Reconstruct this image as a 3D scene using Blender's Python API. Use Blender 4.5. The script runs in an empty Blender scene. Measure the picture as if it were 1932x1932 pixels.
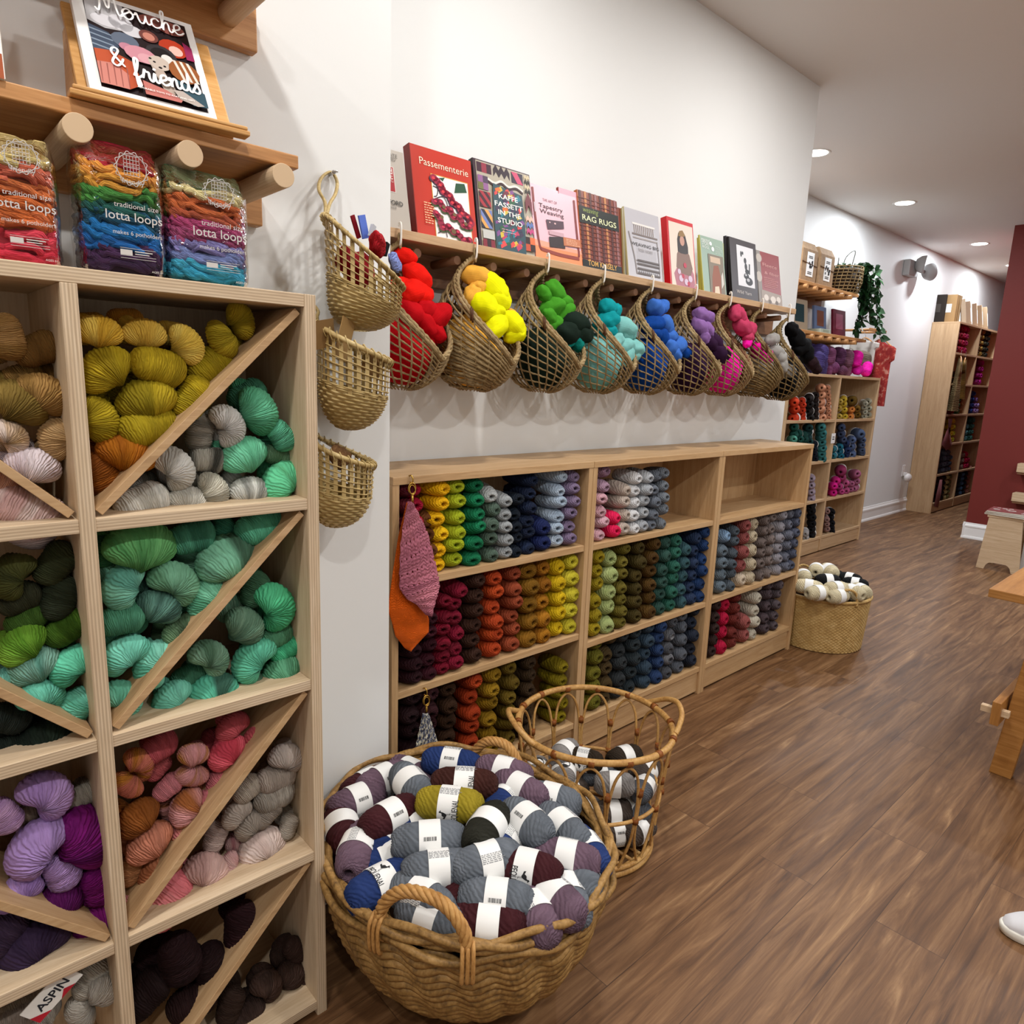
import bpy, math, random
from mathutils import Vector, Matrix, Euler, noise
rnd = random.Random(7)
PI = math.pi
SC = bpy.context.scene
COL = SC.collection
sin, cos = math.sin, math.cos

# ------------------------------------------------------------------ camera
FPX, YAW, PITCH, ROLL, EYE = 1304.2465, 0.8252, -0.1916, -0.0381, 1.5
_Ra = Matrix.Rotation(YAW, 3, 'Z')
_B = Matrix(((0, 0, 1), (-1, 0, 0), (0, -1, 0)))
_Rp = Matrix.Rotation(PITCH, 3, 'X')
_Rr = Matrix.Rotation(ROLL, 3, 'Z')
CAMR = _Ra @ _B @ _Rp @ _Rr                      # columns: right, down, forward
EYEP = Vector((0, 0, EYE))
cd = bpy.data.cameras.new('camera'); cam = bpy.data.objects.new('camera', cd); COL.objects.link(cam)
cam.location = EYEP
m4 = CAMR.to_4x4()
cam.matrix_world = Matrix.Translation(EYEP) @ (m4 @ Matrix.Diagonal((1, -1, -1, 1)))
cd.sensor_width = 36; cd.lens = 36 * FPX / 1932; cd.clip_start = 0.05; cd.clip_end = 60
SC.camera = cam


def ray(u, v):
    return CAMR @ Vector(((u - 966) / FPX, (v - 966) / FPX, 1))


def PY(u, v, y):
    d = ray(u, v); return EYEP + d * (y / d.y)


def PZ(u, v, z):
    d = ray(u, v); return EYEP + d * ((z - EYE) / d.z)


def PX(u, v, x):
    d = ray(u, v); return EYEP + d * (x / d.x)


def mpp(p):                                       # metres that one photo pixel spans at a point
    q = CAMR.transposed() @ (Vector(p) - EYEP)
    return q.z / FPX


# ------------------------------------------------------------------ materials
def lin(h, a=True):
    if not isinstance(h, str):
        return tuple(h) if len(h) == 4 else tuple(h) + (1,)
    h = h.lstrip('#')
    c = [int(h[i:i + 2], 16) / 255 for i in (0, 2, 4)]
    c = [x / 12.92 if x <= .04045 else ((x + .055) / 1.055) ** 2.4 for x in c]
    return tuple(c) + (1,)


MATS = {}


class NT:
    def __init__(s, name):
        s.m = bpy.data.materials.new(name); s.m.use_nodes = True
        s.t = s.m.node_tree; s.p = s.t.nodes['Principled BSDF']; s.out = s.t.nodes['Material Output']

    def n(s, typ, **kw):
        x = s.t.nodes.new(typ)
        for k, val in kw.items():
            if k in x.inputs: x.inputs[k].default_value = val
            else: setattr(x, k, val)
        return x

    def l(s, a, b):
        s.t.links.new(a, b)

    def ramp(s, fac, stops):
        r = s.n('ShaderNodeValToRGB'); e = r.color_ramp.elements
        while len(e) < len(stops): e.new(.5)
        for el, (p, c) in zip(e, stops):
            el.position = p; el.color = lin(c)
        s.l(fac, r.inputs[0]); return r.outputs[0]

    def mix(s, fac, a, b, mode='MIX'):
        x = s.n('ShaderNodeMix', data_type='RGBA', blend_type=mode)
        for sock, val in ((x.inputs[0], fac), (x.inputs[6], a), (x.inputs[7], b)):
            if isinstance(val, bpy.types.NodeSocket): s.l(val, sock)
            elif isinstance(val, (int, float)): sock.default_value = val
            else: sock.default_value = lin(val)
        return x.outputs[2]

    def math(s, op, a, b=0.0, c=0.0):
        x = s.n('ShaderNodeMath', operation=op)
        for sock, val in zip(x.inputs, (a, b, c)):
            if isinstance(val, bpy.types.NodeSocket): s.l(val, sock)
            else: sock.default_value = val
        return x.outputs[0]

    def bump(s, h, strength=.3, dist=.002):
        b = s.n('ShaderNodeBump'); b.inputs['Strength'].default_value = strength; b.inputs['Distance'].default_value = dist
        s.l(h, b.inputs['Height']); s.l(b.outputs[0], s.p.inputs['Normal'])

    def coords(s, which='Object', scale=(1, 1, 1), rot=(0, 0, 0)):
        tc = s.n('ShaderNodeTexCoord'); mp = s.n('ShaderNodeMapping')
        mp.inputs['Scale'].default_value = scale; mp.inputs['Rotation'].default_value = rot
        s.l(tc.outputs[which], mp.inputs[0]); return mp.outputs[0]

    def noise(s, vec, scale=5, detail=4, rough=.5, dist=0):
        x = s.n('ShaderNodeTexNoise'); x.inputs['Scale'].default_value = scale; x.inputs['Detail'].default_value = detail
        x.inputs['Roughness'].default_value = rough; x.inputs['Distortion'].default_value = dist
        s.l(vec, x.inputs['Vector']); return x.outputs[0]


def plain(c, rough=.6, spec=.3, metal=0, name=None):
    key = ('plain', c, rough, spec, metal)
    if key not in MATS:
        t = NT(name or 'paint_' + str(len(MATS)))
        t.p.inputs['Base Color'].default_value = lin(c); t.p.inputs['Roughness'].default_value = rough
        t.p.inputs['Specular IOR Level'].default_value = spec; t.p.inputs['Metallic'].default_value = metal
        v = t.coords('Object'); nz = t.noise(v, 180, 2)
        t.bump(nz, .04, .001)
        MATS[key] = t.m
    return MATS[key]


def wood(name, c1, c2, c3, scale=1.0, rough=.5, spec=.3, ply=False):
    key = ('wood', name)
    if key in MATS: return MATS[key]
    t = NT(name)
    v = t.coords('UV', (1.6 * scale, 26 * scale, 1))
    oi = t.n('ShaderNodeObjectInfo')
    off = t.n('ShaderNodeVectorMath', operation='ADD'); t.l(v, off.inputs[0])
    sc = t.n('ShaderNodeVectorMath', operation='SCALE'); t.l(oi.outputs['Location'], sc.inputs[0]); sc.inputs['Scale'].default_value = 3.7
    t.l(sc.outputs[0], off.inputs[1])
    a = t.noise(off.outputs[0], 1.4, 5, .6, 1.2)
    b = t.noise(off.outputs[0], 9, 3, .7, .2)
    f = t.mix(.35, a, b)
    col = t.ramp(f, [(.3, c1), (.5, c2), (.72, c3)])
    if ply:
        uv = t.n('ShaderNodeTexCoord'); sp = t.n('ShaderNodeSeparateXYZ'); t.l(uv.outputs['UV'], sp.inputs[0])
        w = t.math('SINE', t.math('MULTIPLY', sp.outputs[1], 2 * PI / .0052))
        f2 = t.math('MULTIPLY_ADD', w, .5, .5)
        col = t.mix(t.math('MULTIPLY', f2, .5), col, ply, 'MIX')
    t.l(col, t.p.inputs['Base Color'])
    t.p.inputs['Roughness'].default_value = rough; t.p.inputs['Specular IOR Level'].default_value = spec
    t.bump(f, .08, .001)
    MATS[key] = t.m
    return t.m


def yarn(c, c2=None, fuzz=.5, freq=34, tone=.5, name='yarn', skew=0):
    """threads run across u of the UV map; c2 is a second dye"""
    key = ('yarn', c, c2, fuzz, freq, tone, skew)
    if key in MATS: return MATS[key]
    t = NT(name + '_' + str(len(MATS)))
    tc = t.n('ShaderNodeTexCoord')
    sp = t.n('ShaderNodeSeparateXYZ'); t.l(tc.outputs['UV'], sp.inputs[0])
    nz = t.noise(tc.outputs['UV'], 7, 2)
    u = t.math('ADD', sp.outputs[0], t.math('MULTIPLY', nz, .10))
    if skew: u = t.math('ADD', u, t.math('MULTIPLY', sp.outputs[1], skew / freq))
    w = t.math('MULTIPLY_ADD', t.math('SINE', t.math('MULTIPLY', u, 2 * PI * freq)), .5, .5)
    fine = t.noise(t.coords('Object', (1, 1, 1)), 60, 3, .7)
    oi = t.n('ShaderNodeObjectInfo')
    mp = t.n('ShaderNodeMapping'); mp.inputs['Scale'].default_value = (9, .9, 1)
    t.l(tc.outputs['UV'], mp.inputs[0])
    lc = t.n('ShaderNodeCombineXYZ'); t.l(t.math('MULTIPLY', oi.outputs['Random'], 37), lc.inputs[0]); t.l(t.math('MULTIPLY', oi.outputs['Random'], 91), lc.inputs[1])
    t.l(lc.outputs[0], mp.inputs['Location'])
    dye = t.noise(mp.outputs[0], .8, 3, .55)
    L = lin(c)
    lo = tuple(x * .72 for x in L[:3]) + (1,); hi = tuple(min(1, x * 1.22 + .006) for x in L[:3]) + (1,)
    col = t.ramp(dye, [(.3, lo), (.5, L), (.72, hi)])
    cu = t.n('ShaderNodeCombineXYZ'); t.l(t.math('MULTIPLY', u, freq * 2.3), cu.inputs[0]); t.l(oi.outputs['Random'], cu.inputs[1])
    st = t.noise(cu.outputs[0], 1.0, 1)
    col = t.mix(t.ramp(st, [(.52, '000000'), (.72, '808080')]), col, tuple(min(1, x * 1.55 + .02) for x in L[:3]) + (1,))
    col = t.mix(t.ramp(st, [(.28, '707070'), (.46, '000000')]), col, tuple(x * .55 for x in L[:3]) + (1,))
    if c2:
        f2 = t.ramp(t.noise(mp.outputs[0], .33 if tone > .3 else 1.5, 2, .5), [(tone - .06, '000000'), (tone + .1, 'ffffff')])
        col = t.mix(f2, col, c2)
    t.l(col, t.p.inputs['Base Color'])
    t.p.inputs['Roughness'].default_value = .8; t.p.inputs['Specular IOR Level'].default_value = .18
    t.p.inputs['Sheen Weight'].default_value = .25; t.p.inputs['Sheen Roughness'].default_value = .5
    t.p.inputs['Sheen Tint'].default_value = lin(c)
    t.bump(t.math('ADD', w, t.math('MULTIPLY', fine, fuzz)), .75, .0026)
    MATS[key] = t.m
    return t.m


def fibre(name, c1, c2, c3, scale=1.0, rough=.6):
    key = ('fibre', name)
    if key in MATS: return MATS[key]
    t = NT(name)
    v = t.coords('Object', (1, 1, 1))
    a = t.noise(v, 26 * scale, 4, .65)
    vu = t.coords('UV', (60, 3, 1)); b = t.noise(vu, 2, 2)
    f = t.mix(.4, a, b)
    t.l(t.ramp(f, [(.3, c1), (.5, c2), (.7, c3)]), t.p.inputs['Base Color'])
    t.p.inputs['Roughness'].default_value = rough; t.p.inputs['Specular IOR Level'].default_value = .25
    t.bump(f, .3, .001)
    MATS[key] = t.m
    return t.m


# ------------------------------------------------------------------ mesh builder
class MB:
    def __init__(s):
        s.v = []; s.f = []; s.uv = []; s.mi = []; s.sm = []

    def face(s, idx, uv=None, mi=0, smooth=False):
        s.f.append(tuple(idx)); s.uv.append(uv or [(0, 0)] * len(idx)); s.mi.append(mi); s.sm.append(smooth)

    def box(s, x0, x1, y0, y1, z0, z1, mi=0, front=None, M=None):
        """front: material of the two faces across Y (board edges)"""
        b = len(s.v); P = [(x, y, z) for z in (z0, z1) for y in (y0, y1) for x in (x0, x1)]
        s.v += [tuple(M @ Vector(p)) for p in P] if M else P
        D = (x1 - x0, y1 - y0, z1 - z0)
        for q, ax in (((0, 2, 3, 1), 2), ((4, 5, 7, 6), 2), ((0, 1, 5, 4), 1), ((2, 6, 7, 3), 1), ((0, 4, 6, 2), 0), ((1, 3, 7, 5), 0)):
            o = [i for i in range(3) if i != ax]
            if D[o[0]] < D[o[1]]: o = o[::-1]
            uv = [(P[i][o[0]], P[i][o[1]]) for i in q]
            s.face([b + i for i in q], uv, front if (front is not None and ax == 1) else mi)
        return s

    def grid(s, fn, nu, nv, cu=False, cv=False, mi=0, smooth=True, uvs=(1, 1)):
        b = len(s.v)
        for i in range(nu + (0 if cu else 1)):
            for j in range(nv + (0 if cv else 1)):
                s.v.append(tuple(fn(i / nu, j / nv)))
        J = nv if cv else nv + 1; I = nu if cu else nu + 1
        for i in range(nu):
            for j in range(nv):
                q = [(i, j), (i + 1, j), (i + 1, j + 1), (i, j + 1)]
                s.face([b + (a % I) * J + (c % J) for a, c in q], [(a / nu * uvs[0], c / nv * uvs[1]) for a, c in q], mi, smooth)
        return s

    def tube(s, pts, r, seg=8, closed=False, caps=True, mi=0, flat=1.0, up=None, smooth=True):
        pts = [Vector(p) for p in pts]; n = len(pts)
        if n < 2: return s
        R = r if callable(r) else (lambda t: r)
        T = []
        for i in range(n):
            a = pts[(i - 1) % n] if (closed or i > 0) else pts[i]
            c = pts[(i + 1) % n] if (closed or i < n - 1) else pts[i]
            d = c - a
            T.append(d.normalized() if d.length > 1e-9 else Vector((0, 0, 1)))
        u = Vector(up) if up else (Vector((0, 0, 1)) if abs(T[0].z) < .9 else Vector((1, 0, 0)))
        b = len(s.v); Ls = [0]
        for i in range(1, n): Ls.append(Ls[-1] + (pts[i] - pts[i - 1]).length)
        tot = Ls[-1] + ((pts[0] - pts[-1]).length if closed else 0)
        for i in range(n):
            u = u - T[i] * u.dot(T[i])
            if u.length < 1e-6: u = T[i].orthogonal()
            u.normalize()
            if up:
                w = Vector(up); w = w - T[i] * w.dot(T[i]); u = w.normalized() if w.length > 1e-6 else u
            w = T[i].cross(u); rr = R(i / max(1, n - (0 if closed else 1)))
            for k in range(seg):
                a = 2 * PI * k / seg
                s.v.append(tuple(pts[i] + u * (cos(a) * rr * flat) + w * (sin(a) * rr)))
        m = n if closed else n - 1
        for i in range(m):
            l0 = Ls[i]; l1 = Ls[i + 1] if i + 1 < n else tot
            for k in range(seg):
                k2 = (k + 1) % seg; j = (i + 1) % n
                s.face([b + i * seg + k, b + i * seg + k2, b + j * seg + k2, b + j * seg + k],
                       [(l0, k / seg), (l0, (k + 1) / seg), (l1, (k + 1) / seg), (l1, k / seg)], mi, smooth)
        if caps and not closed:
            s.face([b + k for k in range(seg)][::-1], None, mi); s.face([b + (n - 1) * seg + k for k in range(seg)], None, mi)
        return s

    def lathe(s, prof, seg=32, c=(0, 0, 0), mi=0, smooth=True, sx=1, sy=1):
        n = len(prof); b = len(s.v)
        for r, z in prof:
            for k in range(seg):
                a = 2 * PI * k / seg; s.v.append((c[0] + r * cos(a) * sx, c[1] + r * sin(a) * sy, c[2] + z))
        for i in range(n - 1):
            for k in range(seg):
                k2 = (k + 1) % seg
                s.face([b + i * seg + k, b + i * seg + k2, b + (i + 1) * seg + k2, b + (i + 1) * seg + k],
                       [(k / seg, i / n), ((k + 1) / seg, i / n), ((k + 1) / seg, (i + 1) / n), (k / seg, (i + 1) / n)], mi, smooth)
        return s

    def prism(s, poly, h0, h1, M=None, mi=0, smooth=False):
        """poly in local XY extruded along local Z from h0 to h1"""
        b = len(s.v); n = len(poly)
        P = [(x, y, h0) for x, y in poly] + [(x, y, h1) for x, y in poly]
        s.v += [tuple(M @ Vector(p)) for p in P] if M else P
        s.face([b + i for i in range(n)][::-1], [poly[i] for i in range(n)][::-1], mi)
        s.face([b + n + i for i in range(n)], [poly[i] for i in range(n)], mi)
        for i in range(n):
            j = (i + 1) % n
            L = math.hypot(poly[j][0] - poly[i][0], poly[j][1] - poly[i][1])
            s.face([b + i, b + j, b + n + j, b + n + i], [(0, h0), (L, h0), (L, h1), (0, h1)], mi, smooth)
        return s

    def flat(s, poly, M=None, mi=0, z=0):
        b = len(s.v); P = [(x, y, z) for x, y in poly]
        s.v += [tuple(M @ Vector(p)) for p in P] if M else P
        s.face(range(b, b + len(poly)), list(poly), mi); return s

    def ell(s, c, r, nu=16, nv=10, mi=0, M=None):
        def fn(a, t):
            th = 2 * PI * a; ph = PI * (t - .5)
            p = Vector((r[0] * cos(ph) * cos(th), r[1] * cos(ph) * sin(th), r[2] * sin(ph)))
            if M: p = M @ p
            return p + Vector(c)
        return s.grid(fn, nu, nv, cu=True, mi=mi)

    def add(s, verts, faces, mi=0, smooth=False):
        b = len(s.v); s.v += [tuple(p) for p in verts]
        for f in faces: s.face([b + i for i in f], None, mi, smooth)
        return s

    def mesh(s, name, mats=(), off=None):
        me = bpy.data.meshes.new(name)
        vs = s.v if off is None else [(x - off[0], y - off[1], z - off[2]) for x, y, z in s.v]
        me.from_pydata(vs, [], s.f)
        ul = me.uv_layers.new(name='UVMap')
        ul.data.foreach_set('uv', [c for f in s.uv for p in f for c in p])
        me.polygons.foreach_set('material_index', s.mi); me.polygons.foreach_set('use_smooth', s.sm)
        for m in (mats if isinstance(mats, (list, tuple)) else [mats]): me.materials.append(m)
        me.update(); return me

    def build(s, name, mats, parent=None, loc=None, bevel=0):
        """the builder holds world coordinates; the object's origin is LOC, else its parent's place"""
        pw = WORLD[parent.name] if parent else Vector()
        W = Vector(loc) if loc is not None else pw.copy()
        o = bpy.data.objects.new(name, s.mesh(name, mats, W)); COL.objects.link(o)
        o.location = W - pw; WORLD[o.name] = W
        if parent: o.parent = parent
        if bevel:
            bm = o.modifiers.new('soft_edges', 'BEVEL'); bm.width = bevel; bm.segments = 2; bm.limit_method = 'ANGLE'
        return o


WORLD = {}                                        # world place of each unrotated parent


def tag(o, label=None, cat=None, group=None, kind=None):
    if label: o['label'] = label
    if cat: o['category'] = cat
    if group: o['group'] = group
    if kind: o['kind'] = kind
    return o


def thing(name, label, cat, loc=(0, 0, 0), group=None):
    o = bpy.data.objects.new(name, None); COL.objects.link(o); o.empty_display_size = .05
    o.location = loc; WORLD[o.name] = Vector(loc)
    return tag(o, label, cat, group)


def struct(o):
    o['kind'] = 'structure'; return o


def inst(mesh, name, mat=None, parent=None, loc=(0, 0, 0), rot=None, scale=None, mats=None):
    while len(mesh.materials) < len(mats or [1]): mesh.materials.append(None)
    o = bpy.data.objects.new(name, mesh); COL.objects.link(o)
    if parent: o.parent = parent
    o.location = loc
    if rot is not None:
        if isinstance(rot, Matrix):
            o.rotation_mode = 'QUATERNION'; o.rotation_quaternion = rot.to_quaternion()
        else: o.rotation_euler = rot
    if scale is not None: o.scale = scale if hasattr(scale, '__len__') else (scale,) * 3
    for i, m in enumerate(mats or ([mat] if mat else [])):
        o.material_slots[i].link = 'OBJECT'; o.material_slots[i].material = m
    return o


_txt = {}


def text_geo(body, size=1.0, shear=0, bold=0, sx=1.0, align='LEFT'):
    key = (body, shear, bold)
    if key not in _txt:
        cu = bpy.data.curves.new('lettering', 'FONT'); cu.body = body; cu.size = 1; cu.shear = shear; cu.offset = bold; cu.resolution_u = 3
        ob = bpy.data.objects.new('lettering', cu); COL.objects.link(ob)
        bpy.context.view_layer.update()
        me = bpy.data.meshes.new_from_object(ob.evaluated_get(bpy.context.evaluated_depsgraph_get()))
        V = [tuple(v.co) for v in me.vertices]; F = [tuple(p.vertices) for p in me.polygons]
        bpy.data.objects.remove(ob); bpy.data.curves.remove(cu); bpy.data.meshes.remove(me)
        _txt[key] = (V, F)
    V, F = _txt[key]
    if not V: return [], []
    x0 = min(v[0] for v in V); x1 = max(v[0] for v in V)
    dx = {'LEFT': x0, 'CENTER': (x0 + x1) / 2, 'RIGHT': x1}[align]
    return [((x - dx) * size * sx, y * size, 0) for x, y, z in V], F


def text_fit(body, width, shear=0, bold=0, h=None):
    """letters scaled so that the line is WIDTH wide; h: cap height to squeeze to"""
    V, F = text_geo(body, 1, shear, bold)
    w = max(v[0] for v in V) or 1
    k = width / w; ky = k if h is None else h / .7
    return [(x * k, y * ky, 0) for x, y, z in V], F


def ordinal(i):
    return ['first', 'second', 'third', 'fourth', 'fifth', 'sixth', 'seventh', 'eighth', 'ninth', 'tenth', 'eleventh', 'twelfth', 'thirteenth', 'fourteenth', 'fifteenth', 'sixteenth', 'seventeenth', 'eighteenth', 'nineteenth', 'twentieth'][i]


def smooth_path(pts, n=8, closed=False):
    """Catmull-Rom through the points"""
    P = [Vector(p) for p in pts]; out = []; N = len(P)
    for i in range(N if closed else N - 1):
        p0 = P[(i - 1) % N] if (closed or i > 0) else P[i]; p1 = P[i]; p2 = P[(i + 1) % N]
        p3 = P[(i + 2) % N] if (closed or i + 2 < N) else p2
        for k in range(n):
            t = k / n
            out.append(.5 * ((2 * p1) + (p2 - p0) * t + (2 * p0 - 5 * p1 + 4 * p2 - p3) * t * t + (3 * p1 - p0 - 3 * p2 + p3) * t ** 3))
    if not closed: out.append(P[-1])
    return out
# ------------------------------------------------------------------ the setting
YM, YP, YF = 2.024, 1.60, 3.067                   # main wall, pier wall, far wall
XP, XE = 1.018, 4.09                              # pier corner, end of the main wall
ZC = 3.162


def wall_paint(name, c, bumps=.06):
    t = NT(name); v = t.coords('Object')
    t.p.inputs['Base Color'].default_value = lin(c); t.p.inputs['Roughness'].default_value = .55
    t.p.inputs['Specular IOR Level'].default_value = .25
    t.bump(t.math('ADD', t.noise(v, 90, 3), t.math('MULTIPLY', t.noise(v, 6, 2), 1.5)), bumps, .002)
    return t.m


M_wall = wall_paint('white_wall_paint', 'e2e3e2')
M_ceil = wall_paint('ceiling_paint', 'dedad6')
M_red = wall_paint('brick_red_wall_paint', '722c27')
M_trim = plain('eceae8', .35, .4, name='white_gloss_trim')


def floor_mat():
    t = NT('brown_plank_floor')
    tc = t.n('ShaderNodeTexCoord')
    br = t.n('ShaderNodeTexBrick', offset=.37, squash=1.0)
    br.inputs['Color1'].default_value = (0, 0, 0, 1); br.inputs['Color2'].default_value = (1, 1, 1, 1); br.inputs['Mortar'].default_value = (.5, .5, .5, 1)
    br.inputs['Scale'].default_value = 1; br.inputs['Brick Width'].default_value = 1.22; br.inputs['Row Height'].default_value = .18
    br.inputs['Mortar Size'].default_value = .0012; br.inputs['Bias'].default_value = 0
    t.l(tc.outputs['Object'], br.inputs['Vector'])
    mp = t.n('ShaderNodeMapping'); mp.inputs['Scale'].default_value = (1.1, 13, 1); t.l(tc.outputs['Object'], mp.inputs[0])
    off = t.n('ShaderNodeVectorMath', operation='MULTIPLY_ADD'); off.inputs[1].default_value = (9, 17, 0)
    t.l(br.outputs['Color'], off.inputs[0]); t.l(mp.outputs[0], off.inputs[2])
    a = t.noise(off.outputs[0], 1.5, 6, .62, 1.1)
    mp2 = t.n('ShaderNodeMapping'); mp2.inputs['Scale'].default_value = (2.5, 60, 1); t.l(tc.outputs['Object'], mp2.inputs[0])
    b = t.noise(mp2.outputs[0], 1.3, 4, .7, .4)
    f = t.mix(.28, a, b)
    col = t.ramp(f, [(.26, '341f10'), (.40, '573a22'), (.50, '6f4e31'), (.60, '876443'), (.74, 'b8946a')])
    col = t.mix(t.math('MULTIPLY', br.outputs['Color'], .20), col, '54381f')
    col = t.mix(t.math('MULTIPLY', br.outputs['Fac'], .6), col, '2a170d')
    t.l(col, t.p.inputs['Base Color'])
    t.l(t.ramp(b, [(.3, 'b0b0b0'), (.7, 'c4c4c4')]), t.p.inputs['Roughness'])
    t.p.inputs['Specular IOR Level'].default_value = .35
    t.bump(t.math('SUBTRACT', t.math('MULTIPLY', f, .5), br.outputs['Fac']), .18, .0015)
    return t.m


XR, YR = 8.50, 2.05                               # red wall's end
X0, X9, Y0 = -2.6, 14.0, -2.6
b = MB(); b.box(X0, X9, Y0, YF, -.1, 0); struct(b.build('floor', floor_mat()))
b = MB(); b.box(X0, X9, Y0, YF, ZC, ZC + .1); struct(b.build('ceiling', M_ceil))
b = MB(); b.box(X0, XP, YP, YF + .1, 0, ZC); struct(b.build('wall_pier', M_wall))
b = MB(); b.box(XP, XE, YM, YF + .1, 0, ZC); struct(b.build('wall_main', M_wall))
b = MB(); b.box(XE, X9, YF, YF + .1, 0, ZC); struct(b.build('wall_far', M_wall))
b = MB(); b.box(X0, X9, Y0 - .1, Y0, 0, ZC); struct(b.build('wall_opposite', M_wall))
b = MB(); b.box(X0 - .1, X0, Y0, YP, 0, ZC); struct(b.build('wall_behind', M_wall))
b = MB(); b.box(X9, X9 + .1, YR, YF, 0, ZC); struct(b.build('wall_end', M_wall))
b = MB(); b.box(XR, X9, Y0, YR, 0, ZC); struct(b.build('wall_red', M_red))


def skirting(name, p0, p1, nrm):
    """profile swept along the foot of a wall; nrm points into the room"""
    prof = [(0, 0), (.024, 0), (.024, .012), (.019, .026), (.014, .03), (.014, .12), (.018, .124), (.018, .138), (.008, .155), (.006, .168), (0, .17)]
    m = MB(); n = len(prof)
    for p in (p0, p1):
        for d, z in prof: m.v.append((p[0] + nrm[0] * d, p[1] + nrm[1] * d, z))
    for i in range(n):
        j = (i + 1) % n; m.face([i, j, n + j, n + i])
    m.face(range(n)); m.face(range(2 * n - 1, n - 1, -1))
    return struct(m.build(name, M_trim))


skirting('baseboard_far', (XE, YF), (9.86, YF), (0, -1))
skirting('baseboard_red', (XR, YR + .02), (XR, Y0), (-1, 0))
skirting('baseboard_red_end', (XR - .02, YR), (X9, YR), (0, 1))
skirting('baseboard_main_end', (XE, YM), (XE, YF), (1, 0))

# ------------------------------------------------------------------ lamps in the ceiling
M_lamp = NT('lamp_glow'); M_lamp.p.inputs['Emission Color'].default_value = (1, .93, .82, 1); M_lamp.p.inputs['Emission Strength'].default_value = 14
M_lamp.p.inputs['Base Color'].default_value = (1, 1, 1, 1); M_lamp = M_lamp.m
lamps = [(5.17, 2.53), (6.98, 2.55), (9.30, 2.55), (11.0, 2.6), (3.20, 1.12), (1.65, 1.12), (.1, .70), (-1.3, .4),
         (3.3, -.9), (1.5, -.9), (-.4, -.9), (5.2, .2), (7.0, .2), (5.2, -1.6)]
for k, (x, y) in enumerate(lamps):
    vis = k < 4
    nm = ['above the shelves past the wall end', 'above the emergency lamp', 'in the passage before the tall bookcase', 'half hidden by the red wall'][k] if vis else None
    if vis:
        t_ = thing('recessed_ceiling_light', 'round recessed ceiling light, ' + nm, 'ceiling light', (x, y, ZC), 'recessed ceiling lights')
        MB().lathe([(.075, -.001), (.095, -.004), (.098, -.0005)], 40, (x, y, ZC)).build('trim_ring', M_trim, t_)
        MB().lathe([(.0005, -.003), (.077, -.003)], 40, (x, y, ZC)).build('lens', M_lamp, t_)
    ld = bpy.data.lights.new('downlight', 'AREA'); lo = bpy.data.objects.new('downlight', ld); COL.objects.link(lo)
    lo.location = (x, y, ZC - .012)
    ld.shape = 'DISK'; ld.size = .13; ld.energy = 42 if k < 4 else 29 if k < 8 else 42
    ld.color = (1, .978, .945) if x < 4.5 else (.88, .94, 1)
w = bpy.data.worlds.new('room_air'); SC.world = w; w.use_nodes = True
w.node_tree.nodes['Background'].inputs[0].default_value = (.9, .92, 1, 1); w.node_tree.nodes['Background'].inputs[1].default_value = .07
SC.view_settings.view_transform = 'Standard'; SC.view_settings.look = 'None'; SC.view_settings.gamma = 1; SC.view_settings.use_curve_mapping = False
SC.view_settings.exposure = -0.62
SC.cycles.use_denoising = True
SC.cycles.max_bounces = 6; SC.cycles.diffuse_bounces = 4; SC.cycles.glossy_bounces = 3; SC.cycles.transparent_max_bounces = 12
SC.cycles.caustics_reflective = False; SC.cycles.caustics_refractive = False
SC.cycles.sample_clamp_indirect = 4
# ------------------------------------------------------------------ shelving
M_ply = wood('birch_plywood', 'b59a78', 'cdb596', 'ddc9ac', 1, .5, .3)
M_plyedge = wood('birch_plywood_edge', 'b9a083', 'd0ba9c', 'dfccb2', 1, .55, .25, ply='8a7058')
M_diag = wood('diagonal_board_ply', '9d7c58', 'b8966e', 'c8a984', 1, .5, .3)
M_oak = wood('pale_maple_veneer', 'a17c54', 'b9966c', 'cbab84', .8, .45, .35)
M_ledge = wood('oak_ledge', 'a4835f', 'bd9b76', 'ceb08d', 1, .5, .3)
M_rail = wood('brown_rail_wood', '6e4c33', '876044', '9b7354', 1, .5, .3)
M_pine = wood('honey_pine', '9a6a3c', 'b98552', 'd0a06c', .8, .45, .35)
M_dowel = wood('light_dowel_wood', 'b79a78', 'ccb190', 'dcc6a8', 1, .55, .25)

# cubby unit ---------------------------------------------------------
UY, UX, UZ = 1.293, .654, 1.643                   # front, outer side, top
UB = YP - .004
SHZ = [(.018, .040), (.415, .438), (.828, .851), (1.221, 1.244)]   # shelf boards
COLX = [(-.178, -.154), (.229, .253), (.630, .654)]
cubby = thing('cubby_unit', 'plywood cubby unit with diagonal boards full of yarn hanks', 'shelf', ((COLX[0][0] + UX) / 2, (UY + UB) / 2, 0))
MB().box(COLX[0][0], UX - .024, UY, UB, UZ - .024, UZ, 0, 1).build('top_board', [M_ply, M_plyedge], cubby, bevel=.0012)
for k, (a, c) in enumerate(COLX):
    nm = 'divider' if k == 1 else 'side_board'
    MB().box(a, c, UY, UB, 0 if k != 1 else .04, UZ if k == 2 else UZ - .024, 0, 1).build(nm, [M_ply, M_plyedge], cubby, bevel=.0012)
for a, c in SHZ:
    for k in (0, 1):
        MB().box(COLX[k][1], COLX[k + 1][0], UY + .002, UB, a, c, 0, 1).build('shelf', [M_ply, M_plyedge], cubby, bevel=.0012)
MB().box(COLX[0][1], COLX[2][0], UB - .006, UB, .04, UZ - .024).build('back_panel', M_ply, cubby)
MB().box(COLX[0][1], COLX[2][0], UY + .03, UY + .05, 0, .018).build('plinth', M_ply, cubby)
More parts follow.
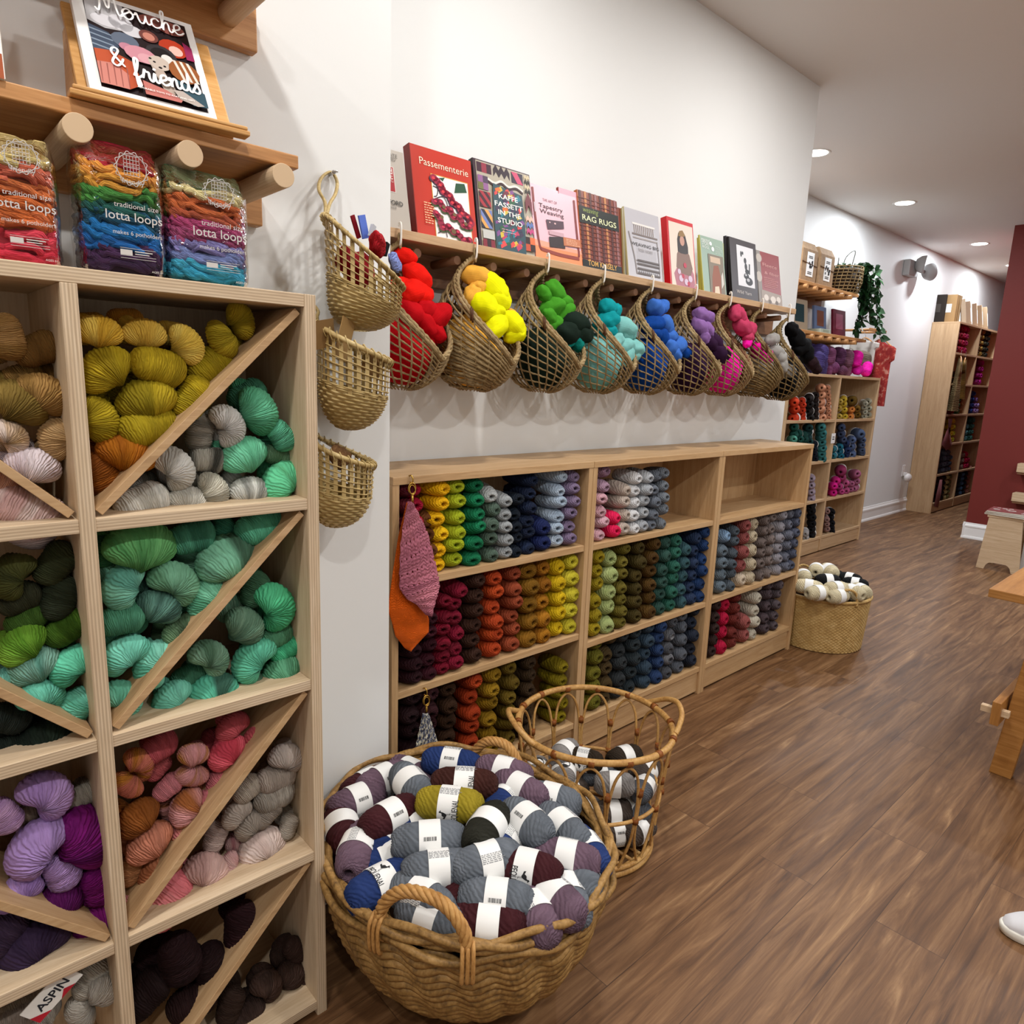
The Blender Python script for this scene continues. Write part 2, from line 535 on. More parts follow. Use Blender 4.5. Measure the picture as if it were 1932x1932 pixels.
TOPZ = [z for z, _ in SHZ[1:]] + [UZ - .024]
for r in range(4):
    z0, z1 = SHZ[r][1], TOPZ[r]
    for k in (0, 1):
        a, c = COLX[k][1], COLX[k + 1][0]
        if k == 0 and r == 0: continue
        p, q = ((a, z0), (c, z1)) if k == 1 else ((a, z1), (c, z0))
        d = Vector((q[0] - p[0], q[1] - p[1])); d.normalize(); nrm = Vector((-d.y, d.x)) * .007
        e = .011
        poly = [(p[0] + d.x * e + nrm.x, p[1] + d.y * e + nrm.y), (p[0] + d.x * e - nrm.x, p[1] + d.y * e - nrm.y), (q[0] - d.x * e - nrm.x, q[1] - d.y * e - nrm.y), (q[0] - d.x * e + nrm.x, q[1] - d.y * e + nrm.y)]
        m = MB(); M = Matrix(((1, 0, 0, 0), (0, 0, 1, 0), (0, 1, 0, 0), (0, 0, 0, 1)))
        m.prism(poly, UY + .012, UB - .008, M)
        m.build('diagonal_board', M_diag, cubby, bevel=.001)

# three low cabinets ---------------------------------------------------
CY, CZ = 1.698, 1.203
CX = [1.09, 1.979, 2.887, 3.823]
CB = YM - .006
CROWS = [[.119, .499, .857], [.119, .450, .853], [.119, .455, .849]]
T = .024
for k in range(3):
    a, c = CX[k] + .001, CX[k + 1] - .001
    lab = ['low maple cabinet beside the pier, with hanging swatches and rainbow yarn stacks', 'low maple cabinet between the other two, top shelf half empty',
           'low maple cabinet with an empty top shelf at the wall end'][k]
    t = thing('low_cabinet', lab, 'cabinet', ((a + c) / 2, (CY + CB) / 2, 0), 'low yarn cabinets')
    MB().box(a, c, CY - .002, CB, CZ - T, CZ).build('top_board', M_oak, t, bevel=.0012)
    MB().box(a, a + T, CY, CB, 0, CZ - T).build('side_board', M_oak, t, bevel=.0012)
    MB().box(c - T, c, CY, CB, 0, CZ - T).build('side_board', M_oak, t, bevel=.0012)
    for z in CROWS[k]:
        MB().box(a + T, c - T, CY + .003, CB - .006, z, z + T).build('shelf', M_oak, t, bevel=.0012)
    MB().box(a + T, c - T, CB - .006, CB, .03, CZ - T).build('back_panel', M_oak, t)
    MB().box(a + T, c - T, CY + .012, CY + .03, .012, .119).build('plinth', M_oak, t)

# book ledge -------------------------------------------------------------
LY, LZ0, LZ1 = 1.835, 1.893, 1.920
ledge = thing('book_ledge', 'long pale oak wall ledge carrying a row of craft books', 'shelf', (2.3, YM, LZ0))
MB().box(XP + .02, 3.42, LY, YM, LZ0, LZ1).build('ledge_board', M_ledge, ledge, bevel=.0015)
MB().box(3.422, 3.665, LY, YM, LZ0, LZ1).build('ledge_board', M_ledge, ledge, bevel=.0015)
MB().box(3.668, 3.72, LY, LY + .08, LZ0, LZ1).build('end_block', M_ledge, ledge, bevel=.0015)
MB().box(XP + .02, 3.79, YM - .028, YM, 1.79, LZ0 - .001).build('wall_rail', M_rail, ledge, bevel=.0015)
for k in range(17):
    x = 1.13 + k * .155
    MB().tube([(x, YM - .028, 1.862), (x, LY + .03, 1.866)], .014, 14).build('dowel', M_rail, ledge)

# two dowel shelves over the cubby unit --------------------------------------
for k, (dz, lab) in enumerate(((0, 'honey pine dowel shelf over the cubby unit, holding the book easel'), (.345, 'honey pine dowel shelf cut off by the top edge of the view'))):
    t = thing('dowel_shelf', lab, 'shelf', (.2, YP, 1.86 + dz), 'pine dowel shelves on the pier')
    MB().box(-.42, UX - .002, 1.35, YP - .03, 1.880 + dz, 1.904 + dz).build('shelf_board', M_pine, t, bevel=.002)
    MB().box(-.42, .672, YP - .03, YP - .001, 1.806 + dz, 1.893 + dz).build('wall_rail', M_pine, t, bevel=.003)
    for x in (-.10, .278 - .167, .278, .445, .612):
        MB().tube([(x, YP - .03, 1.857 + dz), (x, 1.33, 1.857 + dz)], .0215, 24).build('dowel', M_dowel, t, bevel=.001)
# ------------------------------------------------------------------ yarn hanks in the cubbies
def hank_geo(lobes, name):
    """each lobe: (arc angle, length, thickness, centre, roll about Y, ridges, seed); lies in XZ, facing -Y"""
    m = MB(); u0 = 0; n0 = 0
    for A, L, th, c, roll, nr, sd in lobes:
        A = max(A, 8) * PI / 180; Rb = L / A * .62
        Mr = Matrix.Rotation(roll * PI / 180, 3, 'Y')
        nu, nv = 72, 22
        def fn(u, v, A=A, Rb=Rb, c=c, nr=nr, sd=sd, th=th):
            t = 2 * u - 1
            a = t * A / 2
            prof = (max(0, 1 - abs(t) ** 3.2)) ** .5
            fat = th * .5 * prof * (1 + .07 * sin(3 * t + sd))
            ph = 2 * PI * v
            skew = .16 * sin(ph + sd) + .05 * sin(2 * ph)
            wob = noise.noise((u * 5 + sd * 3.1, cos(ph) * 1.3, sin(ph) * 1.3)) * .9
            rid = sin(2 * PI * (nr * (u + skew) + wob))
            fat *= 1 + .03 * rid + .10 * noise.noise((u * 2.6 + sd, cos(ph) * .8, sin(ph) * .8)) + .03 * noise.noise((u * 22 + sd, cos(ph) * 1.5, sin(ph) * 1.5))
            rr = Rb + fat * cos(ph)
            inner = max(rr, .06 * Rb + .02 * th)
            # a slight squeeze where the fold pinches
            x = inner * sin(a) ; z = inner * cos(a) - Rb * .75
            y = fat * 1.02 * sin(ph) + .06 * th * t
            p = Mr @ Vector((x, y, z))
            return p + Vector(c)
        k0 = len(m.f)
        m.grid(fn, nu, nv, cv=True)
        for i in range(k0, len(m.f)): m.uv[i] = [(a + u0, bb) for a, bb in m.uv[i]]
        u0 += 1.37
        if c[1] < .2: n0 = len(m.v)
    q = m.v[:n0]                                    # centre and size by the lobes that face out
    xa, xb, za, zb = min(p[0] for p in q), max(p[0] for p in q), min(p[2] for p in q), max(p[2] for p in q)
    k = max(xb - xa, zb - za); cx, cz = (xa + xb) / 2, (za + zb) / 2
    m.v = [((x - cx) / k, y / k, (z - cz) / k) for x, y, z in m.v]
    return m.mesh(name)


HK = {
    'log': hank_geo([(30, 1.15, .50, (0, 0, 0), 0, 17, 0), (40, .9, .5, (0, .42, .03), 40, 13, 2)], 'yarn_hank_straight'),
    'cro': hank_geo([(115, 1.25, .56, (0, 0, 0), 0, 17, 1), (30, .9, .5, (0, .45, -.02), -55, 13, 5)], 'yarn_hank_curved'),
    'kid': hank_geo([(215, 1.35, .56, (0, 0, .02), 0, 19, 2), (60, .9, .5, (-.05, .44, 0), 80, 13, 3)], 'yarn_hank_folded'),
    'two': hank_geo([(120, .95, .44, (-.05, 0, .17), 8, 15, 3), (120, .95, .44, (.05, .02, -.17), 188, 15, 4), (30, .8, .5, (0, .42, 0), 90, 12, 1)], 'yarn_hank_twisted'),
}
ROWN = ['top', 'second', 'third', 'bottom']
# zoomed photo x, y, length, tilt, shape, dye, second dye, depth step
CELLS = []


def cell(org, where, lst):
    CELLS.append((org, where, lst))


Z2, Z3, Z4 = (0, 540), (0, 940), (0, 1380)
cell(Z2, 'above the diagonal, top cubby of the end column', [
    (560, 262, 262, -8, 'cro', 'd8a834', 'e8c458', 0, 'honey gold'), (500, 215, 190, 0, 'log', 'a87a20', None, 1, 'dark gold'), (822, 275, 245, -5, 'cro', 'c9a03c', 'd8b450', 0, 'soft gold'),
    (715, 195, 200, 0, 'log', 'a87020', None, 1, 'dull ochre'), (1060, 330, 250, -65, 'cro', 'd8b448', 'e6c860', 0, 'pale gold'), (950, 290, 160, 80, 'log', 'a06c1c', None, 1, 'toffee gold'), (1320, 250, 320, -58, 'two', '8f7c14', 'a89020', 0, 'moss gold'),
    (598, 478, 330, 42, 'cro', 'a89018', '8a7410', 0, 'mustard'), (900, 460, 320, -18, 'log', 'b0961a', '947c12', 0, 'bright mustard'), (1205, 450, 285, 30, 'log', '94800f', '7a680c', .3, 'olive mustard'),
    (835, 650, 335, 10, 'cro', 'a08a16', '80700f', 0, 'deep mustard'), (1098, 640, 275, 50, 'log', 'a89014', '8c7a10', 0, 'acid mustard'), (565, 762, 285, -82, 'cro', 'a89218', '8c780f', 0, 'grass mustard'),
    (845, 805, 340, 10, 'log', '9c8814', '847210', 0, 'brass mustard'), (725, 952, 335, -22, 'cro', 'a86410', '8a4a0a', 0, 'amber'), (583, 1080, 300, -65, 'log', '8a4c0a', '6e3806', .2, 'burnt amber')])
cell(Z2, 'below the diagonal, top cubby of the end column', [
    (1135, 830, 230, 80, 'log', '9c968a', '6e6a60', .4, 'speckled grey'), (1305, 790, 255, -70, 'kid', 'd0cdc8', 'a09c94', 0, 'chalk white'), (1465, 710, 300, -72, 'cro', '64b890', '3f8a64', 0, 'cool mint'),
    (1410, 625, 240, 20, 'log', '3a745a', None, .7, 'dark mint'), (1600, 850, 205, -55, 'log', '68c8a0', '2f5a48', 0, 'streaked mint'), (1390, 965, 285, 15, 'cro', '70c49c', '4c9a74', 0, 'light mint'),
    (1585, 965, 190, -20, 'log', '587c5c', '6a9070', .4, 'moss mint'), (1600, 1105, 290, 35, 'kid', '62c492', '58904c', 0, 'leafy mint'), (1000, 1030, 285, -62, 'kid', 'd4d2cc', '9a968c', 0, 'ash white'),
    (1180, 990, 215, -12, 'log', 'a8a498', '3a3a34', .2, 'charcoal marled'), (812, 1240, 312, 12, 'log', 'd8d5cc', 'b4b0a6', 0, 'bone white'), (1070, 1222, 235, -15, 'cro', 'd2cfc4', 'a4a096', 0, 'oat white'),
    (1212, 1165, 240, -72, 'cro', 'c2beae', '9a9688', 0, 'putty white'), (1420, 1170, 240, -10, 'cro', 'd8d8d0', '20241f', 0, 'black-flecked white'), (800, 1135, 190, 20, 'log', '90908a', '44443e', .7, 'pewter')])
cell(Z2, 'above the diagonal, top cubby of the inner column', [
    (35, 290, 270, -85, 'log', '9c7646', '84602f', 0, 'tan'), (212, 362, 265, 22, 'log', '7a5628', '5e3f18', .3, 'chestnut'), (255, 620, 310, -42, 'cro', 'a07a44', '80602f', 0, 'caramel'),
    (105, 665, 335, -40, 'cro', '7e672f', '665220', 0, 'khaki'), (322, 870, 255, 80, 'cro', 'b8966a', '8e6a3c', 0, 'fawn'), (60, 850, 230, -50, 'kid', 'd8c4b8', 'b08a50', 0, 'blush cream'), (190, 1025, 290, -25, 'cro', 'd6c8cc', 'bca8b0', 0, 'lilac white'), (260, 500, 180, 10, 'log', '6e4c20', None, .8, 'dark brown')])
cell(Z2, 'below the diagonal, top cubby of the inner column', [
    (20, 1110, 190, -30, 'log', 'd8a088', 'c88068', .2, 'peach pink'), (165, 1285, 375, -35, 'log', 'e2cac6', 'c8a09c', 0, 'pale shell pink')])
cell(Z3, 'above the diagonal, second cubby of the end column', [
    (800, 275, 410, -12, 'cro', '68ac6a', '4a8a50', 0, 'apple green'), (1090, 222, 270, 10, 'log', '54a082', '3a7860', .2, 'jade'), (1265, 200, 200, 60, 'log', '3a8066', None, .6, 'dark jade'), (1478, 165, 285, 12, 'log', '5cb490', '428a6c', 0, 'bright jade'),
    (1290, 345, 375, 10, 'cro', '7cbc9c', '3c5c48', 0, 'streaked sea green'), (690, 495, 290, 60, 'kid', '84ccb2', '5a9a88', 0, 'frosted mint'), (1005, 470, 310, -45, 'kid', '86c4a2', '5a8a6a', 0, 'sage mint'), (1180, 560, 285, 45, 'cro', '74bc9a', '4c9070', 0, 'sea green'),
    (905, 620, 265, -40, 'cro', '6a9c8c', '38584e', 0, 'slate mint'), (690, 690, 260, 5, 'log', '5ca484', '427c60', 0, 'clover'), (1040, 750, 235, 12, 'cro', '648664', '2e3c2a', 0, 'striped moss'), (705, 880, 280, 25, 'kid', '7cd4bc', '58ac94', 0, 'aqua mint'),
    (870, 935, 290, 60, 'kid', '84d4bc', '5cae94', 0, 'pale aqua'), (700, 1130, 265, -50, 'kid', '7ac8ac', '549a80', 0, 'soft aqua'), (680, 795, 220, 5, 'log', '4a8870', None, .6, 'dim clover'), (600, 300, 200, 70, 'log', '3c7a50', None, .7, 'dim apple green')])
cell(Z3, 'below the diagonal, second cubby of the end column', [
    (1575, 610, 300, -75, 'kid', '56c48e', '3a9464', 0, 'emerald mint'), (1450, 520, 220, 60, 'log', '446e52', None, .5, 'forest mint'), (1390, 730, 275, -58, 'cro', '6c8c74', '48705a', 0, 'faded sage'), (1570, 785, 205, 12, 'log', '56926f', None, .3, 'fern'),
    (1200, 900, 260, -50, 'kid', '7ca48a', '4a6c54', 0, 'eucalyptus'), (1430, 915, 285, 50, 'kid', '5cb494', '3c7c60', 0, 'lagoon green'), (1625, 860, 190, 30, 'log', '46b080', None, .2, 'vivid jade'), (1600, 1000, 255, 30, 'cro', '5ea07c', '467c5c', 0, 'basil'),
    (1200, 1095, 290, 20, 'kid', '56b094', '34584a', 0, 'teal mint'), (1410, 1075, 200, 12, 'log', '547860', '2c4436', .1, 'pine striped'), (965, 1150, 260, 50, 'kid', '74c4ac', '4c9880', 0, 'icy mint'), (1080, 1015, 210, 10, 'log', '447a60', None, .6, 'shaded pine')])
cell(Z3, 'above the diagonal, second cubby of the inner column', [
    (60, 440, 280, 60, 'kid', '44461e', '2e3214', 0, 'dark olive'), (320, 372, 270, 50, 'log', '343a22', None, .2, 'black olive'), (342, 565, 270, 62, 'log', '2a3222', None, .2, 'ink green'), (110, 575, 235, 20, 'log', '2e301e', None, .3, 'bottle green'),
    (150, 690, 220, 22, 'log', '3c5c20', None, .3, 'leaf green'), (128, 835, 280, 38, 'cro', '74a436', '4c7a1c', 0, 'lime green'), (380, 742, 250, 30, 'log', '4a7020', '32500f', .1, 'grass green'), (420, 935, 285, 20, 'kid', '64c8a4', '48a080', 0, 'spring mint'),
    (190, 955, 290, 20, 'cro', '568c7c', '88b4a4', .1, 'marled mint'), (25, 1045, 160, 40, 'kid', '6cb4a4', None, .1, 'misty mint'), (240, 1112, 260, -20, 'kid', '6cc4ac', '4a987c', 0, 'crisp mint'), (432, 1190, 245, 62, 'cro', '7cd4bc', '58ac90', 0, 'glacier mint')])
cell(Z3, 'below the diagonal, second cubby of the inner column', [
    (272, 1392, 345, -10, 'cro', '1c2a20', '121c16', 0, 'blackish green'), (40, 1250, 255, -30, 'log', '1e2622', None, .2, 'charcoal green'), (30, 1425, 190, 0, 'log', '18221c', None, .1, 'near black green')])
cell(Z4, 'above the diagonal, third cubby of the end column', [
    (760, 235, 275, -40, 'two', 'bc6a58', 'a86a20', 0, 'rust and rose'), (900, 90, 225, 10, 'log', 'ac4c54', None, .3, 'raspberry'), (1100, 190, 275, -15, 'two', 'c88a8c', 'a87028', 0, 'rose and amber'), (1290, 110, 235, 20, 'kid', 'dc5c6c', 'b83c4c', 0, 'watermelon'),
    (1452, 50, 205, 50, 'kid', 'c45c64', 'a04048', 0, 'cranberry'), (1262, 270, 185, 20, 'cro', 'c06c74', None, .1, 'dusty red'), (955, 320, 170, 30, 'log', 'cc7c84', None, .2, 'bubblegum'), (1060, 430, 235, 52, 'cro', 'cc9090', '9a5a2c', 0, 'rose and brown'),
    (1182, 400, 205, 30, 'kid', 'b86870', '8a4a30', 0, 'dark rose'), (788, 490, 255, 22, 'cro', '8a4e1c', '6a3810', 0, 'cinnamon'), (850, 632, 275, 25, 'cro', 'bc7860', '9a5a38', 0, 'salmon brown'), (1050, 600, 225, 60, 'cro', '96601f', 'bc7070', 0, 'amber and pink'),
    (900, 780, 245, 20, 'kid', 'b07050', '8a5030', 0, 'copper'), (740, 795, 170, 70, 'log', '96643f', None, .2, 'walnut'), (770, 965, 190, 15, 'log', 'cc8080', None, 0, 'coral rose'), (1320, -35, 205, 20, 'kid', 'b85058', None, .2, 'brick rose'), (1190, 60, 150, 40, 'log', '943c44', None, .8, 'dark raspberry'), (900, 200, 170, 40, 'log', 'b4585c', None, .7, 'deep coral')])
cell(Z4, 'below the diagonal, third cubby of the end column', [
    (1640, 142, 225, -40, 'kid', 'c0b4ac', 'a49a94', 0, 'dove grey'), (1570, 262, 245, -10, 'log', 'a0948a', None, .2, 'stone'), (1410, 330, 180, 20, 'log', 'a89c8e', None, .2, 'mushroom'), (1560, 362, 245, 5, 'log', 'a0988e', '3c3630', .1, 'flecked stone'), (1345, 462, 190, 20, 'kid', 'ac9f94', None, .1, 'oatmeal'),
    (1515, 455, 205, 40, 'log', '948a80', None, .1, 'driftwood'), (1430, 520, 205, 20, 'kid', '9a8f84', None, .1, 'pebble'), (1640, 542, 150, 60, 'log', 'a0968a', None, 0, 'sand grey'), (1500, 640, 290, -20, 'kid', 'd4c0b8', 'bfa8a0', .1, 'blush'), (1590, 735, 235, -30, 'kid', 'd8c6be', 'd0c8a0', -.1, 'cream blush'),
    (1362, 745, 235, 72, 'two', 'd8aeaa', 'b87c80', 0, 'candy blush'), (1190, 800, 295, -60, 'kid', 'd0aca4', 'b08a84', 0, 'powder pink'), (950, 962, 335, 48, 'log', 'e08488', 'd06c74', 0, 'flamingo pink'), (1225, 600, 180, 60, 'log', 'b8a29a', None, .5, 'dark blush')])
cell(Z4, 'above the diagonal, third cubby of the inner column', [
    (275, 350, 335, -60, 'kid', 'b494cc', '9a7ab4', 0, 'lilac'), (195, 655, 370, 45, 'kid', 'ac8cc8', '947ab0', 0, 'lavender'), (15, 480, 240, -70, 'log', 'c09ac0', 'a07cac', 0, 'orchid'), (100, 905, 250, 10, 'kid', 'a484bc', '8a6ca8', 0, 'wisteria'), (350, 800, 245, -72, 'log', 'a888c0', None, .1, 'soft violet'),
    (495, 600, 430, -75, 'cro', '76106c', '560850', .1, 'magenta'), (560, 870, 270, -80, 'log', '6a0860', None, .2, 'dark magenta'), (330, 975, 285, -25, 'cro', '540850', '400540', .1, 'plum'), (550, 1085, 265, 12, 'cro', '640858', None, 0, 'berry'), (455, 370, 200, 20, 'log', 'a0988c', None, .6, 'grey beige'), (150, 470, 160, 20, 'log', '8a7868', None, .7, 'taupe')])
cell(Z4, 'below the diagonal, third cubby of the inner column', [
    (185, 1200, 360, 20, 'kid', '3a2a46', '2a1c36', 0, 'aubergine'), (30, 1150, 270, 40, 'log', '38283f', None, .2, 'dusky purple'), (430, 1225, 255, 30, 'log', '36263e', None, .1, 'night purple'), (60, 1340, 260, 10, 'log', '2e2036', None, .1, 'inky purple')])
cell(Z4, 'above the diagonal, bottom cubby of the end column', [
    (1020, 1290, 330, -80, 'log', '200b0e', None, 0, 'oxblood'), (1380, 1115, 290, 72, 'log', '260d12', None, 0, 'dark wine'), (1205, 1330, 290, -80, 'log', '1c090b', None, .1, 'black cherry'), (1100, 1530, 290, 0, 'log', '200c0c', None, 0, 'dark mahogany'), (830, 1500, 290, 30, 'log', '190809', None, .1, 'deep maroon')])
cell(Z4, 'below the diagonal, bottom cubby of the end column', [
    (1525, 1440, 225, -60, 'kid', '4a362e', '352620', 0, 'coffee brown'), (1655, 1385, 205, -60, 'cro', '3e2c25', None, .1, 'dark coffee'), (1750, 1440, 205, 60, 'kid', '48342c', '352720', 0, 'cocoa'), (1680, 1240, 185, -60, 'log', '382620', None, .3, 'espresso'), (1410, 1610, 210, 10, 'log', '3c2c27', None, 0, 'bark brown'), (1535, 1620, 190, 15, 'log', '38281f', None, 0, 'peat brown'), (1310, 1560, 210, 62, 'log', '36261f', None, .1, 'soil brown')])
cell(Z4, 'in the bottom cubby of the inner column', [
    (525, 1540, 310, -60, 'two', 'c2bcb2', 'a8a298', 0, 'ivory'), (520, 1400, 225, 40, 'log', 'bab4a8', None, .3, 'linen'), (90, 1625, 215, 0, 'log', '8a7e74', None, 0, 'ash brown'), (215, 1650, 190, 20, 'log', 'a09a90', None, 0, 'pale grey'), (110, 1530, 215, 10, 'log', '7c7060', None, .3, 'hessian')])

cols_used = set()
for org, where, lst in CELLS:
    for x, y, L, ang, var, c1, c2, dp, cname in lst:
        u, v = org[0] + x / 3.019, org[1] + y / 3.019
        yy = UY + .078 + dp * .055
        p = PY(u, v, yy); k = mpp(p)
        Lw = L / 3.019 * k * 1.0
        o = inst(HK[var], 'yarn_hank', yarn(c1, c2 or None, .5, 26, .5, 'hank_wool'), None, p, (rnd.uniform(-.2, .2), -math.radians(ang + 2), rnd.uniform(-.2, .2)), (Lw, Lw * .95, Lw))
        tag(o, f'{cname} yarn hank {where}', 'yarn', 'yarn hanks in the cubby unit')

# paper label on the ivory hank of the lowest inner cubby
p = PY(98, 1876, UY + .02)
m = MB()
M = Matrix.Translation(p) @ Matrix.Rotation(math.radians(-38), 4, 'Y') @ Matrix.Rotation(PI / 2, 4, 'X')
t = thing('yarn_label', 'white paper yarn label with red edges and black letters in the lowest inner cubby', 'label', p)
m = MB(); m.box(-.045, .045, -.022, .022, -.001, .001, M=M); m.build('card', plain('e0ded8', .6), t)
m = MB(); m.flat([(-.045, -.022), (-.02, -.022), (-.045, 0)], M, z=.0014); m.flat([(.045, .022), (.015, .022), (.045, .002)], M, z=.0014); m.flat([(.0, -.022), (.03, -.022), (.015, -.01)], M, z=.0014); m.build('red_edge', plain('b02030', .6), t)
V, F = text_fit('ASPIN', .06, bold=.02); m = MB(); m.add([M @ Vector((a - .03, b - .008, .0015)) for a, b, _ in V], F); m.build('lettering', plain('20242c', .6), t)
# ------------------------------------------------------------------ yarn balls in the low cabinets
def ball_geo(sd, name, nf=13, waist=False):
    """centre-pull ball: axis Y, front end with a hole at -Y; radius .5, length 1 (y from -.5 to .5)"""
    prof = [(-.28, .07), (-.40, .085), (-.47, .115), (-.495, .17), (-.495, .235), (-.47, .31), (-.425, .38), (-.35, .44), (-.25, .48), (-.12, .5), (0, .505), (.12, .5), (.25, .48), (.35, .44), (.43, .36), (.48, .24), (.5, .1), (.5, .005)]
    P = smooth_path([(y, r, 0) for y, r in prof], 2)
    n = len(P)
    def fn(u, v):
        i = min(n - 1, int(round(u * (n - 1)))); y, r = P[i].x, P[i].y
        ph = 2 * PI * v
        q = Vector((cos(ph), 2 * y, sin(ph)))
        sel = noise.noise(q * 1.6 + Vector((sd * 5, 0, 0)))
        a = sin(nf * (ph + sd) + (9 + 2 * sd) * y * 2.2 + 1.2 * noise.noise(q * 2 + Vector((sd, 3, 1))))
        c = sin((nf - 4) * (ph - sd) - (15 + sd) * y * 1.5 + 1.5 * noise.noise(q * 2 + Vector((sd, 9, 1))))
        k = min(1, max(0, sel * 4 + .5))
        w = min(1, r / .2)
        d = (.034 * (a * k + c * (1 - k)) + .05 * noise.noise(q * 1.1 + Vector((0, sd * 7, 0)))) * w
        if waist: d *= min(1, max(.12, (abs(y) - .17) / .12))
        rr = r * (1 + d)
        hx = .04 * sin(sd * 2); 
        return Vector((rr * cos(ph) * 1.0 + hx * (1 - w), y + d * .25, rr * sin(ph)))
    m = MB(); m.grid(fn, n - 1, 44, cv=True, uvs=(1, 1))
    return m.mesh(name)


BALL = [ball_geo(s, 'yarn_ball_' + ['plump', 'crossed', 'loose', 'tight'][s]) for s in range(4)]
CABN = ['first cabinet', 'middle cabinet', 'end cabinet']
ROWS = ['bottom shelf', 'middle shelf', 'top shelf']


def R7(x, y): return 720 + x / 4.6, 820 + y / 4.6


def R8(x, y): return 1080 + x / 3.715, 820 + y / 3.715


def R9(x, y): return 740 + x / 7.43, 1180 + y / 7.43


ball_mats = {}


def stack(cab, row, name, u, v_top, n, c, c2=None, depth=0, wid=1.0, tops=None, zbase=0.0):
    """a column of N balls standing on the shelf; its place along the shelf from photo column U, its height from V_TOP"""
    z0 = CROWS[cab][row] + T + zbase
    yy = CY + .014 + depth
    ft = PY(u, v_top, yy)
    # find z of the top where the column stands
    x = ft.x
    h = max(.045, (ft.z - z0) / n)
    for i in range(n):
        z = z0 + h * (i + .5)
        col, cc2 = c, c2
        if tops and i in tops: col, cc2 = tops[i], None
        j = lambda s: rnd.uniform(-s, s)
        wx = min(.088, max(.074, h * 1.3)) * wid
        o = inst(BALL[rnd.randrange(4)], 'yarn_ball', yarn(col, cc2, .6, 17, .42, 'ball_wool', 9), None, (x + j(.005), yy + .065 + j(.007), z),
                 Euler((j(.18), rnd.uniform(0, 6.28), j(.28))), None)
        # squash: thread balls sit a little flattened under the next one
        o.scale = (wx * 1.0, .135, wx * 1.0)
        o.rotation_euler = Euler((j(.16), 0, j(.25)))
        o.scale = (wx * (1 + j(.06)), .135, h * 1.06)
        yield i, o, col, n
    return


used = {}


heap = MB(); heap_mats = []


def label_balls(cab, row, name, gen):
    if cab == 2:                                   # past 300 of a kind: the farthest cabinet's balls are one heap
        for i, o, col, n in gen:
            M = o.matrix_basis; mt = o.material_slots[0].material
            if mt not in heap_mats: heap_mats.append(mt)
            me = o.data; bse = len(heap.v); ul = me.uv_layers[0].data
            heap.v += [tuple(M @ v.co) for v in me.vertices]
            for p in me.polygons: heap.face([bse + q for q in p.vertices], [tuple(ul[l].uv) for l in p.loop_indices], heap_mats.index(mt), True)
            bpy.data.objects.remove(o)
        return
    for i, o, col, n in gen:
        where = 'only ball' if n == 1 else ('top ball' if i == n - 1 else 'bottom ball' if i == 0 else f'{ordinal(i)} ball up')
        tag(o, f'{name} yarn ball, {where} of its stack, {ROWS[row]}, {CABN[cab]}', 'yarn ball', f'yarn balls on the {ROWS[row]} of the {CABN[cab]}')


def S(cab, row, name, uv, n, c, c2=None, **k):
    label_balls(cab, row, name, stack(cab, row, name, uv[0], uv[1], n, c, c2, **k))


# first cabinet, top shelf: photo place of each stack's top
S(0, 2, 'wine red', R7(215, 425), 6, '4a0614')
S(0, 2, 'crimson', R7(325, 420), 6, '96062c')
S(0, 2, 'chestnut brown', R7(430, 680), 4, '5e3410')
S(0, 2, 'sunny yellow', R7(520, 400), 6, 'f0c010', 'e0a808', wid=1.12)
S(0, 2, 'lime', R7(680, 385), 6, 'a8b424', '94a018', wid=1.1)
S(0, 2, 'emerald', R7(845, 375), 6, '0e7048', '0a5c3a', wid=1.1)
S(0, 2, 'grey green', R7(990, 450), 5, '54685c', '445448', tops={4: 'a8acac'})
S(0, 2, 'silver grey', R7(1105, 510), 5, '9ea2a4', '8a8e90')
S(0, 2, 'blue black', R7(1200, 530), 5, '0a1420')
S(0, 2, 'navy', R7(1320, 335), 6, '14223e', '101a30', wid=1.08)
S(0, 2, 'royal navy', R7(1448, 740), 2, '141f4c', wid=1.1)
S(0, 2, 'ice blue', R7(1580, 305), 6, 'aab8c8', '96a6b8', wid=1.1)
S(0, 2, 'lavender grey', R7(1690, 310), 6, '84748e', '746480')
# first cabinet, middle shelf
S(0, 1, 'black cherry', R9(320, -280), 6, '24040c')
S(0, 1, 'garnet', R9(540, -280), 6, '3c0616', '2c0410')
S(0, 1, 'bright crimson', R9(770, -300), 6, '780422', '5c0218')
S(0, 1, 'ruby', R7(680, 1290), 6, '5c0419', '740a26')
S(0, 1, 'dark brown', R7(830, 1225), 6, '2e160a', wid=1.1)
S(0, 1, 'cocoa', R7(880, 1200), 6, '3a1c0c', depth=.12)
S(0, 1, 'orange', R7(1015, 1180), 6, 'b44418', '9c3612', wid=1.06)
S(0, 1, 'terracotta', R7(1180, 1150), 6, '8e4024', '7a341c', wid=1.06)
S(0, 1, 'bronze', R7(1320, 1110), 5, '80560e', '6a4808', wid=1.08)
S(0, 1, 'amber', R7(1445, 1095), 5, '94600c', '7c4c08')
S(0, 1, 'golden yellow', R7(1565, 1080), 5, 'ccaa0e', 'b49408')
S(0, 1, 'lemon', R7(1690, 1045), 5, 'c4b834', 'b0a428', wid=1.05)
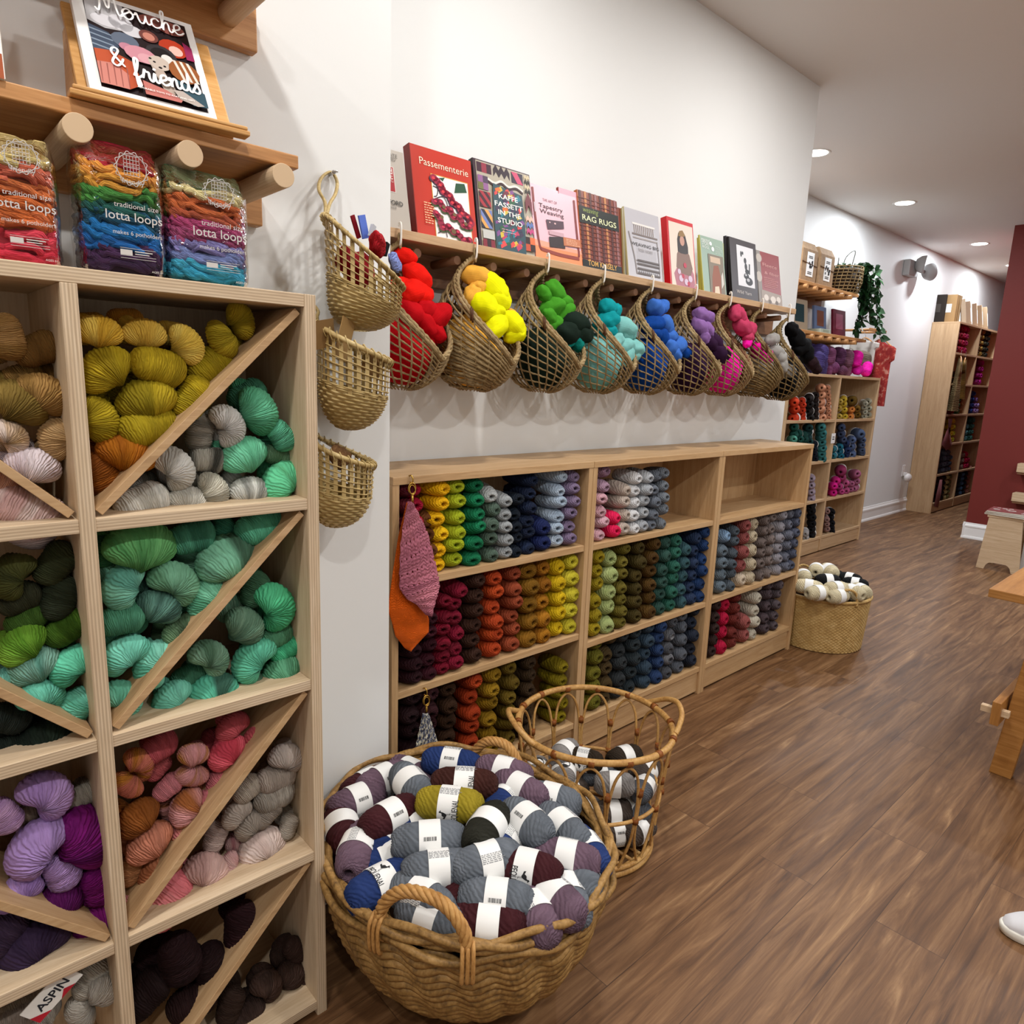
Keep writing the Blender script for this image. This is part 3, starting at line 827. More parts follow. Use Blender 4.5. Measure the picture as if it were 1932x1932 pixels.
# first cabinet, bottom shelf
S(0, 0, 'blackened red', R9(300, 900), 6, '1c0408')
S(0, 0, 'burgundy black', R9(560, 860), 6, '28060c')
S(0, 0, 'umber', R9(860, 810), 6, '38200c', '2a1606', wid=1.08)
S(0, 0, 'burnt orange', R9(1175, 700), 6, 'a0380f', '8a2c0a', wid=1.06)
S(0, 0, 'mustard', R9(1440, 620), 6, '8e6c10', '785a0a', wid=1.06)
S(0, 0, 'olive bronze', R9(1720, 520), 6, '645010', '52400a')
S(0, 0, 'dark umber', R9(1960, 420), 6, '30200c')
S(0, 0, 'olive yellow', R7(1605, 1975), 5, '807008', '6a5c06', wid=1.1)
# middle cabinet, top shelf
S(1, 2, 'rose pink', R8(245, 225), 6, 'b894a0', 'c89aa4', tops={5: '8a6a7e', 4: '9a7c90'}, wid=1.05)
S(1, 2, 'hot pink', R8(325, 545), 2, 'd0184c')
S(1, 2, 'maroon', R8(335, 400), 4, '5c1c28', depth=.1)
S(1, 2, 'cream', R8(400, 340), 4, 'b8aaa0', 'a89a8e')
S(1, 2, 'snow white', R8(470, 262), 5, 'd6d6d6', 'c6c6c8', wid=1.06)
S(1, 2, 'pearl grey', R8(545, 255), 5, 'a8acb0', '989ca2')
S(1, 2, 'steel grey', R8(612, 265), 5, '6e747e', '5e646e')
S(1, 2, 'outer steel grey', R8(675, 240), 5, '72787f', '646a72')
# middle cabinet, middle shelf
S(1, 1, 'old gold', R8(205, 800), 6, '907c10', '7a6a0a')
S(1, 1, 'pistachio', R8(298, 815), 5, 'a0ac72', '909c62')
S(1, 1, 'olive', R8(388, 765), 7, '6a6020', '5a5018')
S(1, 1, 'dark olive', R8(500, 745), 6, '463a12', '382e0c')
S(1, 1, 'tobacco', R8(600, 725), 6, '50380f', '402a0a')
S(1, 1, 'deep teal', R8(672, 712), 6, '26443c')
S(1, 1, 'teal green', R8(755, 697), 6, '2c6454', '245446')
S(1, 1, 'slate teal', R8(815, 760), 5, '2c4a50')
S(1, 1, 'midnight blue', R8(885, 690), 6, '1c2a44')
S(1, 1, 'denim blue', R8(955, 655), 6, '1e3a68', '182e54')
# middle cabinet, bottom shelf
S(1, 0, 'moss', R8(190, 1410), 5, '666018', '545010', wid=1.05)
S(1, 0, 'bark', R8(280, 1385), 5, '3c2e14')
S(1, 0, 'charcoal', R8(368, 1365), 5, '24282a')
S(1, 0, 'soot', R8(460, 1335), 5, '222a2e')
S(1, 0, 'storm grey', R8(555, 1310), 5, '2a3a48')
S(1, 0, 'dark denim', R8(645, 1300), 5, '203458')
S(1, 0, 'tweed white', R8(715, 1275), 5, '96969a', '3c3e44')
S(1, 0, 'mid grey', R8(800, 1220), 5, '4c5058')
S(1, 0, 'black', R8(878, 1195), 5, '12141c', '1c2230')
# end cabinet, middle shelf
S(2, 1, 'pale slate', R8(1092, 680), 5, '66727c', '56626c', tops={4: '6e88a4'})
S(2, 1, 'slate', R8(1165, 640), 6, '4e565e', '424a52')
S(2, 1, 'dusty red', R8(1240, 590), 5, '8a4a46', '7a3e3c', tops={0: 'b4a490'})
S(2, 1, 'ecru', R8(1298, 580), 5, 'b6a892', 'a4967e')
S(2, 1, 'taupe', R8(1372, 565), 6, '5e524e')
S(2, 1, 'grey taupe', R8(1430, 550), 6, '6a5e5a')
S(2, 1, 'silver', R8(1497, 535), 6, '8e8a8e', '7e7a80')
S(2, 1, 'graphite', R8(1550, 525), 6, '585a66')
S(2, 1, 'blue grey', R8(1598, 510), 6, '444858')
# end cabinet, bottom shelf
S(2, 0, 'dark chocolate', R8(1035, 1160), 5, '2a1a16')
S(2, 0, 'scarlet pink', R8(1098, 1150), 4, 'b0103a', '9a0a30')
S(2, 0, 'brick', R8(1172, 1110), 5, '6c2a22', '5c221c')
S(2, 0, 'old rose', R8(1240, 1270), 2, '844642')
S(2, 0, 'cream white', R8(1325, 1020), 5, 'bcb4a4', 'aca494')
S(2, 0, 'mole brown', R8(1405, 1010), 5, '42363a')
S(2, 0, 'ash brown', R8(1470, 1020), 5, '4a4044')

o = heap.build('yarn_ball_heap', heap_mats)
tag(o, 'many small yarn balls packed in stacks on the two lower shelves of the end cabinet', 'yarn balls', kind='stuff')
# ------------------------------------------------------------------ labelled skeins and the floor baskets
M_wick = fibre('brown_willow', '543c24', '93703f', 'b8925c', 1, .5)
M_wickh = fibre('golden_cane', '8a5e2c', 'b0824a', 'c89c60', 1, .5)
M_gap_shade = plain('2a1a10', .9, .1, name='basket_gap_shade')  # added dark sheet closing the weave gaps, their shade put into its colour
M_ratt = fibre('rattan_cane', '8a5c2c', 'b58a50', 'cfa86c', .6, .4)
M_wrap = fibre('rattan_binding', '5c3214', '80491f', '965c2c', 1, .5)
M_band = plain('e8e8e6', .5, .3, name='white_paper_band')
M_ink = plain('2a2a2c', .6, .2, name='black_print')
M_ink2 = plain('7e8084', .6, .2, name='grey_print')


def band_pt(a, y, lift=0.0):
    r = .522 + lift
    return Vector((r * sin(a) * 1.0, y, r * cos(a)))


def band_mesh():
    m = MB()
    m.grid(lambda u, v: band_pt(2 * PI * v, -.142 + .284 * u, .004 * sin(PI * u)), 4, 40, cv=True)
    m.grid(lambda u, v: band_pt(2 * PI * v, .142 - .284 * u, -.012), 1, 40, cv=True)
    for y in (-.142, .142): m.grid(lambda u, v, y=y: band_pt(2 * PI * v, y, -.012 * (u if y > 0 else 1 - u)), 1, 40, cv=True)
    return m.mesh('label_band')


def on_band(V, F, a0, y0, k, rot=0):
    """flat drawing (x, y) bent round the band; x runs along the axis unless rot = 90"""
    m = MB(); out = []
    for x, y, _ in V:
        if rot: x, y = -y, x
        out.append(band_pt(a0 - y * k / .512, y0 + x * k, .009))
    m.add(out, F, 0, True); return m


def bars(seed, n=15, w=1.0, h=.55):
    r = random.Random(seed); V = []; F = []; x = 0
    while x < w:
        d = r.choice((.02, .03, .05)); i = len(V)
        V += [(x, 0, 0), (x + d, 0, 0), (x + d, h, 0), (x, h, 0)]; F.append((i, i + 1, i + 2, i + 3)); x += d + r.choice((.02, .03, .04))
    return V, F


def poly_fan(P):
    n = len(P); cx = sum(p[0] for p in P) / n; cy = sum(p[1] for p in P) / n
    return [(x, y, 0) for x, y in P] + [(cx, cy, 0)], [(i, (i + 1) % n, n) for i in range(n)]


def bird():
    """a black crow-like bird on thin legs"""
    V, F = [], []
    def put(P):
        v, f = poly_fan(P); b = len(V); V.extend(v); F.extend([tuple(b + i for i in q) for q in f])
    body = [(p.x, p.y) for p in smooth_path([(-.5, .05, 0), (-.25, .3, 0), (.1, .32, 0), (.32, .42, 0), (.45, .3, 0), (.3, .05, 0), (.05, -.15, 0), (-.3, -.12, 0)], 4, True)]
    put(body); put([(-.45, .1), (-.95, .22), (-.9, .02), (-.4, -.08)])
    head = [(.40 + .15 * cos(a), .48 + .13 * sin(a)) for a in [k * PI / 6 for k in range(12)]]; put(head)
    put([(.52, .54), (.80, .44), (.52, .42)])
    for x in (0, .14): put([(x, -.1), (x + .04, -.1), (x + .1, -.5), (x + .06, -.5)]); put([(x + .06, -.5), (x + .24, -.52), (x + .24, -.47), (x + .08, -.46)])
    return V, F


BANDM = band_mesh()
PR = {}


def small(w):
    """rows of fine print as thin lines of dashes"""
    r = random.Random(w); V, F = [], []
    for k in range(6):
        x = 0
        while x < .9:
            d = r.uniform(.06, .2); i = len(V); y = -k * .13
            V += [(x, y, 0), (x + d, y, 0), (x + d, y + .055, 0), (x, y + .055, 0)]; F.append((i, i + 1, i + 2, i + 3)); x += d + .04
    return V, F


V, F = bars(3); PR['barcode'] = on_band([(x - .5, y - .27, 0) for x, y, _ in V], F, 0, 0, .17).mesh('barcode')
V, F = bars(5); 
V, F = bird(); PR['bird'] = on_band(V, F, .55, -.02, .15, 90).mesh('bird_logo')
V, F = text_fit('PEQUENAL', 1.0, bold=.01); PR['word'] = on_band([(x - .5, y - .1, 0) for x, y, _ in V], F, .35, .095, .62, 90).mesh('lettering')
V, F = small(4); PR['print'] = on_band([(x - .45, y + .3, 0) for x, y, _ in V], F, -.75, 0, .30).mesh('fine_print')
V, F = small(9); PR['print2'] = on_band([(x - .45, y + .3, 0) for x, y, _ in V], F, .95, 0, .30).mesh('fine_print')
SK = [ball_geo(s, 'skein_' + 'abc'[s - 5], 19, True) for s in (5, 6, 7)]
E_mk = [(.23 * cos(a), .3 * sin(a)) for a in [k * PI / 10 for k in range(20)]]
V, F = poly_fan(E_mk); PR['emblem'] = on_band(V, F, .0, 0, .75).mesh('round_emblem')
V, F = poly_fan([(.10 * cos(a) + .02, .14 * sin(a) - .04) for a in [k * PI / 8 for k in range(16)]]); PR['emblem_eye'] = on_band(V, F, .0, 0, .75)
PR['emblem_eye'].v = [tuple(Vector(p) * 1.006) for p in PR['emblem_eye'].v]; PR['emblem_eye'] = PR['emblem_eye'].mesh('emblem_eye')


def skein(u, v, ang, c, z, face='barcode', L=.17, d=.087, roll=0, flip=1, name='banded_skein', dip=0, fine=True, pos=None):
    """a labelled ball lying at photo place (u, v) at height z, its axis seen at ANG in the photo"""
    p = pos or PZ(u, v, z); s = 12
    a = math.radians(ang)
    q = PZ(u + s * cos(a), v - s * sin(a), z) - PZ(u - s * cos(a), v + s * sin(a), z)
    ax = q.normalized() * flip
    tc = (EYEP - p).normalized()
    ax = (ax + tc * dip).normalized()
    zz = tc - ax * tc.dot(ax); zz.normalize(); xx = ax.cross(zz)
    R = Matrix((xx, ax, zz)).transposed() @ Matrix.Rotation(roll, 3, 'Y')
    e = bpy.data.objects.new(name, None); COL.objects.link(e); e.empty_display_size = .03
    e.location = p; e.rotation_mode = 'QUATERNION'; e.rotation_quaternion = R.to_quaternion()
    e.scale = (d * rnd.uniform(.95, 1.05), L * rnd.uniform(.95, 1.04), d * rnd.uniform(.93, 1.03))
    inst(SK[rnd.randrange(3)], 'wound_yarn', yarn(c, None, .8, 22, .5, 'skein_wool', 14), e)
    bd = inst(BANDM, 'label_band', M_band, e)
    if fine:
        if face == 'barcode': inst(PR['barcode'], 'barcode', M_ink, bd); inst(PR['print2'], 'fine_print', M_ink2, bd)
        elif face == 'bird': inst(PR['bird'], 'bird_logo', M_ink, bd); inst(PR['word'], 'lettering', M_ink, bd); inst(PR['print'], 'fine_print', M_ink2, bd)
        elif face == 'emblem':
            inst(PR['emblem'], 'round_emblem', M_ink, bd); inst(PR['emblem_eye'], 'emblem_eye', M_band, bd)
        else: inst(PR['print'], 'fine_print', M_ink2, bd, rot=(0, -.9, 0)); inst(PR['print2'], 'fine_print', M_ink2, bd, rot=(0, .9, 0))
    return e


# big willow basket ----------------------------------------------------
BC, BRX, BRY, BRZ = Vector((.995, 1.215, 0)), .338, .378, .375
PROF = [(0, .42), (.03, .55), (.07, .68), (.13, .82), (.20, .915), (.28, .975), (.375, 1.0)]


def bwk(z):
    for (z0, r0), (z1, r1) in zip(PROF, PROF[1:]):
        if z <= z1: return r0 + (r1 - r0) * (z - z0) / (z1 - z0)
    return 1.0


def bpt(a, z, out=0):
    k = bwk(z); return Vector((BC.x + (BRX * k + out) * cos(a), BC.y + (BRY * k + out) * sin(a), z))


bb = thing('willow_basket', 'big round willow basket heaped with grey, mauve and blue banded skeins', 'basket', BC)
m = MB()
for k in range(17):
    z = .022 + k * .0192
    ph = k * .95
    pts = [bpt(2 * PI * i / 132, max(.012, z + .010 * sin(22 * 2 * PI * i / 132 + ph * .35)), .004 * sin(22 * 2 * PI * i / 132 + ph * .35 + 1.6) + rnd.uniform(-.001, .001)) for i in range(132)]
    m.tube(pts, .0112, 6, closed=True)
m.build('woven_body', M_wick, bb)
m = MB(); m.grid(lambda u, v: bpt(2 * PI * v, .008 + .35 * u, -.014), 8, 40, cv=True)
m.lathe([(.001, .008), (.4, .008)], 40, tuple(BC), sx=BRX * 1.0, sy=BRY); m.build('gap_shade_sheet', M_gap_shade, bb)
m = MB()
for k in range(7):
    z = BRZ - .012 + .012 * (k % 3) - (.018 if k > 4 else 0); o_ = (-.012, .0, .012, -.006, .009, .004, .013)[k]
    pts = [bpt(2 * PI * i / 96, .375, o_ + .007 * sin(9 * 2 * PI * i / 96 + k * 1.9)) + Vector((0, 0, z - .375 + .008 * cos(9 * 2 * PI * i / 96 + k * 1.9))) for i in range(96)]
    m.tube(pts, .0088, 7, closed=True)
m.build('rim', M_wick, bb)


def rope_arc(pts, r, strands, turns, rs):
    """strands wound round a path"""
    m = MB(); P = smooth_path(pts, 10); n = len(P)
    for k in range(strands):
        Q = []
        up = Vector((0, 0, 1))
        for i, p in enumerate(P):
            t = (P[min(i + 1, n - 1)] - P[max(i - 1, 0)]).normalized()
            u = t.orthogonal() if abs(t.z) > .97 else t.cross(Vector((0, 0, 1)))
            u.normalize(); w = t.cross(u); a = 2 * PI * (turns * i / n + k / strands)
            Q.append(p + u * cos(a) * r + w * sin(a) * r)
        m.tube(Q, rs, 6)
    return m


def big_handle(uL, uR, uT, side):
    """feet on the rim, seen at photo points"""
    a, c = PZ(*uL, .37), PZ(*uR, .37)
    mid = (a + c) / 2; top = Vector((mid.x, mid.y, .37)) + Vector((0, 0, side))
    top2 = PZ(*uT, .37 + side * .9)
    A = Vector((a.x, a.y, .365)); C_ = Vector((c.x, c.y, .365))
    q = lambda t, h: A.lerp(C_, t) + Vector((0, 0, h * side))
    pts = [A + Vector((0, 0, -.03)), q(.0, .12), q(.06, .55), q(.25, .92), q(.5, 1.02), q(.75, .92), q(.94, .55), q(1, .12), C_ + Vector((0, 0, -.03))]
    m = rope_arc(pts, .0085, 5, 5.0, .0062)
    for f in (A, C_):                             # lashing loops under each foot
        for k in range(3):
            d = (f - BC); d.z = 0; d.normalize(); tg = Vector((-d.y, d.x, 0))
            b = f + tg * (k - 1) * .011
            m.tube(smooth_path([b + d * -.018 + Vector((0, 0, .0)), b + Vector((0, 0, .028)), b + d * .02 + Vector((0, 0, .01)), b + d * .019 + Vector((0, 0, -.04)), b + d * .01 + Vector((0, 0, -.055))], 5), .0048, 6)
    m.build('handle', M_wickh, bb)


big_handle((716, 1742), (882, 1798), (800, 1700), .105)
big_handle((888, 1452), (980, 1468), (930, 1400), .105)

GR, MV, BL, MR, BN, MU, OL = '60666e', '66505f', '1e3264', '3a1218', '3a1a14', '938220', '22221a'
BIG = [  # zoomed photo x, y, tilt, wool, face, flip, roll, colour word
    (505, 175, -25, MV, 'print', -1, 0), (840, 200, -8, BL, 'barcode', -1, .3), (300, 335, 25, MR, 'print', 1, 0), (410, 310, 25, MV, 'barcode', 1, 0), (590, 340, -48, GR, 'print', 1, .4),
    (920, 335, -3, BN, 'bird', 1, -.3), (830, 460, -6, MU, 'bird', 1, 0), (120, 410, 12, BL, 'print', 1, 0), (245, 440, 22, MV, 'barcode', 1, 0), (105, 620, -75, MR, 'print', 1, 0),
    (255, 745, 68, MV, 'bird', 1, .2), (450, 545, 28, MR, 'barcode', 1, 0), (575, 560, 30, BL, 'print', 1, 0), (415, 705, 60, BL, 'print', 1, 1.4), (700, 690, 4, GR, 'barcode', 1, -.1),
    (1060, 610, 55, OL, 'print', 1, .2), (1310, 575, -38, GR, 'barcode', 1, -.1), (1540, 610, -42, GR, 'print', 1, .3), (1465, 430, -14, GR, 'barcode', 1, 0), (1270, 370, -24, MV, 'print', 1, 0),
    (1170, 265, -14, MV, 'print', 1, .2), (755, 870, 6, GR, 'print', 1, .9), (1060, 825, 15, GR, 'print', 1, 1.5), (1310, 870, -13, MR, 'bird', -1, -.9), (1560, 805, -12, MV, 'print', 1, .2),
    (1690, 760, -55, BL, 'print', 1, .3), (395, 970, 28, BL, 'bird', -1, .2), (650, 1060, -30, GR, 'print', 1, 2.0), (1120, 1065, -6, GR, 'barcode', 1, 0), (1400, 1185, -62, MV, 'bird', 1, .8),
    (1480, 1050, -40, MV, 'print', 1, .3), (1640, 1070, -68, GR, 'print', 1, .6), (1710, 930, -72, GR, 'print', 1, 1.6), (700, 1225, -22, GR, 'print', 1, .1), (1090, 1265, -6, MR, 'barcode', 1, .7),
    (1540, 1235, 35, MR, 'print', 1, 1.6), (1190, 430, 40, BL, 'print', 1, 1.5), (430, 820, 20, BL, 'print', 1, 1.8), (880, 980, 80, MR, 'print', 1, 1.6), (1170, 700, 60, BL, 'print', 1, 1.6), (1600, 950, -60, MR, 'print', 1, 1.8)]
CN = {GR: 'slate grey', MV: 'mauve', BL: 'royal blue', MR: 'maroon', BN: 'dark brown', MU: 'mustard', OL: 'dark olive'}
order = {}
for k, r in enumerate(BIG): order.setdefault(r[3], []).append((r[1], k))
rank = {}
for c, l in order.items():
    for i, (y, k) in enumerate(sorted(l, reverse=True)): rank[k] = (i, len(l))
for k, (x, y, ang, c, face, flip, roll) in enumerate(BIG):
    u, v = 600 + x / 3.331, 1380 + y / 3.331
    z = .40
    for _ in range(4):
        p = PZ(u, v, z); q = (((p.x - BC.x) / BRX) ** 2 + ((p.y - BC.y) / BRY) ** 2)
        z = .352 + .105 * max(0, 1 - q)
    if (x, y) in ((880, 980), (1170, 700), (430, 820), (1600, 950), (1190, 430), (575, 560), (415, 705)): z -= .035
    p = PZ(u, v, z); q = (((p.x - BC.x) / BRX) ** 2 + ((p.y - BC.y) / BRY) ** 2)
    if q > .74:                                    # keep the outer ones inside the rim
        f = (.74 / q) ** .5; p = Vector((BC.x + (p.x - BC.x) * f, BC.y + (p.y - BC.y) * f, p.z))
    e = skein(u, v, ang, c, z, face, roll=roll, flip=flip, pos=p)
    i, n = rank[k]
    pos = 'only one of that colour' if n == 1 else f'{ordinal(i)} such colour up from the rim'
    tag(e, f'{CN[c]} banded skein in the willow basket, {pos}', 'yarn', 'banded skeins in the willow basket')

# open rattan basket -----------------------------------------------------
RC = Vector((1.622, 1.322, 0)); RT, RB_, RZ = .250, .205, .415
rb = thing('rattan_basket', 'open rattan cane basket with arched sides holding grey and brown skeins', 'basket', RC)


def rring(r, z, tube, name, mat=M_ratt, n=64, wob=0):
    MB().tube([(RC.x + r * cos(2 * PI * i / n), RC.y + r * sin(2 * PI * i / n), z + wob * sin(4 * PI * i / n)) for i in range(n)], tube, 8, closed=True).build(name, mat, rb)


rr = lambda z: RB_ + (RT - RB_) * z / RZ
rring(RT, RZ, .0105, 'rim', wob=.004); rring(rr(.20) - .004, .20, .006, 'middle_ring'); rring(RB_, .014, .011, 'base_ring'); rring(RB_ + .002, .034, .008, 'base_ring')
m = MB()
for k in range(9):
    y = -.18 + .045 * k; h = math.sqrt(max(0, (RB_ - .004) ** 2 - y * y))
    m.tube([(RC.x - h, RC.y + y, .014), (RC.x + h, RC.y + y, .014)], .006, 6); m.tube([(RC.x + y, RC.y - h, .02), (RC.x + y, RC.y + h, .02)], .006, 6)
m.build('base_grid', M_ratt, rb)
NA = 14
for k in range(NA):                               # arches: up, over and down, crossing at the middle ring
    a0 = 2 * PI * k / NA; w = 2 * PI / NA
    def at(a, z, o=0): r = rr(z) + o; return Vector((RC.x + r * cos(a), RC.y + r * sin(a), z))
    pts = [at(a0 + .42 * w, .03), at(a0 + .10 * w, .12), at(a0 + .03 * w, .21), at(a0 + .06 * w, .29), at(a0 + .2 * w, .365), at(a0 + .5 * w, .398), at(a0 + .8 * w, .365), at(a0 + .94 * w, .29), at(a0 + .97 * w, .21), at(a0 + .90 * w, .12), at(a0 + .58 * w, .03)]
    MB().tube(smooth_path(pts, 5), .0045, 6).build('arch', M_ratt, rb)
for k in range(NA):
    a = 2 * PI * k / NA
    for z, h, o in ((.30, .010, .0), (.20, .008, 0)):
        r = rr(z); c = Vector((RC.x + r * cos(a), RC.y + r * sin(a), z)); MB().tube([c - Vector((0, 0, h)), c + Vector((0, 0, h))], .0105, 8).build('cane_binding', M_wrap, rb)
    a += PI / NA
    MB().tube([Vector((RC.x + RT * cos(a + s), RC.y + RT * sin(a + s), RZ)) for s in (-.035, 0, .035)], .0122, 8).build('cane_binding', M_wrap, rb)
for a in (math.radians(150), math.radians(-30)):    # ear-shaped handles standing proud of the rim
    q = lambda s, h, o: Vector((RC.x + (RT + o) * cos(a + s), RC.y + (RT + o) * sin(a + s), RZ + h))
    MB().tube(smooth_path([q(-.45, -.0, .004), q(-.36, .012, .014), q(-.2, .035, .03), q(0, .048, .036), q(.2, .035, .03), q(.36, .012, .014), q(.45, -.0, .004)], 6), .009, 8).build('handle', M_ratt, rb)
LG, DG, TP, BR2 = '7e7a78', '54585f', '4a403a', '2a2016'
RAT = [(1110, 775, 40, LG, 'print', .26, 'pale grey'), (1225, 815, -12, BR2, 'bird', .25, 'olive brown'), (1475, 800, 15, BR2, 'print', .23, 'olive brown'), (1415, 965, -4, LG, 'print', .21, 'pale grey'), (1320, 900, 10, DG, 'print', .19, 'blue grey'),
       (1105, 900, 82, LG, 'emblem', .22, 'pale grey'), (945, 890, 82, LG, 'emblem', .21, 'pale grey'), (1590, 985, 60, DG, 'print', .18, 'blue grey'), (1150, 1010, 20, TP, 'print', .16, 'taupe'), (1240, 1130, 50, LG, 'print', .12, 'pale grey'),
       (1400, 1130, 8, TP, 'print', .12, 'taupe'), (1530, 1110, -30, DG, 'print', .11, 'blue grey'), (1430, 1265, 8, TP, 'barcode', .07, 'taupe'), (1290, 1200, 30, BR2, 'print', .06, 'olive brown'), (1600, 880, 30, TP, 'print', .2, 'taupe'), (1560, 1250, 30, TP, 'print', .07, 'taupe')]
cnt = {}
for x, y, ang, c, face, z, nm in sorted(RAT, key=lambda r: r[1]):
    e = skein(720 + x / 3.22, 1180 + y / 3.22, ang, c, z, face, L=.135, d=.078)
    i = cnt.get(nm, 0); cnt[nm] = i + 1
    tag(e, f'{nm} banded skein in the rattan basket, {ordinal(i)} {nm} one from its top', 'yarn', 'banded skeins in the rattan basket')

# far woven basket by the wall end -----------------------------------------
FC = Vector((4.125, 1.672, 0)); FZ = .315
M_straw = fibre('woven_straw', '9a7a4a', 'ba985e', 'd2b47e', .8, .6)
fb = thing('straw_basket', 'round woven straw basket of cream and black yarn balls by the end cabinet', 'basket', FC)


def straw(u, v):
    z = .004 + (FZ - .004) * u; r = .243 + .02 * u
    d = .0022 * sin(60 * PI * v * 2) * (1 if int(u * 34) % 2 else -1) + .0012 * sin(u * 34 * PI * 2)
    a = 2 * PI * v; return Vector((FC.x + (r + d) * cos(a), FC.y + (r + d) * sin(a), z))


m = MB(); m.grid(straw, 102, 240, cv=True); m.build('woven_body', M_straw, fb)
m = MB(); m.lathe([(.001, .01), (.235, .01), (.253, FZ)], 40, tuple(FC)); m.build('gap_shade_sheet', M_gap_shade, fb)
MB().tube([(FC.x + .262 * cos(2 * PI * i / 60), FC.y + .262 * sin(2 * PI * i / 60), FZ) for i in range(60)], .010, 8, closed=True).build('rim', M_straw, fb)
for a in (math.radians(232), math.radians(52)):
    q = lambda s, h: Vector((FC.x + .264 * cos(a + s), FC.y + .264 * sin(a + s), FZ + h))
    rope_arc([q(-.24, -.02), q(-.235, .02), q(-.16, .062), q(0, .08), q(.16, .062), q(.235, .02), q(.24, -.02)], .004, 3, 6, .0045).build('handle', M_straw, fb)
CR, BK = 'c8bc9c', '0c0c0e'
FAR = [(315, 420, -60, CR, 1), (525, 310, 70, CR, 1), (740, 330, -30, CR, 1), (810, 400, -15, BK, -1), (715, 500, -3, BK, 1), (1080, 470, -12, BK, 1), (400, 590, -8, CR, -1), (545, 690, 4, CR, 1), (850, 620, 3, CR, 1), (880, 740, 10, CR, 1), (1130, 680, -20, CR, -1), (1270, 660, -25, CR, 1), (1170, 560, -10, BK, 1)]
cnt = {}
for x, y, ang, c, fl in FAR:
    z = .34
    u, v = 1480 + x / 8.78, 1040 + y / 8.78
    for _ in range(3):
        p = PZ(u, v, z); q = ((p.x - FC.x) ** 2 + (p.y - FC.y) ** 2) / .25 ** 2; z = .325 + .07 * max(0, 1 - q)
    if y < 350: z = .40
    e = skein(u, v, ang, c, z, 'print', L=.15, d=.088, flip=fl, name='banded_skein', fine=False)
    nm = 'cream' if c == CR else 'black'; i = cnt.get(nm, 0); cnt[nm] = i + 1
    tag(e, f'{nm} banded skein in the straw basket, {ordinal(i)} {nm} one from the back', 'yarn', 'banded skeins in the straw basket')
# ------------------------------------------------------------------ seagrass pods on the ledge
M_grass = fibre('twisted_seagrass', '5e4c32', '8d7650', 'b09a72', 1.2, .65)
M_grass2 = fibre('dark_seagrass', '4a3a24', '75603c', '978058', 1.2, .65)
M_bam = fibre('split_bamboo', '8f7848', 'b49c68', 'cbb787', .8, .5)
M_hook = plain('ece8e0', .35, .5, name='white_coated_wire')
M_tie = fibre('brown_tie_cord', '3a2416', '55361f', '6b472a', 1, .6)


def roving(c, c2=None):
    key = ('roving', c, c2)
    if key in MATS: return MATS[key]
    t = NT('wool_roving_' + str(len(MATS)))
    v = t.coords('Object', (1, 1, 1)); uv = t.coords('UV', (1.2, 22, 1))
    a = t.noise(uv, 3, 3, .6, .6); b_ = t.noise(v, 30, 3)
    L = lin(c); lo = tuple(x * .78 for x in L[:3]) + (1,); hi = tuple(min(1, x * 1.15) for x in L[:3]) + (1,)
    t.l(t.ramp(t.mix(.3, a, b_), [(.3, lo), (.5, L), (.7, hi)]), t.p.inputs['Base Color'])
    t.p.inputs['Roughness'].default_value = .85; t.p.inputs['Specular IOR Level'].default_value = .1
    t.p.inputs['Sheen Weight'].default_value = .4; t.p.inputs['Sheen Tint'].default_value = lin(c)
    t.bump(a, .35, .003); MATS[key] = t.m; return t.m


PH, PRAD, ZB = .43, .150, -.215


def prof_r(z):
    zc = -.07
    if z < zc: return PRAD * math.sqrt(max(0, 1 - ((z - zc) / .146) ** 2))
    return PRAD * max(0, cos(PI / 2 * min(1, (z - zc) / .287))) ** .75


def pod(phi, s, front=-.112, top=.215):
    """phi 0 = front (-Y); s 0 = rim, 1 = bottom"""
    zr = front + (top - front) * ((1 - cos(phi)) / 2) ** .66
    z = zr + (ZB - zr) * (1 - (1 - s) ** 1.0)
    if s > .999: z = ZB + .0005
    r = prof_r(z)
    k = max(0, (z + .07) / .285) ** 1.3
    return Vector((r * sin(phi) - .039 * k, -r * cos(phi) - .016 * k, z))


def cord_pts(fn, n):
    return [fn(i / n) for i in range(n + 1)]


def twist(m, pts, R, closed=False, mi=0):
    """a cord with the bumps of its twist"""
    k = len(pts)
    m.tube(pts, lambda t: R * (1 + .22 * sin(t * k * 2.4)), 5, closed=closed, mi=mi)


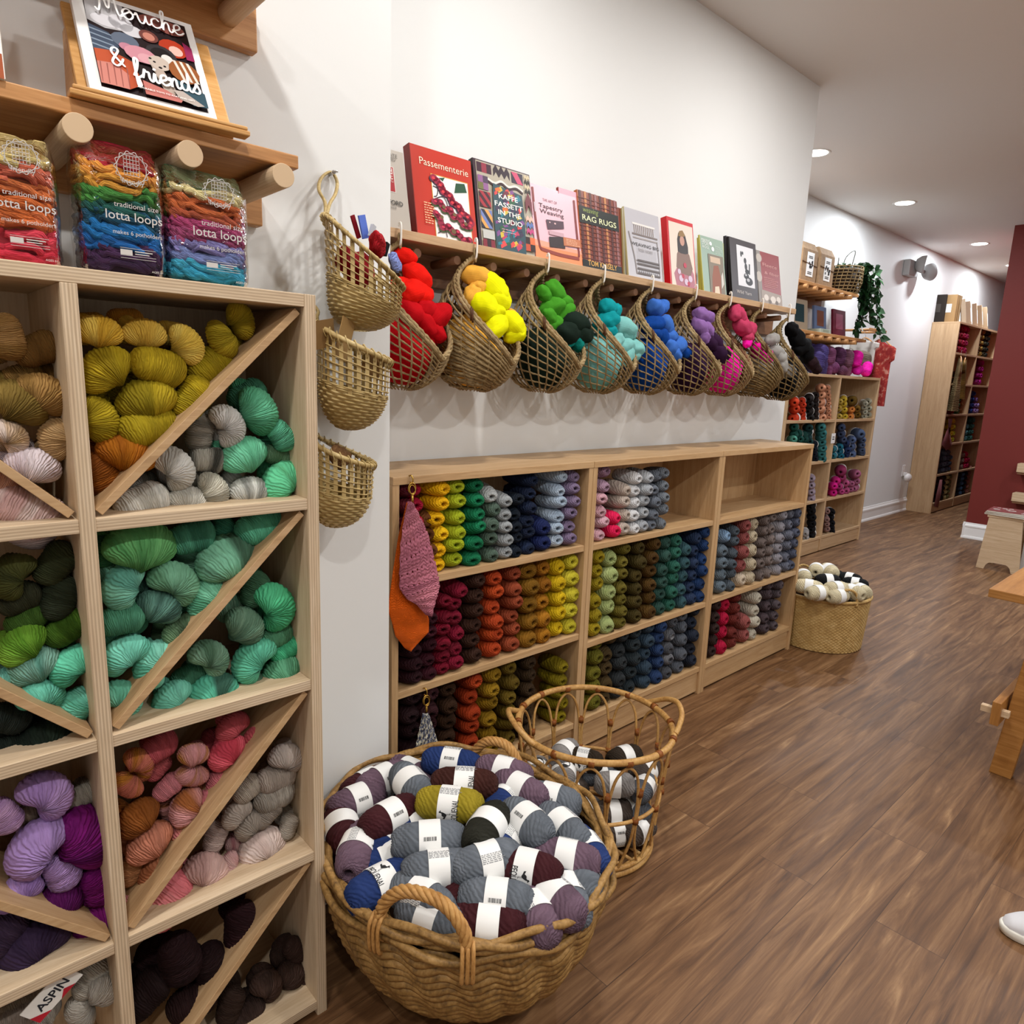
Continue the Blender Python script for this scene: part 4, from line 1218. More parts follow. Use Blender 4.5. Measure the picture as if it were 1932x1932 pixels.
def pod_meshes(rows, mer, wide):
    body = MB()
    ss = [.09, .17] + [.17 + (.95 - .17) * ((i + 1) / rows) for i in range(rows)]
    for i, s in enumerate(ss):
        pts = [pod(2 * PI * k / 72, s) * (1 + .006 * sin(k * PI * mer / 72 * 2)) for k in range(72)]
        twist(body, pts, .0040 if i < 2 else (.0030 if not wide else .0052), True)
    for i in range(mer):
        phi = 2 * PI * (i + .5) / mer
        pts = [pod(phi + .10 * s_ / 14, s_ / 14 * .985) for s_ in range(15)]
        twist(body, pts, .0030)
    if wide:
        for i in range(rows):
            s = .2 + .74 * (i + .5) / rows
            pts = [pod(2 * PI * k / 72, s) * (.985 + .012 * sin(k * PI * mer / 72)) for k in range(72)]
            body.tube(pts, .0075, 5, closed=True, flat=.35, up=(0, 1, 0))
    rim = MB()
    for o in (0, PI):                              # two plies wound round each other
        pts = []
        for k in range(120):
            p = pod(2 * PI * k / 120, 0); a = k / 120 * 2 * PI * 26 + o
            pts.append(p + Vector((0, cos(a), sin(a))) * .0042)
        rim.tube(pts, .0058, 6, closed=True)
    rim2 = MB()
    pts = [pod(2 * PI * k / 100, .035) * 1.015 for k in range(100)]
    twist(rim2, pts, .0065, True)
    loop = MB()
    loop.tube(smooth_path([(-.036, -.016, .20), (-.046, -.015, .225), (-.039, -.014, .243), (-.030, -.015, .225), (-.036, -.016, .20)], 5), .003, 5)
    return body.mesh('net_body'), rim.mesh('rim'), rim2.mesh('rim_cord'), loop.mesh('hanging_loop')


PODN = pod_meshes(8, 26, False); PODW = pod_meshes(10, 20, True)


def tie_mesh(phi):
    m = MB(); p = pod(phi, .03); n = Vector((sin(phi), -cos(phi), 0))
    t = (pod(phi, .1) - pod(phi, 0)).normalized()
    for o in (-.004, .004):
        tg = (pod(phi + .05, .02) - pod(phi - .05, .02)).normalized() * o
        m.tube([p + tg + n * .012 * cos(a) * 1.1 + t * .02 * sin(a) for a in [2 * PI * k / 12 for k in range(12)]], .0032, 5, closed=True)
    return m.mesh('tie')


TIES = [tie_mesh(a) for a in (-1.15, 1.15)]
PODS = [  # colour word, hook x, dense, turn
    ('red', 1.195, 0, .42), ('yellow', 1.484, 1, .40), ('green', 1.813, 0, .36), ('teal', 2.118, 0, .42), ('blue', 2.425, 0, .40), ('purple', 2.745, 0, .44), ('pink', 3.035, 0, .38), ('grey', 3.335, 1, .46), ('black', 3.625, 0, .42)]
PODY, TIPY = 1.858, 1.828
for k, (nm, x, dense, turn) in enumerate(PODS):
    big = 1.0 if k else 1.02
    zt = 1.878 if k < 8 else 1.86
    t = thing('seagrass_hanging_basket', f'teardrop seagrass net basket filled with {nm} wool roving' if nm != 'black' else 'teardrop seagrass net basket filled with black wool, last on the ledge', 'basket', (x + .03, PODY, zt - .215), 'seagrass baskets under the ledge')
    t.rotation_euler.z = turn
    A = PODW if dense else PODN
    mt = M_grass2 if k in (7, 8) else M_grass
    for me, n_ in zip(A, ('net_body', 'rim', 'rim_cord', 'hanging_loop')): inst(me, n_, mt, t)
    for q in TIES: inst(q, 'tie', M_tie, t)
    hx = x
    m = MB()
    m.tube(smooth_path([(hx, 1.832, 1.925), (hx, 1.829, 1.934), (hx, 1.823, 1.934), (hx, 1.820, 1.920), (hx, 1.821, 1.888), (hx, 1.825, 1.874), (hx, 1.835, 1.875), (hx, 1.838, 1.886)], 5), .0032, 8)
    o = m.build('wire_hook', M_hook, loc=(hx, 1.83, 1.92))
    tag(o, f'white wire hook holding up the {nm} wool basket', 'hook', 'white hooks along the book ledge')

G6 = lambda x, y: (960 + x / 3.22, 300 + y / 3.22)
G5 = lambda x, y: (580 + x / 4.025, 300 + y / 4.025)


def wool_braid(label, pod_i, lumps, c, G, core=None, plump=1.0):
    """puffed lumps of one roving braid lying in a pod; lumps: zoomed photo x, y, radius"""
    nm, hx, _, _ = PODS[pod_i]; zc = (1.878 if pod_i < 8 else 1.86) - .215
    m = MB(); sc = 3.22 if G is G6 else 4.025; first = None
    for i, (x, y, r) in enumerate(lumps):
        u, v = G(x, y)
        yy = 1.79
        for _ in range(4):
            p = PY(u, v, yy); zr = p.z - zc
            yy = min(1.85, max(1.76, 1.848 - (.215 - zr) * .24))
        k = mpp(p); R = r / sc * k * 1.22 * plump
        first = first or p
        Mq = Euler((rnd.uniform(-.6, .6), rnd.uniform(-.9, .9), rnd.uniform(-.5, .5))).to_matrix()
        def fn(a, t_, R=R, Mq=Mq, p=p, i=i):
            th = 2 * PI * a; ph = PI * (t_ - .5)
            q = Vector((1.34 * cos(ph) * cos(th), .82 * cos(ph) * sin(th), .86 * sin(ph)))
            d = 1 + .025 * sin(11 * th + 2 * sin(3 * ph) + i) * cos(ph) + .16 * noise.noise(q * 1.7 + Vector((i * 3.3, pod_i, 0)))
            return Mq @ (q * R * d) + p
        m.grid(fn, 36, 18, cu=True)
    if core:                                        # the rest of the braid, down inside the net
        for q, R in core:
            def fn(a, t_, R=R, q=q):
                th = 2 * PI * a; ph = PI * (t_ - .5); w = Vector((cos(ph) * cos(th), cos(ph) * sin(th), sin(ph)))
                return w * R * (1 + .12 * noise.noise(w * 2.2 + Vector(q) * 9)) + Vector((hx + .03, PODY, zc)) + Vector(q)
            m.grid(fn, 24, 14, cu=True)
    o = m.build('wool_roving', roving(c), loc=first)
    tag(o, label, 'wool', 'wool rovings in the hanging baskets')


CORE = [((0, .0, -.10), .095), ((0.03, .0, -.06), .085), ((-.03, .005, -.065), .085)]
wool_braid('scarlet wool roving puffed up in the red hanging basket', 0, [(740, 740, 62), (830, 890, 85), (800, 1010, 95), (860, 1060, 70), (700, 960, 60)], 'e0180c', G5)
wool_braid('deep red wool roving low in the red hanging basket', 0, [(780, 1170, 90), (900, 1150, 80), (980, 1200, 85), (900, 1270, 80), (970, 1310, 65)], 'b00410', G5, CORE)
wool_braid('amber wool roving at the top of the yellow hanging basket', 1, [(1285, 890, 78), (1300, 960, 60), (1250, 1030, 62), (1530, 1180, 40)], 'e0a440', G5, [((0, 0, -.10), .1), ((-.02, .01, -.05), .09)])
wool_braid('neon yellow wool roving in the yellow hanging basket', 1, [(1420, 1000, 100), (1460, 1080, 80), (1345, 1120, 100), (1400, 1160, 70), (1430, 1270, 85), (1560, 1265, 85), (1570, 1340, 55)], 'e8e808', G5)
wool_braid('grass green wool roving in the green hanging basket', 2, [(215, 820, 40), (285, 815, 58), (320, 870, 48), (265, 900, 55), (330, 930, 50), (250, 965, 45), (280, 1000, 40)], '3f8a22', G6)
wool_braid('blackish green wool roving in the green hanging basket', 2, [(380, 1000, 75), (350, 1060, 70), (420, 1060, 65)], '14221a', G6, CORE)
wool_braid('sliver of teal wool roving at the lip of the green hanging basket', 2, [(415, 1115, 42), (375, 1100, 35)], '0c7a70', G6)
wool_braid('bright teal wool roving in the teal hanging basket', 3, [(600, 905, 55), (640, 930, 42), (590, 985, 55), (600, 1050, 40)], '0a8a90', G6)
wool_braid('pale aqua wool roving in the teal hanging basket', 3, [(690, 1020, 60), (720, 1060, 45), (640, 1110, 48), (700, 1140, 50), (755, 1150, 50), (715, 1195, 45), (770, 1185, 35)], '78b4b0', G6, CORE)
wool_braid('cornflower blue wool roving in the blue hanging basket', 4, [(890, 910, 52), (930, 900, 40), (950, 1020, 55), (960, 1080, 45), (980, 1150, 50), (1030, 1130, 50), (1010, 1190, 40)], '3a68b8', G6)
wool_braid('strong blue wool roving in the blue hanging basket', 4, [(870, 1010, 55), (890, 1060, 45), (930, 1090, 45), (1072, 1175, 32)], '0c3c88', G6, CORE)
wool_braid('mauve wool roving in the purple hanging basket', 5, [(1165, 945, 45), (1205, 960, 38), (1160, 1020, 42), (1205, 1045, 42), (1190, 1090, 35)], '84609a', G6)
wool_braid('dark plum wool roving in the purple hanging basket', 5, [(1215, 1115, 42), (1250, 1120, 48), (1270, 1180, 50), (1310, 1190, 38)], '2c1430', G6, CORE)
wool_braid('rose wool roving in the pink hanging basket', 6, [(1375, 935, 42), (1405, 960, 42), (1420, 1020, 48), (1460, 1040, 42), (1455, 1085, 35)], 'b03a5a', G6)
wool_braid('hot pink wool roving in the pink hanging basket', 6, [(1450, 1115, 28), (1510, 1160, 42), (1545, 1195, 42), (1560, 1215, 30)], 'f018a0', G6, CORE)
wool_braid('pale grey wool roving in the grey hanging basket', 7, [(1600, 1095, 35), (1630, 1175, 38), (1650, 1225, 40), (1690, 1285, 40), (1660, 1260, 35)], '94928e', G6, CORE)
wool_braid('black wool roving in the last hanging basket', 8, [(1720, 1040, 42), (1750, 1090, 48), (1780, 1140, 48), (1810, 1190, 42)], '0a0a0c', G6, CORE)
wool_braid('dark brown wool roving low in the last hanging basket', 8, [(1840, 1240, 38), (1865, 1270, 32)], '241418', G6)

# ------------------------------------------------------------------ bamboo pockets on the pier
def bam(phi, s, W=.118, D=.095, H=.15, rise=.15):
    """phi 0 = front lip; s 0 = rim, 1 = foot"""
    zr = rise * ((1 - cos(phi)) / 2) ** 1.1
    z = zr + (-H - zr) * s
    f = max(0, 1 - (max(0, -(z + .03)) / (H - .0279)) ** 2.6) ** .5 if z < -.03 else 1 + .05 * (z + .03) / .15
    back = max(0, -cos(phi))
    return Vector((W * f * sin(phi), -D * f * cos(phi) * (1 - .25 * back), z))


def bam_set(rise):
    BM = lambda p, q: bam(p, q, rise=rise)
    bm1 = MB()
    for k in range(30):
        a = 2 * PI * (k + .5) / 30; w = .085
        for i in range(10):
            pass
        bm1.grid(lambda u, v, a=a: BM(a + (v - .5) * w * 1.25, .02 + .56 * u) * 1.0, 10, 2)
    for i in range(6):
        s = .15 + .075 * i
        pts = [BM(2 * PI * k / 120, s) * (1 + .010 * sin(2 * PI * 15 * k / 120 + (PI if i % 2 else 0))) for k in range(120)]
        bm1.tube(pts, .0032, 5, closed=True, flat=.5, up=(0, 0, 1))
    STRIPS = bm1.mesh('open_weave')
    bm2 = MB()
    def dense(u, v):
        s = .50 + .50 * u; p = BM(2 * PI * v, min(s, .9995))
        d = .0032 * sin(2 * PI * 15 * v + (PI if int(u * 13) % 2 else 0)) + .0022 * sin(2 * PI * 13 * u)
        n = Vector((p.x, p.y, 0)); n = n.normalized() if n.length > 1e-5 else n
        return p + n * d
    bm2.grid(dense, 78, 150, cv=True); DENSE = bm2.mesh('close_weave')
    bm3 = MB()
    for o, r in ((-.003, .0045), (.004, .0055)):
        bm3.tube([BM(2 * PI * k / 90, .02) * 1.0 + Vector((BM(2 * PI * k / 90, .02).x, BM(2 * PI * k / 90, .02).y, 0)).normalized() * o for k in range(90)], r, 6, closed=True)
    for k in range(30):                               # lashing round the rim
        a = 2 * PI * k / 30; p = BM(a, .02); q = BM(a + .10, .02); n = Vector((p.x, p.y, 0)).normalized()
        bm3.tube(smooth_path([p - n * .010, p + Vector((0, 0, .009)), (p + q) / 2 + n * .011, q - Vector((0, 0, .014)), q - n * .008], 3), .0016, 4)
    BRIM = bm3.mesh('rim')
    return STRIPS, DENSE, BRIM


BKS = [(.865, 1.49, 1.700, 1.0, 'top', 'holding red and blue knitted bits'), (.835, 1.49, 1.528, .98, 'middle', 'with kraft paper tags sticking out'), (.80, 1.495, 1.285, .92, 'lowest', 'with brown scraps inside')]
FACE = math.radians(62)
for x, y, z, sc, nm, what in BKS:
    t = thing('bamboo_wall_basket', f'woven bamboo pocket basket on the pier, {nm} of three, {what}', 'basket', (x, y, z), 'bamboo pockets on the pier')
    RS = .21 if nm == 'top' else .075; STRIPS, DENSE, BRIM = bam_set(RS)
    t.rotation_euler.z = FACE; hz = .70 if nm == 'top' else 1.12; t.scale = (sc, sc, sc * hz)
    inst(STRIPS, 'open_weave', M_bam, t); inst(DENSE, 'close_weave', M_bam, t); inst(BRIM, 'rim', M_bam, t)
    Rz = Matrix.Rotation(FACE, 3, 'Z')
    bq = bam(PI, 0, rise=RS) * sc; bq.z *= hz; bk = Vector((x, y, z)) + Rz @ bq
    hk = Vector((bk.x + .01, YP - .004, z + .13 * sc)) if nm != 'top' else Vector((.849, YP - .004, 1.955))
    def wl(p, hz=hz):
        w_ = (Rz.inverted() @ (Vector(p) - Vector((x, y, z)))) / sc; w_.z /= hz; return w_
    lp = MB(); d = hk - bk
    lp.tube([wl(q) for q in smooth_path([bk - Vector((0, 0, .012)), bk + d * .25 + Vector((-.004, -.004, 0)), bk + d * .55 + Vector((-.022, 0, 0)), bk + d * .85 + Vector((-.02, 0, 0)), hk + Vector((0, -.004, .004)), bk + d * .85 + Vector((.02, 0, 0)), bk + d * .55 + Vector((.020, 0, 0)), bk + d * .25 + Vector((.006, -.006, 0)), bk - Vector((0, .006, .012))], 6)], .0042, 7)
    inst(lp.mesh('hanging_loop'), 'hanging_loop', M_bam, t)
    if nm == 'top':
        m = MB(); m.tube([(hk.x, YP, hk.z), (hk.x, YP - .025, hk.z)], .0035, 10); m.lathe([(.001, 0), (.007, 0), (.007, .003), (.001, .003)], 16, (hk.x, YP - .028, hk.z))
        o = m.build('wall_hook', plain('c8c8c8', .3, .5, 1), loc=tuple(hk)); tag(o, 'small steel screw hook in the pier holding the top bamboo basket', 'hook')
# things in the pockets
def scrap(name, lab, cat, u, v, y, size, c, rot, kind='pad'):
    p = PY(u, v, y); m = MB(); M = Matrix.Translation(p) @ Euler(rot).to_matrix().to_4x4()
    w, h, d = size
    if kind == 'pad':
        def fn(a, b):
            q = Vector((cos(PI * (b - .5)) * cos(2 * PI * a), cos(PI * (b - .5)) * sin(2 * PI * a), sin(PI * (b - .5))))
            k = 1 + .35 * noise.noise(q * 1.7 + Vector((u * .1, v * .1, 0)))
            return M @ Vector((q.x * w / 2 * k, q.y * d * .6 * k, q.z * h / 2 * k))
        m.grid(fn, 24, 14, cu=True)
        mt = yarn(c, None, .6, 20, .5, 'knit')
    else:
        m.box(-w / 2, w / 2, -d / 2, d / 2, -h / 2, h / 2, M=M); mt = plain(c, .75, .15)
    o = m.build(name, mt, loc=p); tag(o, lab, cat); return o
scrap('fabric_bundle', 'folded red knitted bundle in the top bamboo basket', 'fabric', 712, 462, 1.43, (.075, .045, .03), 'a0101c', (.2, .5, .9))
scrap('fabric_bundle', 'second red bundle deeper inside the top bamboo basket', 'fabric', 672, 505, 1.46, (.12, .08, .05), '8a0a16', (0, .3, .5))
scrap('ribbon', 'stiff blue ribbon end standing out of the top bamboo basket', 'ribbon', 686, 428, 1.48, (.022, .05, .004), '5a74c8', (0, -.3, .3), 'card')
scrap('ribbon', 'thin dark red ribbon beside the blue one in the top bamboo basket', 'ribbon', 671, 428, 1.485, (.012, .05, .004), '7a0c18', (0, -.45, .3), 'card')
scrap('fabric_bundle', 'pale blue folded patch at the tip of the top bamboo basket', 'fabric', 745, 495, 1.45, (.06, .03, .012), '8898d8', (.2, .6, .5))
scrap('binder_clip', 'black binder clip at the rim of the top bamboo basket', 'clip', 727, 470, 1.45, (.012, .03, .01), '101014', (.1, .3, .4), 'card')
scrap('binder_clip', 'grey metal clip standing up in the top bamboo basket', 'clip', 702, 436, 1.47, (.012, .028, .008), 'b8bcc4', (.1, .3, .4), 'card')
scrap('paper_tag', 'kraft paper tag standing tall in the middle bamboo basket', 'tag', 650, 640, 1.43, (.05, .09, .002), 'a07f50', (.1, .28, .5), 'card')
scrap('paper_tag', 'kraft paper tag poking sideways out of the middle bamboo basket', 'tag', 704, 690, 1.41, (.09, .045, .002), '8a683e', (.3, .32, .6), 'card')
scrap('paper_tag', 'kraft paper tag half hidden beside the cubby in the middle bamboo basket', 'tag', 612, 630, 1.43, (.06, .06, .002), '80623c', (.1, -.2, .3), 'card')
scrap('paper_tag', 'white barcode tag in the lowest bamboo basket', 'tag', 614, 848, 1.47, (.05, .022, .002), 'd8d8d6', (.2, .45, .4), 'card')
scrap('fabric_bundle', 'brown scrap bundle in the lowest bamboo basket', 'fabric', 640, 862, 1.48, (.07, .05, .03), '6a4a2c', (.1, .5, .4))
# ------------------------------------------------------------------ books on the ledge
M_page = plain('dcd6c8', .8, .1, name='paper_pages')
BLEAN = .36                                        # how far a book's top sits back of its foot


class Bk:
    """a book standing on the ledge, leaning on the wall; drawings in cover units (0..1, 0..1)"""
    def __init__(s, label, ul, ur, vb_l, vb_r, vt, cover, thick=.016, spine=None, group='books on the ledge', y0=None, lean=.05, gloss=.3, name='book'):
        y0 = (y0 - .014) if y0 else 1.852
        a = PY(ul, vb_l, y0); c = PY(ur, vb_r, y0)
        z0 = LZ1 + .0005
        s.w = c.x - a.x; s.x = a.x
        s.h = PY(ul, vt, y0 + lean * .8).z - z0
        th = math.asin(min(.5, lean / max(.1, s.h)))
        s.T = Matrix.Translation((s.x, y0, z0)) @ Matrix.Rotation(-th, 4, 'X')   # local x right, y back, z up
        s.t = thing(name, label, 'book', (s.x + s.w / 2, y0, z0), group)
        s.th = thick; s.lift = .0006
        m = MB(); b = .0022
        m.box(0, s.w, 0, b, 0, s.h, M=s.T); m.box(0, s.w, thick - b, thick, 0, s.h, M=s.T)
        mats = [plain(cover, .35, .4)]
        m.build('cover', mats, s.t, bevel=.0006)
        m = MB(); m.box(-.0016, .0016, -.0002, thick + .0002, 0, s.h, M=s.T); m.build('spine', plain(spine or cover, .35, .4), s.t, bevel=.0006)
        m = MB(); m.box(.0018, s.w - .002, b, thick - b, .002, s.h - .002, M=s.T); m.build('page_block', M_page, s.t)

    def P(s, x, y): return s.T @ Vector((x * s.w, -s.lift, y * s.h))

    def draw(s, name, polys, c, rough=.4):
        m = MB(); s.lift += .00022
        mt = c if not isinstance(c, str) else plain(c, rough, .35)
        for P in polys:
            b = len(m.v); m.v += [tuple(s.P(x, y)) for x, y in P]; m.face(range(b, b + len(P)))
        m.build(name, mt, s.t); return s

    def rect(s, name, x0, y0, x1, y1, c): return s.draw(name, [[(x0, y0), (x1, y0), (x1, y1), (x0, y1)]], c)

    def text(s, body, x, y, width, c, h=None, align='LEFT', bold=0, shear=0, name='title'):
        """width and h in cover units"""
        V, F = text_fit(body, width, shear, bold, None)
        k = s.w / s.h
        if h: vy = h / .72; wmax = text_geo(body, 1, shear, bold); V = [(a, b0 * vy, 0) for (a, _, _), (_, b0, _) in zip(V, text_geo(body, 1, shear, bold)[0])]
        else: V = [(a, b0 * k, 0) for a, b0, _ in V]
        dx = {'LEFT': 0, 'CENTER': width / 2, 'RIGHT': width}[align]
        s.lift += .00022
        m = MB(); m.add([s.P(x - dx + a, y + b0) for a, b0, _ in V], F); m.build(name, plain(c, .45, .3), s.t); return s

    def ellip(s, name, L, c, n=14):
        k = s.w / s.h
        return s.draw(name, [[(x + rx * cos(2 * PI * i / n + r), y + ry * sin(2 * PI * i / n + r)) for i in range(n)] for x, y, rx, ry, r in L], c)

    def line(s, name, pts, w, c):
        P = smooth_path([(x, y, 0) for x, y in pts], 6); k = s.w / s.h; L, R_ = [], []
        for i, p in enumerate(P):
            d = P[min(i + 1, len(P) - 1)] - P[max(i - 1, 0)]; d = Vector((d.x, d.y / k)); d.normalize() if d.length else None
            nn = Vector((-d.y, d.x * k)) * w / 2
            L.append((p.x + nn.x, p.y + nn.y)); R_.append((p.x - nn.x, p.y - nn.y))
        return s.draw(name, [[L[i], R_[i], R_[i + 1], L[i + 1]] for i in range(len(L) - 1)], c)


def greek(s, x, y, w, n, dy, c, hh=.008, seed=1):
    """lines of print too small to read"""
    r = random.Random(seed); P = []
    for k in range(n):
        q = x; e = x + w * r.uniform(.7, 1)
        while q < e:
            d = r.uniform(.02, .06); P.append([(q, y - k * dy), (q + d, y - k * dy), (q + d, y - k * dy + hh), (q, y - k * dy + hh)]); q += d + .012
    s.draw('small_print', P, c)


# 1 grey needle book behind the pier corner
b = Bk('pale grey craft book half hidden behind the pier corner, red panel on its cover', 690, 776.5, 420, 433, 262, 'b4aca2', .014)
b.rect('red_panel', .12, .46, .74, .78, 'd8cfc8').rect('red_panel', .135, .468, .725, .772, 'a01420')
b.text('PUNCH', .70, .69, .50, 'e8dcd4', align='RIGHT').text('NEEDLE', .70, .625, .5, 'e8dcd4', align='RIGHT').text('HOOKING', .70, .58, .4, 'd8b0a8', align='RIGHT')
b.draw('needle_motif', [[(.3, .53), (.6, .545), (.62, .55), (.6, .555), (.3, .54)]], 'f0e4dc')
greek(b, .2, .50, .45, 2, .02, 'd8a8a0'); b.text('INTERMEDIATE', .85, .90, .7, '6a645e', align='RIGHT').text('ADVANCED', .80, .855, .5, '6a645e', align='RIGHT')
b.text('OXFORD', .86, .30, .5, '4a4642', align='RIGHT', bold=.02); b.text('amy hold', .7, .25, .3, '7a746e', align='RIGHT')
# 2 Passementerie
b = Bk('red hardback craft book titled Passementerie with looped braid on its cover', 788, 902, 433, 455, 268, 'b82c18', .032, '7a1a10', lean=.05)
b.rect('picture', .29, .0, .91, .72, 'c89a40').rect('picture', .30, .0, .90, .71, 'e6e2e0')
b.text('Passementerie', .13, .795, 0.80, 'f0e0c8', h=.085, bold=-.004)
braid = [(.32, .66), (.42, .60), (.46, .53), (.56, .50), (.60, .43), (.70, .40), (.75, .33), (.84, .30), (.89, .24)]
b.draw('leaf', [[(.66, .56), (.88, .60), (.85, .70), (.70, .68)]], '1c4a30').draw('leaf', [[(.42, .69), (.52, .71), (.48, .66)]], '1c4a30')
for off, c in ((0, '3a2238'), (.018, '96183a')):
    b.ellip('braid', [(p.x + off, p.y + off * .8, .062, .042, .4) for p in smooth_path([(x, y, 0) for x, y in braid], 2)], c)
b.ellip('braid', [(p.x + .01, p.y + .012, .026, .016, .4) for p in smooth_path([(x, y, 0) for x, y in braid], 1)], 'd8303c')
b.line('thread', [(.31, .58), (.38, .56), (.36, .48), (.31, .46)], .012, '2a1c2c').line('thread', [(.33, .44), (.46, .48), (.52, .40), (.48, .33)], .012, '2a1c2c').line('thread', [(.52, .38), (.62, .40), (.68, .33), (.66, .25)], .012, '2a1c2c').line('thread', [(.70, .27), (.80, .30), (.87, .25)], .012, '2a1c2c').line('thread', [(.32, .05), (.44, .09), (.47, .02)], .012, '2a1c2c')
for Pth in ([(.31, .40), (.40, .41), (.46, .34), (.56, .35), (.60, .27), (.70, .29), (.76, .20), (.86, .20)], [(.31, .27), (.37, .22), (.40, .12), (.50, .15), (.58, .09), (.64, .10), (.74, .03), (.84, .04)]):
    Q = smooth_path([(x, y, 0) for x, y in Pth], 2)
    b.ellip('braid', [(p.x, p.y - .022, .062, .034, .3) for p in Q], '3a4a22'); b.ellip('braid', [(p.x, p.y, .056, .036, .3) for p in Q], '8c1638'); b.ellip('braid', [(p.x + .012, p.y + .008, .026, .015, .3) for p in Q[::2]], 'c02848')
b.ellip('bead', [(.45, .36, .03, .022, 0), (.62, .30, .03, .022, 0), (.80, .22, .03, .022, 0), (.40, .24, .03, .022, 0), (.58, .10, .04, .028, 0)], '6a5030')
greek(b, .13, .36, .15, 9, .028, 'e8b890', .01)
# 3 studio book
b = Bk('tall craft book covered in bright patchwork with white lettering', 905.5, 1011, 456, 477, 296, '3a2430', .02, '20141c', lean=.05)
r = random.Random(3)
PAL = ['7a2436', 'b84a2c', 'd88a3c', '2c5a54', '4a3a70', 'c8486c', '8a8a5a', '263850', 'd8a868']
def patch(x0, y0, x1, y1, n, mth, cs, nm):
    P = {c: [] for c in cs}; w = (x1 - x0) / n; m_ = max(1, int((y1 - y0) / w * b.h / b.w)); h = (y1 - y0) / m_
    for i in range(n):
        for j in range(m_):
            X, Y = x0 + i * w, y0 + j * h
            if mth == 'tri':
                P[cs[(i + j) % len(cs)]].append([(X, Y), (X + w, Y), (X, Y + h)]); P[cs[(i + j + 1) % len(cs)]].append([(X + w, Y), (X + w, Y + h), (X, Y + h)])
            elif mth == 'chev':
                c = cs[j % len(cs)]; P[c].append([(X, Y), (X + w / 2, Y + h * .5), (X + w / 2, Y + h * 1.2), (X, Y + h * .7)]); P[c].append([(X + w / 2, Y + h * .5), (X + w, Y), (X + w, Y + h * .7), (X + w / 2, Y + h * 1.2)])
            else: P[cs[(i + j) % len(cs)]].append([(X, Y), (X + w, Y), (X + w, Y + h), (X, Y + h)])
    for c in cs:
        if P[c]: b.draw(nm, P[c], c)
b.rect('patch_ground', .04, .0, .985, .985, 'a8a090')
patch(.05, .86, .30, .97, 3, 'sq', ['3a1a2c', '8c2c40'], 'patch'); patch(.33, .85, .62, .97, 3, 'chev', ['2c1c28', '9a2c44'], 'patch'); patch(.65, .84, .86, .97, 2, 'tri', ['2a2034', 'c04468'], 'patch'); patch(.88, .74, .985, .97, 2, 'chev', ['20180f', 'c0b090'], 'patch')
b.line('scroll', [(.22, .80), (.34, .77), (.46, .81), (.58, .77), (.72, .80), (.84, .76)], .035, 'd8d4cc').line('scroll', [(.22, .775), (.34, .745), (.46, .785), (.58, .745), (.72, .775), (.84, .735)], .03, '33171f')
patch(.05, .66, .22, .82, 2, 'sq', ['6a6a3a', '8a5a8a', '4a3a50'], 'patch'); patch(.05, .46, .24, .64, 3, 'tri', ['3a1a28', 'a02c38'], 'patch'); patch(.05, .22, .24, .43, 3, 'tri', ['20243a', 'd89a50', '6a7ab0'], 'patch'); b.rect('patch', .06, .10, .26, .20, 'b8b8b4'); patch(.05, .0, .25, .09, 3, 'sq', ['7a2030', '2a1420'], 'patch')
patch(.86, .50, .985, .72, 1, 'chev', ['6a2a34', 'd8905c', '3a5a44'], 'patch'); patch(.85, .25, .985, .47, 2, 'chev', ['b8407a', '5a70a8', 'd8b0a0'], 'patch'); patch(.80, .05, .985, .22, 2, 'sq', ['b84a2c', '2c1a1c', 'd86a3c'], 'patch')
b.draw('label_ground', [[(.27, .0), (.80, .0), (.82, .40), (.80, .70), (.29, .76), (.26, .40)]], '2c4a54')
cs = ['b83a5a', '2a7a8a', '7a4a86', 'd06a34', 'c8b040', '38304a', '2a5a3c', '6a2438', 'd84444']
m = MB(); b.lift += .0003
for k in range(60):
    X = r.uniform(.28, .72); Y = r.uniform(.01, .68); w, h = r.uniform(.05, .11), r.uniform(.05, .11); q = len(m.v)
    m.v += [tuple(b.P(x, y) + Vector((0, -.000006 * k, 0))) for x, y in ((X, Y), (X + w, Y + h * .5), (X + w * .6, Y + h), (X - w * .1, Y + h * .6))]; m.face(range(q, q + 4), None, r.randrange(len(cs)))
m.build('patchwork_pattern', [plain(c, .4, .35) for c in cs], b.t); b.lift += .0005
for k, (tx, w) in enumerate((('KAFFE', .34), ('FASSETT', .50), ('IN THE', .40), ('STUDIO', .44))): b.text(tx, .54, .60 - k * .095, w, 'f4f0e8', h=.058, align='CENTER', bold=.012)
greek(b, .38, .24, .3, 2, .03, 'd8a0b0')
# 4 tapestry weaving (two copies)
b2 = Bk('second copy of the pink tapestry book, its edge showing behind the first', 1060, 1101, 485, 493, 352, 'e0a8b8', .010, '8a3028', y0=1.882, lean=.0355)
b = Bk('pink craft book with loom drawing titled Tapestry Weaving', 1011.5, 1100, 474.5, 494, 343, 'e0b4c0', .012, '8a4038', lean=.05)
b.rect('lower_ground', 0, 0, 1, .17, 'e08a5c').draw('lower_ground', [[(0, .17), (1, .17), (1, .22), (0, .25)]], 'e09c84')
b.text('THE ART OF', .24, .80, .30, '8a6470').text('Tapestry', .15, .705, .50, '3a2830', h=.058).text('Weaving', .16, .63, .50, '3a2830', h=.058)
b.line('loom_bar', [(.05, .95), (.055, .6), (.09, .2), (.13, .12)], .04, '7a2a28').line('loom_bar', [(.92, .93), (.92, .6), (.93, .2), (.92, .13)], .04, '7a2a28').line('loom_bar', [(.12, .13), (.5, .10), (.93, .10)], .05, '8a3a30').line('loom_bar', [(.06, .75), (.065, .62)], .03, 'b8a8b0')
